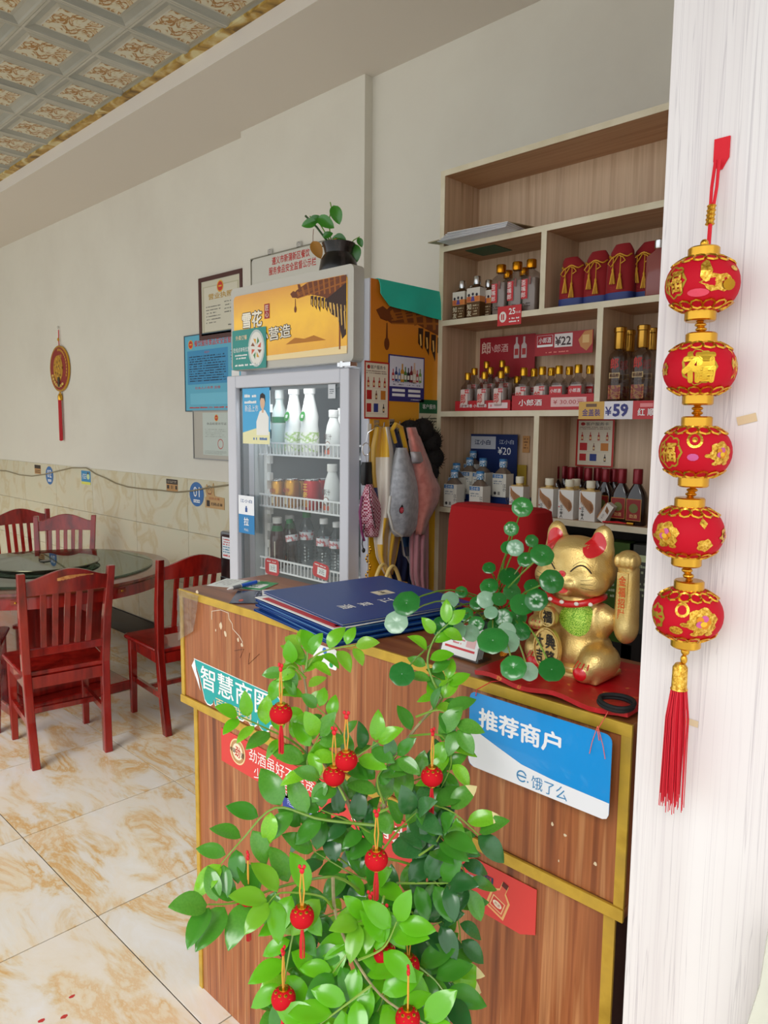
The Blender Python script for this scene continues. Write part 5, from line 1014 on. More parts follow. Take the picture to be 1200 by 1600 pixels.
# whiteboard on the column behind the fridge (leans up to the right exactly level)
a = W(391, 406, y=CY-.02); c = W(520, 368, y=CY-.02); wb_w = 1.0; wb_h = .55
bwd = W(527, 370, y=CY-.02).x-a.x; tx_ = lambda px: W(px, 410, y=CY-.02).x-a.x-bwd/2
o = card('whiteboard', 'white notice board with red lettering on the column behind the fridge', 'notice board', bwd, .62, .010, mat('#cfcdc2', .35), (a.x+bwd/2, CY-.001, a.z-.31), FRONT, rr=.02,
     draw=lambda p, w, h: (p.text('遵义市新蒲新区餐饮', (tx_(423)+tx_(482))/2, h*.445, .043, mat('#c02a22', .4), w=tx_(482)-tx_(423), bold=.02), p.text('服务食品安全监督公示栏', (tx_(418)+tx_(492))/2, h*.362, .043, mat('#c02a22', .4), w=tx_(492)-tx_(418), bold=.02), p.rect(-w*.15, h*.262, w*.48, h*.270, mat('#2a7ac0', .4)), p.rect(-w*.2, h*.20, w*.1, h*.235, mat('#2a7ac0', .4))), border=(.006, .004, mat('#8c8878', .3, .6)))
for dx in (.17, .42): B().box((dx-bwd/2, .31+.018, .008), (.03, .03, .012), CHROME).lathe([(.006, 0), (.006, .018)], CHROME, 10, c=(dx-bwd/2, .335)).build('clip', o)
# round ornament with tassel
q = W(92, 576, y=WY-.02); orn = thing('round_ornament', 'round red and gold new-year ornament with a red tassel hanging on the left wall', 'wall ornament', (q.x, WY-.006, q.z))
orad = .19
b = B(); b.M = Matrix.Rotation(PI/2, 4, 'X'); b.lathe([(orad, 0), (orad, .012)], GOLD, 40).lathe([(orad-.014, .012), (orad-.014, .0125)], mat('#8e1a14', .5), 40); b.build('disc', orn)
p = B(); p.M = Matrix.Rotation(PI/2, 4, 'X'); OG = mat('#c8921e', .35, .5)
p.disc(-.02, .0, .095, .11, OG, .0135, 28)
for k in range(22): a_ = k*.9; r2 = .02+.0035*k; p.disc(-.02+r2*math.cos(a_)*.95, r2*math.sin(a_)*1.1, .011, .009, mat('#8a5c10' if k % 2 else '#dcae3a', .4), .0142+.0001*k, 8)
for k in range(13): a_ = -.4+k*.17; p.disc((orad-.035)*math.cos(a_)*.99, (orad-.035)*math.sin(a_), .010, .012, mat('#d8a430', .35, .5), .0140, 8)
for k in range(15): a_ = PI*1.12+k*.12; p.disc((orad-.045)*math.cos(a_), (orad-.045)*math.sin(a_), .022, .012, mat('#b8861c', .35, .5) if k % 2 else mat('#d8b45a', .4), .0136+.0002*k, 8)
p.rect(-.03, -.15, .01, -.07, mat('#3a2412', .5), .0175); p.text('发财', .03, .10, .03, mat('#e0b040', .35), .0140); p.build('relief', orn, recalc=False)
B().tube([(0, -.006, orad), (.0, -.006, orad+.06), (.0, -.004, orad+.13)], .004, RED, 6).ell((0, -.01, orad+.05), (.01, .008, .014), OG).ell((0, -.008, orad+.15), (.008, .008, .012), mat('#c8c4bc', .4)).build('hanging_cord', orn)
B().tube([(0, -.008, -orad), (.0, -.008, -orad-.02)], .004, OG, 6).lathe([(.008, -orad-.075), (.020, -orad-.07), (.020, -orad-.035), (.012, -orad-.02)], GOLD, 14, c=(0, -.012)).ell((0, -.012, -orad-.018), (.016, .008, .016), OG).build('tassel_cap', orn)
t = B()
for k in range(26): a_ = k*2.4; r2 = .018*math.sqrt((k+.5)/26); t.tube([(r2*math.cos(a_), -.018+r2*math.sin(a_)*.55, -orad-.07), (r2*1.1*math.cos(a_), -.018+r2*.6*math.sin(a_), -orad-.40-.015*R.random())], .0034, RED, 5)
t.build('tassel', orn)
# stickers on the tiled wainscot
NB = mat('#2868a8', .4); TW = WY-.0095
def bluenum(px, n, lab):
    a = W(px[0], px[1], y=TW); c = W(px[2], px[3], y=TW); rx, ry = (c.x-a.x)/2, (a.z-c.z)/2
    pts = [(rx*math.cos(2*PI*k/32), ry*math.sin(2*PI*k/32)) for k in range(32)]
    card('number_sticker', lab, 'sticker', rx*2, ry*2, .001, NB, ((a.x+c.x)/2, TW, (a.z+c.z)/2), FRONT, poly=pts, draw=lambda p, w, h: (p.text(n, 0, h*.1, h*.42, PW), p.rect(-w*.22, -h*.34, w*.22, -h*.22, PW), p.lines(-w*.2, -h*.33, w*.2, -h*.23, 1, NB, z=.0008)))
bluenum((71, 728, 84, 758), '02', 'small round blue sticker numbered 02 on the marble tiles')
bluenum((296, 752, 319, 793), '01', 'round blue sticker numbered 01 on the marble tiles')
DB = mat('#2e221c', .5); TN = mat('#b98a54', .5)
pxcard('table_tag', 'small dark and tan tag on the tiles left of the 02 sticker', 'sticker', (54, 726, 64, 741), TW, .001, TN, draw=lambda p, w, h: (p.rect(-w/2, h*.1, w/2, h/2, DB), p.lines(-w*.4, -h*.4, w*.4, 0, 2, DB)))
pxcard('table_tag', 'dark and tan tag reading 01 between the blue poster and the 01 sticker', 'sticker', (260, 748, 278, 769), TW, .001, TN, draw=lambda p, w, h: (p.rect(-w/2, h*.1, w/2, h/2, DB), p.text('01', 0, -h*.15, h*.3, DB, bold=.02), p.lines(-w*.4, h*.2, w*.4, h*.4, 2, mat('#c8b8a0', .5), z=.0008), p.rect(-w*.45, -h*.3, -w*.25, 0, DB), p.rect(w*.3, -h*.3, w*.45, 0, DB)))
pxcard('small_poster', 'small blue poster with a pale figure on the tiled wainscot', 'poster', (127, 735, 142, 758), TW, .001, mat('#2c86b8', .4), draw=lambda p, w, h: (p.disc(w*.25, h*.1, w*.16, h*.22, mat('#c8dca0', .5)), p.disc(w*.25, h*.34, w*.08, h*.08, mat('#5a4030', .5), .0008), p.rect(-w*.5, -h*.5, w*.5, -h*.3, mat('#d8d860', .5)), p.lines(-w*.4, -h*.1, w*.05, h*.3, 3, PW)))
# wooden cat-shaped sign (plain cat head outline above a lettered board)
a = W(321, 773, y=TW); c = W(351, 797, y=TW); w_, h2 = c.x-a.x, a.z-c.z
pts = [(-w_/2, -h2/2), (w_/2, -h2/2), (w_/2, h2*.42), (0, h2*.5), (-w_*.02, h2*.75), (-w_*.05, h2*1.5), (-w_*.14, h2*1.1), (-w_*.30, h2*1.1), (-w_*.42, h2*1.35), (-w_*.48, h2*.8), (-w_*.42, h2*.4), (-w_*.5, h2*.3)]
card('wooden_sign', 'small wooden sign with cat head outline right of the 01 sticker', 'sign', w_, h2, .003, mat('#c39c68', .5), ((a.x+c.x)/2, TW, (a.z+c.z)/2), FRONT, poly=pts,
     draw=lambda p, w, h: (p.text('自助点餐', w*.0, h*.28, h*.2, mat('#a84020', .5), w=w*.55), p.rect(-w*.42, -h*.38, -w*.25, h*.1, DB), p.text('扫码点单', w*.12, -h*.15, h*.26, DB, w=w*.6, bold=.02), p.ringf(-w*.25, h*.92, w*.13, w*.145, DB, .0006, ky=.9), p.disc(-w*.30, h*.95, .004, .004, DB), p.disc(-w*.20, h*.95, .004, .004, DB), p.rect(-w*.34, h*.58, -w*.16, h*.66, mat('#a84020', .5))))
# cable draped along the wainscot
cp = [W(x, y, y=TW-.006) for x, y in ((-14, 734), (10, 736), (30, 742), (50, 744), (70, 741), (90, 736), (112, 731), (135, 731), (150, 741), (165, 747), (180, 755), (200, 761), (225, 764), (250, 766), (275, 769), (300, 767), (325, 762), (362, 757))]
tag(B().tube(cp, .005, mat('#8f8468', .5), 6).build('power_cable'), 'thin grey cable drooping along the tiled wainscot', 'cable')
# black water dispenser partly hidden by the fridge
q = W(341, 905, y=1.90); q2 = W(343, 830, y=1.90); wd_ = thing('water_dispenser', 'black glossy cabinet with a printed label between the chair and the fridge', 'dispenser', (q.x+.16, 2.07, 0))
BG = mat('#0e0e10', .12, coat=.6); B().bb(-.16, .16, -.16, .16, .02, q2.z, BG).build('cabinet', wd_, bev=.012); B().bb(-.15, .15, -.165, -.16, .45, .9, mat('#18181a', .1)).build('door_panel', wd_, bev=.002)
B().bb(-.14, .14, -.14, .14, 0, .02, BLACK).build('plinth', wd_)
card('label', 'white label with blue and red print', 'x', .15, .10, .001, mat('#c8ccd0', .4), (-.06, -.1605, q2.z-.075), FRONT, parent=wd_, draw=lambda p, w, h: (p.lines(-w*.45, h*.1, w*.45, h*.45, 3, mat('#b83a38', .5)), p.lines(-w*.45, -h*.25, w*.45, h*.1, 3, mat('#2a7a98', .5)), p.lines(-w*.45, -h*.45, w*.45, -h*.25, 1, mat('#b83a38', .5))))

# ================================================================= TABLE AND CHAIRS
TX, TY = -4.46, 1.70
tb_ = thing('round_table', 'large round red wood dining table with a glass top', 'table', (TX, TY, 0))
DW = noisy('table_wood', [(.3, '#4a1c10'), (.5, '#6e2c18'), (.7, '#7c3a20')], 5, .22, stretch=(1, 6, 1), coat=.4)
B().lathe([(.70, .725), (.708, .735), (.705, .748), (.695, .75), (.001, .75)], DW, 64).lathe([(.69, .725), (.001, .725)], DW, 64).build('tabletop', tb_)
B().lathe([(.685, .66), (.685, .725)], REDWOOD, 64, caps=False).lathe([(.66, .66), (.66, .725)], REDWOOD, 64, caps=False).lathe([(.66, .66), (.685, .66)], REDWOOD, 64, caps=False).build('apron', tb_)
for k in range(8):
    a_ = k*PI/4+.2; o = B().box((0, 0, 0), (.006, .05, .024), mat('#8a3a20', .4)).lathe([(.007, -.004), (.007, .004)], GOLD, 10, c=(.002, 0)).build('bracket', tb_); o.location = (.688*math.cos(a_), .688*math.sin(a_), .70); o.rotation_euler = (0, 0, a_)
B().lathe([(.60, .752), (.604, .758), (.60, .764), (.001, .764)], TABLEGLASS, 64).lathe([(.598, .7515), (.001, .7515)], TABLEGLASS, 64).build('glass_top', tb_)
B().bb(-.24, .24, -.24, .24, .06, .66, REDWOOD).build('pedestal', tb_, bev=.01)
B().bb(-.34, .34, -.34, .34, 0, .06, REDWOOD).build('foot_board', tb_, bev=.01)
B().bb(-.05, .05, -.66, .66, .61, .66, REDWOOD).bb(-.66, .66, -.05, .05, .61, .66, REDWOOD).build('support_beam', tb_)
ls = thing('lazy_susan', 'round glass turntable with a dark metal rim on the dining table', 'lazy susan', (TX-.02, TY-.0, .7655))
B().lathe([(.25, 0), (.25, .012), (.235, .012), (.235, 0)], mat('#3a2a1a', .25, .6), 48, caps=False).build('base_ring', ls)
B().lathe([(.30, .013), (.303, .018), (.30, .022), (.001, .022)], TABLEGLASS, 56).build('glass_plate', ls); pts = [(.303*math.cos(2*PI*k/56), .303*math.sin(2*PI*k/56), .018) for k in range(56)]; B().tube(pts, .0045, mat('#4a4a38', .2, .8), 6, closed=True).build('rim', ls)
B().lathe([(.03, .0225), (.03, .026)], mat('#20241f', .3), 16).build('hub', ls)
def chair(lab, loc, rot):
    # local: faces +y, width along x; origin on the floor under the seat centre
    r = thing('dining_chair', lab, 'chair', loc, rot); W2, D0, D1 = .19, -.20, .21
    def post(s):
        pts = [(.165*s, -.235, 0), (.172*s, -.205, .22), (.178*s, -.19, .45), (.186*s, -.215, .68), (.198*s, -.27, .935)]
        b = B(); vs = []; fs = []
        for k, (x, y, z) in enumerate(pts):
            wx, wy = (.019, .021) if k < 4 else (.017, .017)
            vs += [(x-wx, y-wy, z), (x+wx, y-wy, z), (x+wx, y+wy, z), (x-wx, y+wy, z)]
        for k in range(4):
            for q_ in range(4): fs.append((4*k+q_, 4*k+(q_+1) % 4, 4*k+4+(q_+1) % 4, 4*k+4+q_))
        fs += [(3, 2, 1, 0), (16, 17, 18, 19)]
        b.add(vs, fs, REDWOOD); return b.build('leg', r, bev=.004)
    post(-1); post(1)
    for s in (-1, 1):
        b = B(); vs = []
        for x, y, z, w in ((.175*s, .185, 0, .015), (.175*s, .18, .43, .020)): vs += [(x-w, y-w, z), (x+w, y-w, z), (x+w, y+w, z), (x-w, y+w, z)]
        b.add(vs, [(0, 1, 5, 4), (1, 2, 6, 5), (2, 3, 7, 6), (3, 0, 4, 7), (3, 2, 1, 0), (4, 5, 6, 7)], REDWOOD).build('leg', r, bev=.003)
    # seat: slightly dished with rounded edge
    sg_ = [(-.195, -.20), (-.215, .20), (-.19, .225), (.19, .225), (.215, .20), (.195, -.20)]
    B().prism(sg_, .430, .452, REDWOOD).build('seat', r, bev=.008)
    b = B(); b.bb(-.17, .17, -.205, -.180, .375, .43, REDWOOD); b.bb(-.17, .17, .17, .19, .375, .43, REDWOOD); b.bb(-.19, -.168, -.18, .18, .375, .43, REDWOOD); b.bb(.168, .19, -.18, .18, .375, .43, REDWOOD); b.build('apron', r)
    for s in (-1, 1): B().quadbox((.170*s, -.205, .20), (.174*s, .18, .20), .018, .03, REDWOOD).build('stretcher', r)
    B().quadbox((-.17, -.01, .20), (.17, -.01, .20), .02, .025, REDWOOD).build('stretcher', r)
    # crest rail: arched top
    yb = lambda z: -.215-(z-.68)*.2157
    n = 14; vs = []; fs = []
    for k in range(n+1):
        t = k/n; x = -.182+.364*t; zt2 = .895+.050*max(0, math.sin(PI*t))**1.5; zb = .825+.004*math.sin(PI*t)
        cv = .022*math.sin(PI*t)
        vs += [(x, yb(zb)-.010-cv, zb), (x, yb(zb)+.010-cv, zb), (x, yb(zt2)+.010-cv, zt2), (x, yb(zt2)-.010-cv, zt2)]
    for k in range(n):
        for q_ in range(4): fs.append((4*k+q_, 4*k+(q_+1) % 4, 4*k+4+(q_+1) % 4, 4*k+4+q_))
    fs += [(3, 2, 1, 0), (4*n, 4*n+1, 4*n+2, 4*n+3)]
    B().add(vs, fs, REDWOOD).build('crest_rail', r, bev=.003)
    B().quadbox((-.175, -.196, .545), (.175, -.196, .545), .022, .035, REDWOOD).build('lower_rail', r, bev=.002)
    for k in range(5):
        x = -.105+.0525*k; B().quadbox((x*.95, -.196, .555), (x, yb(.83)-.018*math.sin(PI*(x+.18)/.36), .835), .026, .011, REDWOOD, up=(0, 1, 0)).build('slat', r, bev=.0015)
    return r
# near chair: back towards the camera, facing the table (-x); rot +90deg turns +y into -x
A0 = W(50, 1203, z=0); A1 = W(174, 1172, z=0)
mid = (A0+A1)/2; ang = math.atan2((A1-A0).y, (A1-A0).x)  # along the back, left to right as seen from behind
c1 = chair('red slat-back chair nearest the camera, worn pale streak on its top rail', (0, 0, 0), 0)
wr = B()
def place_chair(o, mid, dirang, back=.235):
    # back line direction = local +x
    o.rotation_euler = (0, 0, dirang); o.location = (mid.x-back*math.sin(dirang), mid.y+back*math.cos(dirang), 0); return o
place_chair(c1, mid, ang)
wy = lambda z, x: -.215-(z-.68)*.2157-.0105-.022*math.sin(PI*(x+.182)/.364)
for k in range(26):
    x = -.05+.155*k/25; wd2 = .006*(1.6-abs(k-6)/14) if k < 20 else .0025
    z = .897+.010*math.sin(k*.09); wr.add([(x, wy(z-wd2, x)-.0006, z-wd2*(.7+.5*R.random())), (x+.0068, wy(z-wd2, x+.0068)-.0006, z-wd2*(.7+.5*R.random())), (x+.0068, wy(z+wd2, x+.0068)-.0006, z+wd2), (x, wy(z+wd2, x)-.0006, z+wd2)], [(0, 1, 2, 3)], WORN)
wr.build('worn_streak', c1, recalc=False, label='pale worn streak')
B0 = W(262, 1149, z=0)
c2 = dup(c1, (0, 0, 0), 0, 'red wooden slat-back chair between the near chair and the counter corner')
for ch in list(c2.children):
    if ch.name.startswith('worn_streak'): bpy.data.objects.remove(ch)
ang2 = ang+.06
place_chair(c2, Vector((B0.x+.165*math.cos(ang2), B0.y+.165*math.sin(ang2), 0)), ang2)
c3 = dup(c2, (0, 0, 0), 0, 'red chair cut by the left frame edge, only its leg in view')
C0 = W(9, 1147, z=0); ang3 = ang-.25; place_chair(c3, Vector((C0.x-.172*math.cos(ang3)-.05, C0.y-.172*math.sin(ang3)-.02, 0)), ang3)
# far chairs, facing the camera side
D0 = W(59, 806, z=.935); D1 = W(156, 804, z=.935)
c4 = dup(c2, (0, 0, 0), 0, 'red wooden chair facing the camera behind the table under the wall tiles')
md = (D0+D1)/2; an = math.atan2((D0-D1).y, (D0-D1).x); c4.rotation_euler = (0, 0, an); c4.location = (md.x-.27*math.sin(an), md.y+.27*math.cos(an)-.03, 0)
E0 = W(-22, 800, z=.935); E1 = W(82, 794, z=.935)
c5 = dup(c2, (0, 0, 0), 0, 'darker far red chair at the upper left behind the table, its rail scratched')
md = (E0+E1)/2; an = math.atan2((E0-E1).y, (E0-E1).x); c5.rotation_euler = (0, 0, an); c5.location = (md.x-.27*math.sin(an), md.y+.27*math.cos(an), 0)
# red paper scraps on the floor
for k, (px, py) in enumerate(((65, 1594), (100, 1588), (112, 1557))):
    q = W(px, py, z=.001); s = .007
    tag(B().poly([(q.x+s*math.cos(a_)*(.7+.5*R.random()), q.y+s*1.4*math.sin(a_)*(.7+.5*R.random())) for a_ in (0, 1, 2, 3, 4, 5)], mat('#c8403a', .5), 0.0005).build('paper_scrap'), ['red paper scrap at the bottom frame edge', 'second red scrap on the tile, right of the bottom one', 'red paper scrap farthest from the frame bottom'][k], 'scrap')

# ================================================================= LANTERN STRING ON THE PILLAR
LR_ = mat('#bc0420', .65, spec=.25)
def M_lg(nt, p):
    v = coords(nt, rnd=False); n = noisetex(nt, v, 260, 3, .7)
    nt.links.new(ramp(nt, n, [(.35, '#a87014'), (.55, '#e0b040'), (.7, '#f0d070')]), p.inputs['Base Color']); p.inputs['Metallic'].default_value = .75; p.inputs['Roughness'].default_value = .32
LG = pmat('lantern_gold', M_lg); LPK = mat('#c85890', .4, .3)
yl = .838; cen = [(1097, 445), (1093, 577), (1086, 706), (1075, 831), (1074, 959)]
lp = [W(x, y, y=yl) for x, y in cen]; Lx = sum(p_.x for p_ in lp)/5
lsr = thing('lantern_string', 'vertical string of five red and gold lanterns with a red tassel on the pale pillar', 'lantern string', (Lx, yl, 0))
rx, rz = .0385, .0305
for k, P_ in enumerate(lp):
    ln = B(); x0, z0 = P_.x-Lx, P_.z
    nseg = 40; prof = []
    ln.loft([((rx*max(math.cos(-PI/2+PI*j/16), 0)**.75+.0001), (rx*max(math.cos(-PI/2+PI*j/16), 0)**.75+.0001), rz*math.sin(-PI/2+PI*j/16), 2.0) for j in range(1, 16)], LR_, nseg)
    lo = ln.build('lantern', lsr); lo.location = (x0, 0, z0)
    # decoration wrapped on the surface
    dcr = B()
    def wrap(vs0, az0, s, zc_, off):
        out = []
        for u, v_, o_ in vs0:
            z = zc_+v_*s; sn = max(min(z/rz, .999), -.999); rr2 = rx*math.cos(math.asin(sn))**.75; az = az0+u*s/rx
            out.append(((rr2+off+o_)*math.sin(az), -(rr2+off+o_)*math.cos(az), z))
        return out
    def dsc(u, v_, r1, r2, m, az, n=14, off=.0006, wav=0, f=5):
        pts = [(0, 0, 0)]+[((r1*(1+wav*math.cos(f*a_))*math.cos(a_)), (r2*(1+wav*math.cos(f*a_))*math.sin(a_)), 0) for a_ in [2*PI*i/n for i in range(n)]]
        pts = [(a_+u, b_+v_, o_) for a_, b_, o_ in pts]
        dcr.add(wrap(pts, az, 1.0, 0, off), [(0, i+1, (i+1) % n+1) for i in range(n)], m)
    def glyph(az, s, m, off=.0007, bold=.03):
        vs, fs, (x0_, y0_, x1_, y1_) = glyphs('福', bold); sc_ = s/(y1_-y0_); cx_, cy_ = (x0_+x1_)/2, (y0_+y1_)/2
        dcr.add(wrap([((x_-cx_)*sc_, (y_-cy_)*sc_, e_) for x_, y_, e_ in vs], az, 1.0, 0, off), fs, m)
    def flower(az, s):
        for q_ in range(6): a_ = q_*PI/3+.3; dsc(s*.55*math.cos(a_), s*.5*math.sin(a_), s*.42, s*.36, LG, az, 12, .0006+.00006*q_, .08)
        for q_ in range(5): a_ = q_*PI/2.5; dsc(s*.25*math.cos(a_), s*.22*math.sin(a_), s*.22, s*.2, LPK if q_ % 2 else mat('#d88820', .4, .6), az, 10, .0012+.0001*q_)
        dsc(0, -.1*s, s*.2, s*.16, mat('#e8b830', .4, .5), az, 10, .0018)
        for q_ in range(3): a_ = 3.4+q_*.9; dsc(s*1.05*math.cos(a_), s*.85*math.sin(a_), s*.28, s*.14, LG, az, 8, .0007)
    vaz = math.atan2(-P_.x, P_.y)*-1.0; va = math.atan2(P_.x, P_.y); base = -va*-1   # direction to the camera seen from the lantern
    fz = math.atan2(CAM.x-P_.x, -(CAM.y-yl)); fz = math.atan2((0-P_.x), (yl-0))  # azimuth (sin->x, -cos->y)
    def blob(az, s):
        dsc(0, 0, s, s*1.05, mat('#a88a20', .4, .5), az, 24, .0005, .08, 7); 
    if k == 0: blob(fz-.85, .016); glyph(fz-.85, .024, LG, .0012, .03); dsc(.0, -.004, .018, .009, LG, fz+.45, 16, .0006, .15, 6); dsc(-.010, .008, .006, .012, LG, fz+.35, 12, .0009, .1); dsc(.008, -.006, .008, .006, mat('#b8860c', .4, .6), fz+.55, 12, .0012); dsc(0, -.014, .012, .004, mat('#e04860', .4), fz-.1, 14); dsc(0, .012, .006, .003, LG, fz+1.0, 10)
    elif k == 1: blob(fz-.02, .018); glyph(fz-.02, .034, mat('#e8bc3c', .3, .8), .0013, .06); flower(fz-1.15, .008); dsc(0, .004, .007, .016, LG, fz+1.15, 12, .0006, .2, 6)
    elif k == 2: blob(fz-.8, .017); glyph(fz-.8, .022, LG, .0012, .04); flower(fz+.75, .015); dsc(0, .014, .009, .009, LG, fz-.02, 18); dsc(0, .014, .006, .006, LR_, fz-.02, 14, .0012); dsc(0, .014, .003, .003, LG, fz-.02, 10, .0016); dsc(0, -.005, .006, .004, LPK, fz-.05, 10)
    elif k == 3: flower(fz-.65, .017); dsc(.0, .014, .005, .006, LG, fz+.45, 4); dsc(0, -.010, .009, .007, LG, fz+.5, 14, .0006, .15, 5); flower(fz+1.3, .010)
    else: blob(fz-1.0, .013); dsc(0, .012, .008, .008, LG, fz-.15, 16); dsc(0, .012, .005, .005, LR_, fz-.15, 12, .0012); flower(fz+.45, .019); dsc(-.004, -.012, .008, .005, LG, fz-.2, 12)
    dcr.build('gold_print', lo, recalc=False)
    for sgn in (-1, 1):
        g_ = B()
        if sgn > 0: g_.lathe([(.0155, rz*.90), (.0165, rz*.93), (.0165, rz+.0075), (.015, rz+.009), (.004, rz+.009)], GOLD, 28)
        else: g_.lathe([(.004, -rz-.009), (.015, -rz-.009), (.0165, -rz-.0075), (.0165, -rz*.93), (.0155, -rz*.90)], GOLD, 28)
        for q_ in range(14):
            a_ = 2*PI*q_/14; rr0 = .0262; zc_ = sgn*rz*.86
            pts = []
            for i in range(8): b_ = 2*PI*i/8; uu = .0062*math.cos(b_); rad = rr0+.0062*math.sin(b_); pts.append((rad*math.cos(a_)-uu*math.sin(a_), rad*math.sin(a_)+uu*math.cos(a_), sgn*(rz*1.0-.62*(rad-.016))))
            g_.tube(pts, .0014, GOLD, 4, closed=True)
        g_.build('cap', lo)
for k in range(4):
    b_ = B(); za, zb = lp[k].z-rz-.009, lp[k+1].z+rz+.009; xa, xb = lp[k].x-Lx, lp[k+1].x-Lx
    for t in (.30, .70): b_.ell((xa+(xb-xa)*t, 0, za+(zb-za)*t), (.0062, .0062, (za-zb)*.21), GOLD, 14, 10)
    for t in (.03, .5, .97): b_.ell((xa+(xb-xa)*t, 0, za+(zb-za)*t), (.0042, .0042, .0016), GOLD, 12, 6)
    b_.tube([(xa, 0, za+.002), (xb, 0, zb-.002)], .0016, GOLD, 6); b_.build('bead', lsr)
hp = W(1124, 232, y=.875); top = lp[0]
pts = [(hp.x-.007, hp.z+.012), (hp.x+.010, hp.z+.012), (hp.x+.010, hp.z-.010), (hp.x+.003, hp.z-.022), (hp.x-.002, hp.z-.022), (hp.x-.007, hp.z-.012)]
b_ = B(); b_.M = Matrix.Translation((-Lx, .8795-yl, 0)) @ Matrix.Rotation(PI/2, 4, 'X'); b_.prism(pts, 0, .002, mat('#d8182a', .7)); b_.build('hook_pad', lsr)
w1 = W(1121, 250, y=.872); w2 = W(1111, 335, y=.86); w3 = W(1107, 385, y=.845)
for s in (-.002, .002): B().tube([(w1.x-Lx+s, w1.y-yl, w1.z), ((w1.x+w2.x)/2-Lx+s*1.4, .866-yl, (w1.z+w2.z)/2), (w2.x-Lx+s*.6, w2.y-yl, w2.z)], .0019, mat('#d8182a', .7), 6).build('cord', lsr)
B().tube([(w2.x-Lx, w2.y-yl, w2.z), (w3.x-Lx, w3.y-yl, w3.z), (top.x-Lx, 0, top.z+rz+.01)], .0024, mat('#d8182a', .7), 6).build('cord', lsr)
bl_ = [W(1112, 322, y=.862), W(1109, 350, y=.857)]; b_ = B(); b_.tube([tuple(v-Vector((Lx, yl, 0))) for v in bl_], .0042, GOLD, 12)
for k in range(5): v = bl_[0].lerp(bl_[1], k/4)-Vector((Lx, yl, 0)); b_.ell(v, (.0052, .0052, .0022), GOLD, 12, 6)
b_.build('bead', lsr)
b_ = B(); b_.ell((top.x-Lx, 0, top.z+rz+.013), (.0045, .0045, .005), GOLD, 12, 8); bt = lp[4]; b_.ell((bt.x-Lx, 0, bt.z-rz-.014), (.005, .005, .005), GOLD, 12, 8).ell((bt.x-Lx-.001, 0, bt.z-rz-.024), (.004, .004, .006), GOLD, 12, 8).build('bead', lsr)
tc2 = W(1062, 1058, y=.838); txx = tc2.x-Lx
B().lathe([(.0055, tc2.z+.0165), (.0085, tc2.z+.012), (.0088, tc2.z-.012), (.0100, tc2.z-.0145)], LG, 18, c=(txx, 0)).tube([(txx, 0, tc2.z+.016), (txx, 0, bt.z-rz-.028)], .0015, GOLD, 6).build('tassel_cap', lsr)
t = B()
for k in range(90):
    a_ = k*2.39996; r2 = .0085*math.sqrt((k+.5)/90); l = .128+.024*R.random(); w_ = 1.15+.55*R.random(); j = .002*R.random()
    t.tube([(txx+r2*math.cos(a_), r2*math.sin(a_), tc2.z-.012), (txx+r2*w_*math.cos(a_)-.001, r2*w_*math.sin(a_), tc2.z-.05), (txx+r2*(w_+.3)*math.cos(a_+.2)-.003+j, r2*(w_+.2)*math.sin(a_), tc2.z-.012-l)], [.0008, .0007, .0005], mat('#cc1028', .5), 4)
t.build('tassel', lsr)
# ================================================================= HANGING THINGS ON THE FRIDGE SIDE
def drape_grid(rows, dx, amp=.008, folds=3, bulge=.03, nv=22, nu=16, ph=0.0):
    rows = sorted(rows); g = []
    for i in range(nv):
        py = rows[0][0]+(rows[-1][0]-rows[0][0])*i/(nv-1); k = 0
        while k < len(rows)-2 and rows[k+1][0] < py: k += 1
        a, b_ = rows[k], rows[k+1]; t = (py-a[0])/(b_[0]-a[0]); l = a[1]+(b_[1]-a[1])*t; r = a[2]+(b_[2]-a[2])*t; row = []
        for j in range(nu):
            u = j/(nu-1); off = dx+bulge*math.sin(PI*u)*(.35+.65*math.sin(PI*min(i/(nv-1)*.9+.1, 1)))+amp*math.sin(folds*2*PI*u+ph+i*.12)*math.sin(PI*u)**.4
            P = W(l+(r-l)*u, py, x=FX1+off); row.append((P.x, P.y, P.z))
        g.append(row)
    return g
def cloth(name, lab, cat, rows, dx, m, thick=.004, parent=None, **k):
    o = B().sheet(drape_grid(rows, dx, **k), m, thick).build(name, parent, angle=2.5)
    if not parent: tag(o, lab, cat)
    return o
hk = thing('adhesive_hook', 'metal hook strip on the yellow fridge side holding the scarf and cap', 'hook', (0, 0, 0))
for px, py in ((588, 664), (612, 662), (652, 664)):
    P = W(px, py, x=FX1+.002); B().box((P.x, P.y, P.z), (.003, .022, .03), CHROME).tube([(P.x, P.y, P.z), (P.x+.02, P.y, P.z-.008), (P.x+.034, P.y, P.z-.004), (P.x+.036, P.y, P.z+.008)], .002, CHROME, 6).build('hook', hk)
SYE, SWH, SNA, SGO = mat('#d6a51e', .45, sheen=.4), mat('#d8cec0', .45, sheen=.4), mat('#1a2450', .4, sheen=.4), mat('#b08a3a', .45)
def m_scarf(i, j):
    if j > .62: return SNA if i < .62 else SYE
    if .50 < j <= .62: return SWH
    if j < .12: return SGO if i < .4 else SNA if i < .7 else SWH
    return SYE if (i < .18 or i > .78) else (SWH if i < .55 else SYE if (i > .6 and j > .3) else SWH)
tag(B().sheet(drape_grid([(667, 586, 618), (700, 580, 632), (740, 580, 638), (790, 586, 636), (840, 584, 626), (870, 588, 620), (898, 601, 613)], .022, amp=.014, folds=2.2, bulge=.035, nv=40, nu=26), m_scarf, .003).build('silk_scarf', angle=2.5), 'yellow, white and navy silk scarf hanging left of the grey cap', 'scarf')
def m_s2(i, j): return SWH if (j < .16 or j > .82 or i > .9) else (SNA if (i*7 % 2 < 1.5) else mat('#2a5a8a', .4))
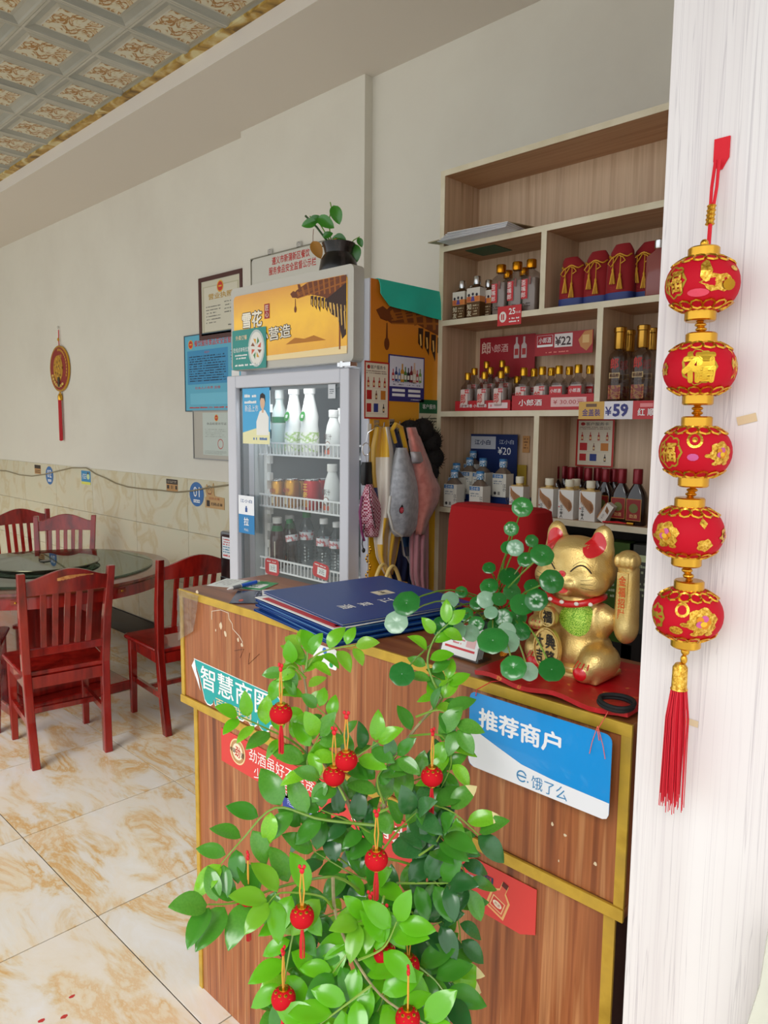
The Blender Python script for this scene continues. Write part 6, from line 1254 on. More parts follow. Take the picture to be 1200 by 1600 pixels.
tag(B().sheet(drape_grid([(668, 608, 622), (720, 612, 640), (790, 614, 652), (840, 622, 655), (868, 628, 652), (884, 642, 648)], .006, amp=.010, folds=2, bulge=.02, nv=30, nu=20, ph=2), m_s2, .003).build('silk_scarf', angle=2.5), 'navy and white patterned scarf hanging behind the grey cap', 'scarf')
loopc = [W(x, y, x=FX1+.045) for x, y in ((618, 692), (612, 672), (618, 664), (626, 668), (634, 700), (640, 730))]
tag(B().tube(loopc, [.006, .008, .009, .009, .008, .006], SYE, 8).build('yellow_strap'), 'yellow fabric strap looped over the hook above the navy scarf', 'strap')
GCAP = noisy('grey_felt', [(.4, '#9c9ea4'), (.6, '#b4b6bb')], 60, .9, sheen=.5, bmp=.3)
gc = thing('grey_cap', 'light grey felt cap with a small strawberry badge hanging on the fridge side', 'cap', (0, 0, 0))
cloth('crown', None, None, [(700, 620, 634), (725, 613, 644), (755, 607, 655), (790, 604, 659), (818, 607, 656), (838, 616, 640)], .050, GCAP, .006, gc, amp=.004, folds=1.5, bulge=.055)
bp = [W(x, y, x=FX1+.107) for x, y in ((610, 775), (607, 800), (614, 828), (628, 838))]; B().tube(bp, .004, mat('#c9c6bd', .7), 6).build('brim_edge', gc)
P = W(627, 797, x=FX1+.112); b_ = B(); b_.M = Matrix.Translation((P.x+.0, P.y, P.z)) @ Matrix.Rotation(PI/2, 4, 'Z') @ Matrix.Rotation(PI/2, 4, 'X')
b_.disc(0, 0, .011, .0115, BLACK, .001, 16); b_.disc(0, 0, .009, .0095, mat('#d8485a', .5), .002, 16)
for q_ in range(5): b_.disc(-.005+.0025*q_, .003*math.sin(q_*2.2), .001, .0013, mat('#f0c0b8', .5), .003, 6)
b_.poly([(-.008, .009), (0, .018), (.008, .009), (.002, .011), (0, .007), (-.002, .011)], mat('#1c1c1e', .5), .003); b_.build('strawberry_badge', gc)
def M_gh(nt, p):
    v = coords(nt, rnd=False); ck = nt.nodes.new('ShaderNodeTexChecker'); ck.inputs['Scale'].default_value = 170; nt.links.new(v, ck.inputs[0]); ck.inputs[1].default_value = lin('#d8b0bc'); ck.inputs[2].default_value = lin('#8c1c3c'); nt.links.new(ck.outputs[0], p.inputs['Base Color']); p.inputs['Roughness'].default_value = .8
po = thing('gingham_pouch', 'pink checked drawstring pouch hanging below the car key', 'pouch', (0, 0, 0))
cloth('pouch', None, None, [(757, 572, 582), (772, 567, 590), (800, 563, 600), (828, 566, 604), (839, 571, 602)], .02, pmat('gingham', M_gh), .004, po, amp=.004, folds=2, bulge=.035)
dc = [W(x, y, x=FX1+.03) for x, y in ((577, 758), (571, 775), (572, 800), (568, 828), (566, 850), (568, 860))]; B().tube(dc, .0018, BLACK, 5).ell(tuple(dc[-1]), (.006, .006, .008), BLACK, 8, 6).tube([W(x, y, x=FX1+.065) for x, y in ((577, 758), (578, 780), (587, 825))], .0015, BLACK, 5).build('drawstring', po)
kf = thing('car_key', 'black car key fob with a metal ring hanging at the top left of the pouch', 'key', (0, 0, 0))
P = W(573, 739, x=FX1+.018); B().loft([(.010, .016, -.038, 3), (.013, .020, -.03, 3), (.013, .021, .02, 3), (.011, .016, .034, 3)], BLACK, 20).build('fob', kf).location = P
rc_ = W(572, 702, x=FX1+.012); B().tube([(rc_.x+.004*math.sin(t_), rc_.y+.013*math.sin(t_), rc_.z+.02*math.cos(t_)) for t_ in [2*PI*k/16 for k in range(16)]], .0014, CHROME, 5, closed=True).tube([W(572, 690, x=FX1+.01), W(575, 676, x=FX1+.014), W(588, 668, x=FX1+.03)], .001, CHROME, 5).tube([W(572, 712, x=FX1+.014), W(573, 724, x=FX1+.018)], .0015, CHROME, 5).build('ring', kf)
wh = W(577, 668, x=FX1+.0015); tag(B().box(tuple(wh), (.002, .016, .024), WHITE).build('wall_hook'), 'small white adhesive hook above the car key', 'hook')
PK = noisy('pink_fleece', [(.4, '#c87468'), (.6, '#d9897c')], 40, .9, sheen=.5, bmp=.2)
PK2 = mat('#c98a92', .85, sheen=.4)
pc = thing('pink_jacket', 'salmon pink fleece garment hanging at the back edge of the fridge side', 'jacket', (0, 0, 0))
cloth('sleeve', None, None, [(668, 636, 650), (695, 640, 660), (730, 645, 674), (765, 650, 688), (785, 650, 684), (815, 650, 668), (835, 650, 662)], .050, PK, .006, pc, amp=.004, folds=1.2, bulge=.045)
cloth('lower_folds', None, None, [(810, 642, 670), (850, 640, 669), (900, 641, 669), (930, 650, 669), (975, 652, 670)], .03, PK2, .005, pc, amp=.010, folds=3, bulge=.02)
cloth('cuff_print', None, None, [(706, 641, 657), (724, 644, 664)], .085, mat('#b9b2b4', .7), .002, pc, amp=.001, folds=1, bulge=.02, nv=6)
FU = mat('#161210', .85)
fo = thing('fur_collar', 'black fluffy collar or wig hanging behind the pink garment', 'fur', (0, 0, 0)); f = B(); rr = random.Random(3)
cl = [W(x, y, x=FX1+.03) for x, y in ((640, 675), (660, 672), (672, 690), (676, 715), (668, 738), (648, 725), (642, 705))]
for P in cl: f.ell(tuple(P), (.035, .045, .04), FU, 12, 8)
f.build('core', fo); f = B()
for k in range(420):
    P = rr.choice(cl); d = Vector((rr.uniform(-.3, 1), rr.uniform(-1, 1), rr.uniform(-1, 1))).normalized(); s = P+Vector((d.x*.032, d.y*.042, d.z*.038)); e = s+d*.008+Vector((0, rr.uniform(-.012, .012), rr.uniform(-.012, .012))); f.tube([s, (s+e)/2+Vector((rr.uniform(-.004, .004),)*3), e], [.0016, .0013, .0005], FU, 3)
o = f.build('fur', fo); o['kind'] = 'stuff'
# yellow handbag, mostly below the counter line
hbq = W(605, 905, x=FX1+.07); YB = mat('#d9a41c', .4)
hb_ = thing('yellow_handbag', 'yellow handbag with arched cream handles hanging low on the fridge side', 'handbag', (hbq.x, hbq.y, hbq.z-.05))
B().loft([(.03, .085, -.16, 4), (.036, .095, -.15, 4), (.032, .09, -.03, 4), (.022, .085, .03, 4)], YB, 24).build('bag', hb_, bev=0)
for s in (-.02, .022): B().tube([(s, -.045+.09*(k/14), .02+.075*math.sin(PI*k/14)) for k in range(15)], .006, mat('#dfc47a', .4), 8).build('handle', hb_)
chn = B()
for k in range(16): t_ = k/15; chn.ell((-.01, -.075+.01*math.sin(k), .03+.13*t_), (.003, .003, .0055), GOLD, 6, 5)
chn.build('chain', hb_)
B().tube([W(x, y, x=FX1+.03) for x, y in ((566, 775), (562, 800), (565, 830), (569, 845))], .004, mat('#7a2a5a', .5), 6).build('lanyard'); tag(bpy.data.objects['lanyard'], 'purple cord lanyard hanging beside the pouch at the door edge', 'lanyard')
nl = thing('navy_skirt', 'dark navy cloth hanging below the scarves above the yellow handbag', 'cloth', (0, 0, 0)); cloth('cloth', None, None, [(845, 612, 640), (880, 612, 645), (905, 610, 642), (930, 612, 642)], .004, mat('#1c2348', .8), .004, nl, amp=.008, folds=3, bulge=.01)

# ================================================================= LUCKY CAT
cq = W(905, 1062, z=CT+.012); CX, CYY = -.642, 1.150
cat = thing('lucky_cat', 'golden beckoning cat figurine with red ears, red collar and a raised arm', 'figurine', (CX, CYY, CT+.0125))
def remeshed(b, voxel, smooth=3):
    me_o = b.build('tmp'); md = me_o.modifiers.new('r', 'REMESH'); md.mode = 'VOXEL'; md.voxel_size = voxel; md.use_smooth_shade = True
    ms = me_o.modifiers.new('s', 'SMOOTH'); ms.factor = .6; ms.iterations = smooth
    bpy.context.view_layer.update(); me = bpy.data.meshes.new_from_object(me_o.evaluated_get(bpy.context.evaluated_depsgraph_get())); bpy.data.objects.remove(me_o); return me
c = B(); E_ = lambda *a, **k: c.ell(*a, **k)
E_((0, .0, .188), (.070, .053, .056), CATGOLD, 24, 16); E_((-.036, -.020, .172), (.034, .032, .028), CATGOLD); E_((.036, -.020, .172), (.034, .032, .028), CATGOLD); E_((0, -.036, .172), (.020, .022, .018), CATGOLD)
for s in (-1, 1): E_((.031*s, -.030, .194), (.019, .019, .009), CATGOLD, rot=(.1, 0, 0)); E_((.014*s, -.047, .167), (.013, .012, .010), CATGOLD)
E_((0, -.044, .151), (.014, .011, .008), CATGOLD); E_((0, -.030, .162), (.01, .02, .01), CATGOLD)
for s in (): E_((0, 0, 0), (.01, .01, .01), CATGOLD)
if 1: E_((0, -.036, .172), (.010, .012, .010), CATGOLD); E_((0, -.030, .162), (.022, .02, .016), CATGOLD); E_((0, -.005, .215), (.05, .042, .03), CATGOLD)
for s in (-1, 1):
    E_((.044*s, .002, .236), (.020, .014, .031), CATGOLD, rot=(0, .06*s, 0)); E_((.040*s, .002, .220), (.026, .018, .028), CATGOLD, rot=(0, .1*s, 0))
E_((0, .004, .085), (.055, .044, .068), CATGOLD, 24, 16); E_((0, .006, .045), (.066, .052, .045), CATGOLD, 24, 16); E_((0, .0, .125), (.045, .036, .03), CATGOLD)
for s in (-1, 1): E_((.054*s, -.012, .034), (.034, .042, .032), CATGOLD); E_((.046*s, -.046, .020), (.020, .022, .019), CATGOLD); E_((.050*s, .002, .10), (.020, .022, .032), CATGOLD)
E_((-.058, -.012, .100), (.019, .02, .030), CATGOLD, rot=(.3, 0, .0)); E_((-.052, -.038, .088), (.017, .024, .015), CATGOLD); E_((-.040, -.052, .090), (.015, .013, .013), CATGOLD)
E_((.062, .004, .105), (.020, .02, .02), CATGOLD); E_((0, .05, .03), (.03, .02, .02), CATGOLD)
c.bb(-.07, .07, -.045, .045, .0, .012, CATGOLD)
me = remeshed(c, .0032, 6); me.materials.clear(); me.materials.append(CATGOLD); me.name = 'body'
bo = bpy.data.objects.new('body', me); COL.objects.link(bo); bo.parent = cat
from mathutils.bvhtree import BVHTree
bv = BVHTree.FromPolygons([v.co for v in me.vertices], [tuple(p.vertices) for p in me.polygons])
def prj(x, z, off=.0006):
    h = bv.ray_cast(Vector((x, -1, z)), Vector((0, 1, 0)))
    return Vector((x, (h[0].y if h[0] else 0)-off, z))
def patch(m, cx, cz, rx_, rz_, off=.001, n=20, rings=4, shape=None):
    b = B(); vs = [prj(cx, cz, off)]; fs = []
    for r_ in range(1, rings+1):
        for i in range(n):
            a_ = 2*PI*i/n; k = r_/rings*(shape(a_) if shape else 1); vs.append(prj(cx+rx_*k*math.cos(a_), cz+rz_*k*math.sin(a_), off))
    for i in range(n): fs.append((0, 1+i, 1+(i+1) % n))
    for r_ in range(rings-1):
        for i in range(n): fs.append((1+r_*n+i, 1+(r_+1)*n+i, 1+(r_+1)*n+(i+1) % n, 1+r_*n+(i+1) % n))
    return b.add(vs, fs, m, True)
CR = mat('#d0141e', .3, coat=.5)
for s in (-1, 1):
    patch(CR, .0415*s, .2355, .0155, .0225, .0008, shape=lambda a_: 1-.12*math.sin(a_) if math.sin(a_) > 0 else 1.0).build('inner_ear', cat, recalc=False)
patch(CR, 0, .1835, .0072, .0055, .0012).build('nose', cat, recalc=False)
patch(mat('#d8342e', .35, coat=.4), .001, .156, .0105, .0060, .0012, shape=lambda a_: 1-.35*max(math.sin(a_), 0)).build('mouth', cat, recalc=False)
ln = B(); K = mat('#2a1e10', .5)
for s in (-1, 1):
    ln.tube([prj(s*(.015+.034*t_), .189+.012*math.sin(PI*t_), .0004) for t_ in [i/9 for i in range(10)]], .0013, K, 5)
    ln.tube([prj(s*(.018+.028*t_), .198+.009*math.sin(PI*t_), .0002) for t_ in [i/9 for i in range(10)]], .0004, K, 4)
    for q_ in range(3): ln.tube([prj(s*(.034+.020*t_), .176-.006*q_+(.004-.003*q_)*t_, .0002) for t_ in [i/6 for i in range(7)]], .0004, K, 4)
    ln.tube([prj(s*(.030+.028*t_), .216+.010*math.sin(PI*t_*.8), .0002) for t_ in [i/8 for i in range(9)]], .0004, K, 4)
ln.tube([prj(.0, .178-.012*t_, .0003) for t_ in [i/5 for i in range(6)]], .0006, K, 4)
ln.build('face_lines', cat)
col = B(); pts = []
for k in range(40): a_ = 2*PI*k/40; pts.append((.050*math.cos(a_), .040*math.sin(a_)-.004, .138+.004*math.cos(2*a_)-.004*max(-math.sin(a_), 0)))
col.tube(pts, .0062, CR, 10, closed=True).build('collar', cat)
cd = B()
for a_ in (-2.5, -2.05, -1.57, -1.1, -.65): cd.ell((.0555*math.cos(a_), .0455*math.sin(a_)-.005, .134), (.0045, .003, .0035), mat('#f0e8e0', .3), 10, 6)
cd.build('collar_beads', cat)
GLt = pmat('green_glitter', lambda nt, p: (nt.links.new(ramp(nt, noisetex(nt, coords(nt, rnd=False), 700, 2, .7), [(.35, '#3c7a10'), (.5, '#8cc428'), (.62, '#e0f070')]), p.inputs['Base Color']), p.inputs['Roughness'].__setattr__('default_value', .3), p.inputs['Metallic'].__setattr__('default_value', .35)))
patch(GLt, .018, .105, .027, .029, .0012, shape=lambda a_: 1.0-.1*math.cos(3*a_)).build('glitter_bib', cat, recalc=False)
def plaque(x, z, rx_, rz_, y, txts, tilt):
    b = B(); b.M = Matrix.Translation((x, y, z)) @ Matrix.Rotation(tilt, 4, 'Z') @ Matrix.Rotation(PI/2, 4, 'X')
    b.prism([(rx_*math.cos(2*PI*i/28), rz_*math.sin(2*PI*i/28)) for i in range(28)], -.008, .0, CATGOLD)
    for i in range(28):
        pass
    pts_ = [(rx_*.9*math.cos(2*PI*i/28), rz_*.9*math.sin(2*PI*i/28), .0012) for i in range(28)]; b.tube(pts_, .0016, CATGOLD, 5, closed=True)
    for s_, tx_, tz_, h_2, w_2 in txts: b.text(s_, tx_, tz_, h_2, mat('#1c1208', .4), .0012, w=w_2, bold=.03)
    return b
plaque(-.022, .105, .017, .018, -.058, [('福', 0, 0, .022, .020)], -.12).build('round_medal', cat)
plaque(-.018, .050, .027, .038, -.066, [('興\n隆', .009, 0, .056, .020), ('大\n吉', -.013, .0, .05, .014)], -.06).build('oval_plaque', cat)
for s in (-1, 1):
    b = patch(CR, .046*s, .020, .0125, .0110, .0012); 
    for q_ in range(4): b.tube([prj(.046*s+(-.012+.008*q_), .029+.002*(1-abs(q_-1.5)), .0004), prj(.046*s+(-.011+.0075*q_), .037, .0004)], .0012, CR, 5)
    b.build('paw_pad', cat, recalc=False)
b = B()
for q_ in range(3): b.tube([prj(-.052+.008*q_, .083, .0006), prj(-.050+.0075*q_, .096, .0006)], .0013, CR, 5)
b.build('paw_lines', cat)
am = B(); am.ell((.0, 0, .0), (.021, .021, .030), CATGOLD, 18, 12).loft([(.020, .020, .0, 2.4), (.0185, .017, .05, 3), (.0165, .015, .095, 3), (.017, .0165, .10, 3)], CATGOLD, 20).ell((0, -.002, .113), (.021, .018, .018), CATGOLD, 18, 12)
for q_ in range(4): am.ell((-.0135+.009*q_, -.013, .113), (.0058, .009, .012), CATGOLD, 10, 8)
me2 = remeshed(am, .0022, 3); me2.materials.clear(); me2.materials.append(CATGOLD); ao = bpy.data.objects.new('raised_arm', me2); COL.objects.link(ao); ao.parent = cat; ao.location = (.091, .006, .098)
b = B(); b.M = Matrix.Translation((-.002, -.0175, .052)) @ Matrix.Rotation(PI/2, 4, 'X'); b.bb(-.0095, .0095, -.042, .042, -.004, .0, CATGOLD); b.text('金\n福\n招\n財', 0, 0, .074, mat('#d85a20', .4), .0006, w=.013, bold=.02); b.build('arm_plate', ao)

# ================================================================= PENNYWORT ON THE COUNTER
def leafmat(name, c1, c2, tr=.25, rough=.24):
    def f(nt, p):
        v = coords(nt, (1, 1, 1), True); n = noisetex(nt, v, 18, 3)
        oi = nt.nodes.new('ShaderNodeObjectInfo'); c = mixc(nt, oi.outputs['Random'], c1, c2); c = mixc(nt, ramp(nt, n, [(.35, 0.0), (.7, .35)]), c, c1)
        nt.links.new(c, p.inputs['Base Color']); p.inputs['Roughness'].default_value = rough; p.inputs['Coat Weight'].default_value = .6; p.inputs['Coat Roughness'].default_value = .2
        t = nt.nodes.new('ShaderNodeBsdfTranslucent'); nt.links.new(c, t.inputs[0]); mx = nt.nodes.new('ShaderNodeMixShader'); mx.inputs[0].default_value = tr
        nt.links.new(p.outputs[0], mx.inputs[1]); nt.links.new(t.outputs[0], mx.inputs[2]); nt.links.new(mx.outputs[0], nt.nodes['Material Output'].inputs[0])
    return pmat(name, f)
PWG = leafmat('pennywort_green', '#176a24', '#348c3a', .2, .2); PWL = leafmat('pennywort_pale', '#7fb08c', '#a8ccb0')
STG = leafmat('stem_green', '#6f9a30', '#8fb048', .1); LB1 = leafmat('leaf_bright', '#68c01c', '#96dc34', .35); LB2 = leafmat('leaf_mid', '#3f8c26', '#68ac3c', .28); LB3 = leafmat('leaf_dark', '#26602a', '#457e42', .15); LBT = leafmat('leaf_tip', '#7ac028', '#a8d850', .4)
def pwmesh(m, cup):
    b = B(); n = 24; vs = [(0, 0, -.10*cup)]; fs = []
    for r_ in (0.18, .45, .75, .93, 1.0):
        for i in range(n): a_ = 2*PI*i/n; w_ = 1+.025*math.cos(7*a_)*r_; vs.append((r_*w_*math.cos(a_), r_*w_*math.sin(a_), cup*(.25*r_-.35*r_**4)+.02*math.cos(9*a_)*r_))
    for i in range(n): fs.append((0, 1+i, 1+(i+1) % n))
    for r_ in range(4):
        for i in range(n): fs.append((1+r_*n+i, 1+(r_+1)*n+i, 1+(r_+1)*n+(i+1) % n, 1+r_*n+(i+1) % n))
    b.add(vs, fs, m, True); b.disc(0, 0, .05, .05, PWL, -.09*cup+.02, 8)
    me = bpy.data.meshes.new('leaf'); me.from_pydata([tuple(v) for v in b.v], [], b.f)
    for q_ in b.mats: me.materials.append(q_)
    me.polygons.foreach_set('material_index', b.m); me.polygons.foreach_set('use_smooth', b.sm); return me
PWM = [pwmesh(PWG, .5), pwmesh(PWL, .3), pwmesh(PWG, .2)]
rt = W(768, 1000, d=1.26); pot = thing('pennywort_plant', 'pennywort with round green leaves spreading over the counter beside the cat', 'plant', (-.845, 1.20, zt))
B().lathe([(.030, 0), (.036, .004), (.044, .05), (.048, .062), (.044, .062), (.040, .055)], mat('#3a4a3e', .4), 28).lathe([(.041, .052), (.001, .054)], mat('#2a1c12', .9), 20).build('pot', pot)
pl_ = [(816, 792, 14, 0, 1.24), (799, 826, 10, 0, 1.24), (794, 855, 10, 2, 1.25), (805, 856, 11.5, 1, 1.23), (831, 845, 9, 0, 1.26), (821, 874, 11, 0, 1.22), (847, 867, 16, 0, 1.10), (862, 908, 16.5, 0, 1.08), (764, 887, 9, 0, 1.28), (764, 916, 12.5, 0, 1.30), (796, 901, 14, 2, 1.30),
       (816, 944, 16.5, 2, 1.20), (838, 937, 15.5, 0, 1.16), (721, 925, 8.5, 0, 1.34), (703, 937, 12, 1, 1.32), (635, 942, 18.5, 0, 1.20), (619, 972, 16, 1, 1.19), (691, 979, 15, 0, 1.18), (712, 985, 14, 1, 1.20), (736, 989, 12, 1, 1.21), (770, 1000, 21, 0, 1.12), (793, 1002, 16, 1, 1.15), (802, 1043, 17.5, 0, 1.06), (826, 1049, 13, 1, 1.08), (862, 1046, 17.5, 2, 1.04),
       (628, 1053, 17, 2, 1.12), (759, 937, 12, 1, 1.24), (780, 936, 10, 2, 1.23), (767, 957, 9.5, 1, 1.21), (787, 965, 12, 2, 1.22), (815, 987, 12, 2, 1.18), (744, 975, 11, 0, 1.23), (728, 960, 10, 2, 1.28), (800, 925, 12, 2, 1.28), (745, 942, 10, 0, 1.27), (808, 965, 13, 0, 1.24), (775, 978, 12, 0, 1.24), (792, 985, 12, 1, 1.18), (830, 915, 10, 2, 1.28), (700, 955, 10, 2, 1.30)]
pc_ = Vector((-.845, 1.20, zt+.055)); k = 0
for px, py, r_, kd, d in pl_:
    P = W(px, py, d=d); o = bpy.data.objects.new('leaf', PWM[kd]); COL.objects.link(o); o.parent = pot; o.location = P-pot.location; s = r_*d/FPX*1.18; o.scale = (s, s, s)
    dirc = ((CAM-P).normalized()*1.0+Vector((R.uniform(-.35, .35), R.uniform(-.2, .2), .35+R.uniform(-.1, .3)))).normalized()
    o.rotation_euler = (dirc.to_track_quat('Z', 'Y') @ Euler((0, 0, R.uniform(0, 6))).to_quaternion()).to_euler()
    base = pc_+Vector((R.uniform(-.03, .03), R.uniform(-.03, .03), 0)); end = P-dirc*(.06*s); mid = base.lerp(end, .5); sag = Vector((0, 0, .03 if py > 930 else .01))+Vector((R.uniform(-.01, .01), 0, 0))
    if px < 660 and py < 1000 or py > 1035: sag = Vector((0, -.0, .05))
    pts = [base*(1-t_)**2+(mid+sag*1.6)*2*t_*(1-t_)+end*t_**2 for t_ in [i/8 for i in range(9)]]
    B().tube([p_-pot.location for p_ in pts], .0014, STG, 5).build('stem', pot)

# ================================================================= SHRUB IN THE FOREGROUND
def leafmesh(m, fold, curl, tipm=None):
    b = B(); nl, nw = 9, 5; vs = []; fs = []
    for i in range(nl):
        t_ = i/(nl-1); w_ = (.27*math.sin(PI*min(t_**.85, 1))**.75 if 0 < t_ < 1 else .006)
        for j in range(nw): u = (j-(nw-1)/2)/((nw-1)/2); vs.append((u*w_, t_, fold*abs(u)*w_-curl*(t_-.3)**2-.04*abs(u)**2))
    for i in range(nl-1):
        for j in range(nw-1): fs.append((i*nw+j, i*nw+j+1, (i+1)*nw+j+1, (i+1)*nw+j))
    b.add(vs, fs, m, True); b.M = Matrix(); 
    me = bpy.data.meshes.new('leaf'); me.from_pydata([tuple(v) for v in b.v], [], b.f); me.materials.append(m)
    if tipm: me.materials.append(tipm); me.polygons.foreach_set('material_index', [1 if i >= (nl-3)*(nw-1) else 0 for i in range(len(fs))])
    me.polygons.foreach_set('use_smooth', b.sm); return me
YT = mat('#d8cc90', .5)
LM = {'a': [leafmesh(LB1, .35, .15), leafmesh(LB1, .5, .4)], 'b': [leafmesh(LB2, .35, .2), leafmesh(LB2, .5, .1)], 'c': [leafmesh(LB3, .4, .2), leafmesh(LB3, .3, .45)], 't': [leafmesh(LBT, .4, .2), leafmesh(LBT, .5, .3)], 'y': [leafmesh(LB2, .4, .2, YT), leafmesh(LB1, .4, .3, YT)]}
SX_, SY_ = W(560, 1700, d=1.12).x, W(560, 1700, d=1.12).y
shb = thing('potted_shrub', 'tall potted shrub with glossy oval leaves in front of the counter', 'plant', (SX_, SY_, 0))
B().lathe([(.11, 0), (.12, .01), (.15, .26), (.16, .28), (.16, .30), (.145, .30), (.14, .27)], mat('#7a3a22', .5), 40).lathe([(.14, .268), (.001, .275)], mat('#2a1c12', .95), 30).build('pot', shb)
LOC = shb.location; BARK = noisy('bark', [(.4, '#8a7a58'), (.6, '#a89a70')], 50, .7)
nleaf = 0; extra = []
def add_leaf(P, axis, nrm, size, kd):
    global nleaf
    y = axis.normalized(); z = (nrm-y*nrm.dot(y)).normalized(); x = y.cross(z)
    M_ = Matrix((x, y, z)).transposed().to_4x4()
    if nleaf < 298:
        o = bpy.data.objects.new('leaf', R.choice(LM[kd])); COL.objects.link(o); o.parent = shb; o.location = P-LOC; o.rotation_euler = M_.to_euler(); o.scale = (size*R.uniform(.9, 1.15), size, size)
    else: extra.append((P, M_, size, kd))
    nleaf += 1
def twig(pts, d0, d1, n, size, kds, start=.25, r0=.0028, leafspread=1.0, stem=True, face=None):
    Q = []
    m = len(pts)-1
    # Catmull-like resample
    tot = 18
    for i in range(tot+1):
        s = i/tot*m; k = min(int(s), m-1); f = s-k
        p0, p1, p2, p3 = pts[max(k-1, 0)], pts[k], pts[k+1], pts[min(k+2, m)]
        c_ = [.5*((2*p1[a_])+(-p0[a_]+p2[a_])*f+(2*p0[a_]-5*p1[a_]+4*p2[a_]-p3[a_])*f*f+(-p0[a_]+3*p1[a_]-3*p2[a_]+p3[a_])*f**3) for a_ in (0, 1)]
        Q.append(W(c_[0], c_[1], d=d0+(d1-d0)*(i/tot)))
    if stem: B().tube([q_-LOC for q_ in Q], [r0*(1-.6*i/tot) for i in range(tot+1)], BARK if r0 > .0026 else STG, 6).build('branch' if r0 > .0026 else 'twig', shb)
    for k in range(n):
        t_ = start+(1-start)*(k+.5)/n; i = min(int(t_*tot), tot-1); P = Q[i].lerp(Q[i+1], t_*tot-i); dirv = (Q[i+1]-Q[i]).normalized()
        tc_2 = (CAM-P).normalized(); side = dirv.cross(tc_2).normalized()*(1 if k % 2 else -1)
        ax = (dirv*R.uniform(.35, .8)+side*R.uniform(.7, 1.1)*leafspread+tc_2*R.uniform(-.25, .35)+Vector((0, 0, R.uniform(-.35, .1)))).normalized()
        nr = (tc_2*.8+Vector((R.uniform(-.4, .4), R.uniform(-.4, .4), .75+R.uniform(-.3, .3)))).normalized()
        add_leaf(P+ax*.004, ax, nr, size*R.uniform(.8, 1.15)*(1-.15*t_), R.choice(kds))
    tc_2 = (CAM-Q[-1]).normalized(); add_leaf(Q[-1], (Q[-1]-Q[-3]).normalized(), (tc_2+Vector((0, 0, .6))).normalized(), size*.9, R.choice(kds))
def tw2(*a, **k): twig(*a, **k)
L = .056
# main woody stems rising out of the pot
twig([(560, 1760), (560, 1600), (575, 1480), (590, 1350), (600, 1250)], 1.12, 1.12, 0, L, 'b', r0=.008)
twig([(600, 1260), (608, 1200), (640, 1150), (690, 1090)], 1.12, 1.16, 2, L*.8, 'ab', start=.6, r0=.004)
twig([(690, 1090), (675, 1060), (668, 1030), (680, 995), (700, 975)], 1.16, 1.17, 11, L*.72, 'ab', start=.0, r0=.0024)
twig([(655, 1130), (690, 1095), (700, 1060)], 1.15, 1.17, 5, L*.7, 'ab', start=.3, r0=.002)
twig([(650, 1120), (690, 1110), (715, 1140)], 1.14, 1.12, 6, L*.85, 'abb', r0=.002); twig([(640, 1150), (690, 1150), (705, 1190), (690, 1230)], 1.13, 1.10, 8, L*.9, 'abb', r0=.002)
twig([(565, 1290), (530, 1230), (505, 1190), (478, 1150)], 1.12, 1.10, 2, L*.8, 'ab', r0=.0045, start=.6)
twig([(478, 1190), (480, 1130), (478, 1075), (470, 1040)], 1.12, 1.14, 7, L*.75, 'aat', start=.35, r0=.0032)
twig([(478, 1060), (455, 1040), (440, 1060)], 1.13, 1.12, 5, L*.75, 'ab', r0=.002, start=.2); twig([(478, 1045), (480, 1020), (470, 1010)], 1.13, 1.14, 4, L*.7, 'at', r0=.002, start=.2)
twig([(475, 1050), (500, 1020), (555, 1008)], 1.14, 1.12, 8, L*.75, 'at', r0=.002, start=.1)
twig([(490, 1190), (460, 1160), (420, 1140), (372, 1118)], 1.12, 1.03, 9, L*.8, 'aab', r0=.0022)

twig([(580, 1280), (556, 1200), (530, 1140), (495, 1105)], 1.12, 1.10, 8, L*.62, 'aab', r0=.0022, start=.3)
twig([(500, 1230), (480, 1190), (500, 1150)], 1.08, 1.06, 7, L*.9, 'aab', r0=.002); twig([(520, 1240), (530, 1200), (560, 1180), (590, 1160)], 1.10, 1.08, 7, L*.85, 'abc', r0=.002)
twig([(540, 1250), (525, 1225), (500, 1215)], 1.06, 1.05, 4, L*.8, 'ab', r0=.002)
twig([(590, 1290), (500, 1280), (430, 1262), (380, 1310), (345, 1350)], 1.10, 1.02, 11, L*1.05, 'bba', r0=.0024, start=.2)
twig([(560, 1390), (520, 1370), (440, 1385), (370, 1410), (325, 1413)], 1.08, .98, 9, L*1.15, 'abb', r0=.0026, start=.35)
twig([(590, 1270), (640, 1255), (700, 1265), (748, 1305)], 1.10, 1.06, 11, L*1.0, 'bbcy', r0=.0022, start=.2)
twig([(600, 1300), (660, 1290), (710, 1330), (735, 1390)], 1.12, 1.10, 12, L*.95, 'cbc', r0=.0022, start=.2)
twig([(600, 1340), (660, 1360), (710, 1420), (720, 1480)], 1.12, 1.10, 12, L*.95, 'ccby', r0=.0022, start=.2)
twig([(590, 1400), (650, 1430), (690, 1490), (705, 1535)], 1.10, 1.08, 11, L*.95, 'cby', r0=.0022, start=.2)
twig([(595, 1260), (620, 1230), (660, 1215), (690, 1200)], 1.12, 1.12, 9, L*.85, 'bbc', r0=.002, start=.2)
twig([(600, 1255), (590, 1215), (620, 1180)], 1.10, 1.08, 8, L*.8, 'bbc', r0=.002, start=.2)
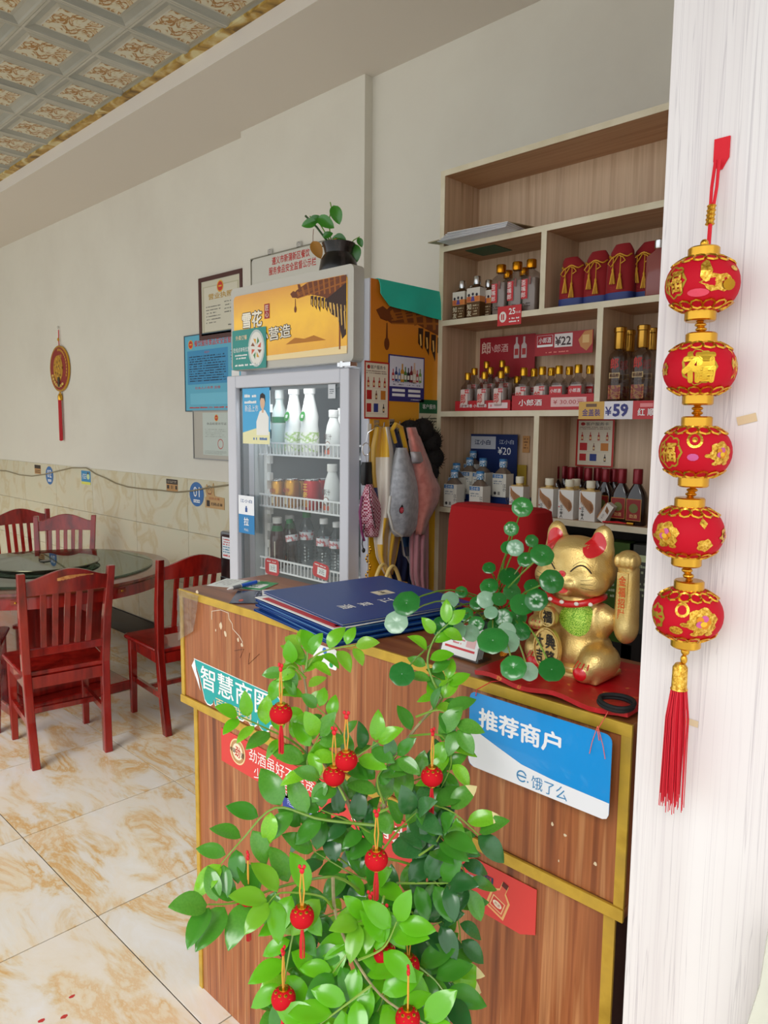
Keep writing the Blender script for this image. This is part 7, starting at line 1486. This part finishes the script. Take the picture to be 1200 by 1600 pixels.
for (x0, y0, x1, y1, x2, y2, kd) in ((590, 1370, 560, 1370, 490, 1330, 'bbc'), (580, 1400, 540, 1420, 480, 1440, 'abb'), (560, 1450, 500, 1480, 445, 1520, 'abc'), (560, 1480, 500, 1530, 440, 1580, 'abb'), (580, 1330, 560, 1300, 540, 1250, 'bbc'), (590, 1340, 620, 1300, 650, 1270, 'bbc'), (590, 1420, 620, 1400, 660, 1390, 'bcc'), (580, 1480, 630, 1490, 670, 1530, 'bbc'),
                                     (570, 1520, 560, 1550, 540, 1600, 'aab'), (590, 1520, 620, 1560, 640, 1610, 'aab'), (580, 1380, 530, 1340, 470, 1290, 'bbc'), (600, 1320, 560, 1290, 500, 1265, 'bcb'), (590, 1440, 570, 1410, 590, 1380, 'abb'), (560, 1500, 520, 1480, 480, 1490, 'bcc'), (600, 1450, 640, 1460, 690, 1440, 'ccb'), (560, 1420, 600, 1450, 610, 1500, 'abb')):
    dd = R.uniform(1.03, 1.13); twig([(x0, y0), (x1, y1), (x2, y2)], 1.12, dd, 8, L*R.uniform(.85, 1.1), kd, start=.15, r0=.002)
# foreground bright branch
twig([(520, 1372), (525, 1430), (555, 1500), (600, 1560), (665, 1600)], 1.05, .93, 11, L*1.05, 'aaa', r0=.0030, start=.3)
twig([(475, 1385), (462, 1440), (450, 1500), (440, 1560)], 1.02, .98, 9, L*.95, 'aab', r0=.002, start=.15)
twig([(600, 1400), (590, 1430), (560, 1440)], 1.02, .99, 5, L*.9, 'at', r0=.002); twig([(560, 1500), (600, 1480), (620, 1440)], .98, .97, 6, L*.95, 'aa', r0=.002); twig([(580, 1540), (540, 1570), (500, 1600)], .96, .93, 6, L*1.1, 'aa', r0=.002); twig([(520, 1420), (500, 1400), (440, 1395), (420, 1410)], 1.02, .99, 6, L*.95, 'at', r0=.002)
for (x0, y0, x1, y1, dd, kd) in ((560, 1440, 520, 1520, 1.0, 'ab'), (600, 1500, 590, 1580, .99, 'ab'), (640, 1500, 700, 1560, 1.03, 'bcy'), (500, 1500, 470, 1580, 1.02, 'bb'), (650, 1340, 690, 1300, 1.06, 'bc'), (620, 1380, 700, 1380, 1.06, 'bc')): twig([(x0, y0), ((x0+x1)/2+8, (y0+y1)/2), (x1, y1)], dd+.02, dd-.02, 6, L*1.1, kd, start=.1, r0=.002)
if extra:
    b = B()
    for P, M_, s, kd in extra:
        me = LM[kd][0]; b.M = Matrix.Translation(P-LOC) @ M_ @ Matrix.Diagonal((s, s, s, 1)); b.add([tuple(v.co) for v in me.vertices], [tuple(p_.vertices) for p_ in me.polygons], me.materials[0], True)
    o = b.build('foliage', shb, recalc=False); o['kind'] = 'stuff'
# little red lanterns hung in the shrub
ml = thing('mini_lantern', 'x', 'ornament'); r_ = .0160
B().loft([(r_*max(math.cos(-PI/2+PI*j/12), 0)**.8+.0001, r_*max(math.cos(-PI/2+PI*j/12), 0)**.8+.0001, r_*.85*math.sin(-PI/2+PI*j/12)) for j in range(1, 12)], mat('#c00618', .7, spec=.25), 24).build('lantern', ml)
b = B(); b.lathe([(.0065, r_*.75), (.0065, r_*.95), (.003, r_*.98)], GOLD, 14).lathe([(.003, -r_*.98), (.006, -r_*.93), (.006, -r_*.75)], GOLD, 14)
for q_ in range(8): a_ = 2*PI*q_/8; b.disc(0, 0, 0, 0, GOLD, 0, 3) if False else b.ell((.0095*math.cos(a_), .0095*math.sin(a_), r_*.66), (.0028, .0028, .0018), GOLD, 8, 5); b.ell((.0128*math.cos(a_+.3), .0128*math.sin(a_+.3), r_*.42), (.0016, .0016, .0016), GOLD, 6, 4)
b.build('gold_cap', ml)
b = B(); b.tube([(-.001, 0, r_*.95), (-.003, 0, r_+.02), (-.001, 0, r_+.045)], .0011, mat('#d89a3a', .5), 5).tube([(.001, 0, r_*.95), (.003, 0, r_+.02), (.001, 0, r_+.045)], .0011, mat('#d89a3a', .5), 5).build('hanger', ml)
b = B(); b.ell((0, 0, r_+.048), (.0035, .0025, .004), mat('#d8182a', .5), 8, 6); b.ell((-.003, 0, r_+.054), (.0025, .002, .003), mat('#d8182a', .5), 8, 6); b.ell((.003, 0, r_+.054), (.0025, .002, .003), mat('#d8182a', .5), 8, 6); b.build('knot', ml)
b = B()
for k in range(10): a_ = k*2.4; b.tube([(.001*math.cos(a_), .001*math.sin(a_), -r_*.95), (.003*math.cos(a_), .003*math.sin(a_), -r_-.02), (.003*math.cos(a_), .003*math.sin(a_), -r_-.042)], .0009, mat('#d0202a', .6), 4)
b.build('tassel', ml)
spots = [(439, 1115, 1.03, 'highest on the left, beside the teal sticker'), (541, 1188, 1.04, 'upper middle, under the forked twig'), (522, 1212, 1.05, 'just left of the upper middle one, half hidden'), (675, 1213, 1.06, 'on the right below the counter edge'), (588, 1343, 1.0, 'in the centre of the foliage'), (472, 1432, .97, 'left of centre behind a bright leaf'), (388, 1408, 1.02, 'far left behind the big leaves'),
         (443, 1560, .96, 'bottom left with a red tassel'), (600, 1490, 1.0, 'right of the lower centre stem'), (638, 1508, 1.04, 'lower right among dark leaves'), (637, 1592, .94, 'at the bottom frame edge'), (578, 1468, 1.03, 'in the lower centre, mostly hidden')]
for k, (px, py, d, lb) in enumerate(spots):
    P = W(px, py, d=d); lab = 'tiny red lantern in the shrub, '+lb
    if k == 0: ml.location = P; ml['label'] = lab; ml['group'] = 'tiny lanterns in the shrub'
    else: q_ = dup(ml, P, R.uniform(0, 3), lab)
    if k in (1, 2, 8, 9, 11):
        for ch in list(q_.children):
            if ch.name.startswith('tassel'): bpy.data.objects.remove(ch)

# ================================================================= POTHOS ON THE FRIDGE
pv_ = W(531, 412, y=FY+.06); pt = thing('pothos_vase', 'dark ribbed vase with a sparse pothos plant on top of the fridge', 'plant', (W(529, 410, y=FY+.10).x, FY+.10, 2.061))
pvx = pt.location; B().lathe([(.045, 0), (.060, .02), (.066, .055), (.060, .09), (.046, .112), (.050, .13), (.056, .145), (.050, .145), (.042, .115)], noisy('ribbed_black', [(.45, '#0c0a0a'), (.6, '#3a3230')], 30, .25, stretch=(1, 1, .15)), 36).build('vase', pt)
B().lathe([(.044, .118), (.001, .122)], mat('#1a120c', .9), 16).build('soil', pt)
b_ = [(x, y) for x, y in ()]
PL = leafmat('pothos_leaf', '#2c7a1c', '#4a9a2c')
def pl_leaf(P, axis, nrm, s, m=PL, name='leaf'):
    b = B(); prof = [(0, 0), (.28, -.05), (.42, .18), (.40, .42), (.24, .74), (0, 1.0)]; vs = []; fs = []
    for i in range(9):
        t_ = i/8; w_ = .40*math.sin(PI*min(t_*1.0, 1))**.6*(1-.35*t_) if 0 < t_ < 1 else .01
        for j in range(5): u = (j-2)/2; vs.append((u*w_, t_-.05*abs(u)*(1-t_), .25*abs(u)*w_-.25*(t_-.3)**2))
    for i in range(8):
        for j in range(4): fs.append((i*5+j, i*5+j+1, (i+1)*5+j+1, (i+1)*5+j))
    y = axis.normalized(); z = (nrm-y*nrm.dot(y)).normalized(); x = y.cross(z); M_ = Matrix((x, y, z)).transposed().to_4x4()
    b.add(vs, fs, m, True); o = b.build(name, pt, recalc=False); o.location = P-pvx; o.rotation_euler = M_.to_euler(); o.scale = (s, s, s); return o
DP = .0; dv_ = (Vector(pvx)-CAM).dot(FWD)
def pst(pts, r=.0022, m=None): 
    Q = [W(x, y, d=dv_+k*0) - pvx for x, y, *k_ in pts for k in [0]]; B().tube(Q, r, m or STG, 6).build('stem', pt)
pst([(524, 400), (510, 375), (495, 355), (477, 337)], .0035, mat('#2a4a1c', .5)); pst([(524, 400), (512, 370), (500, 350), (484, 338)]); pst([(526, 400), (516, 370), (514, 345), (518, 325), (516, 316)], .002); pst([(530, 400), (545, 385), (553, 375), (562, 370)], .0018); pst([(530, 398), (508, 385), (496, 385)], .0022, mat('#2a4a1c', .5)); pst([(490, 358), (489, 368), (489, 385)], .001, mat('#7a3a1c', .5)); pst([(535, 395), (548, 385), (555, 385)], .0015)
UPZ = Vector((0, 0, 1)); TCM = (CAM-Vector(pvx)).normalized(); rg = RGT
def lf(px, py, dx, dy, s, m=PL): pl_leaf(W(px, py, d=dv_-.01), (RGT*dx+UPV*dy), (TCM+UPZ*.3).normalized(), s, m)
lf(494, 347, -.7, -.15, .050); lf(497, 340, 1, -.6, .062); lf(521, 322, .35, -1, .062); lf(520, 372, .8, -.15, .040); lf(524, 368, .9, -.4, .04); lf(560, 372, .25, -.6, .032); lf(554, 382, .05, -1, .062); lf(484, 346, .9, .3, .045)
lf(489, 378, .5, -1, .06, mat('#a8742a', .6)); lf(517, 388, .7, .5, .055, mat('#b8862e', .6)); lf(505, 370, .7, .3, .035)
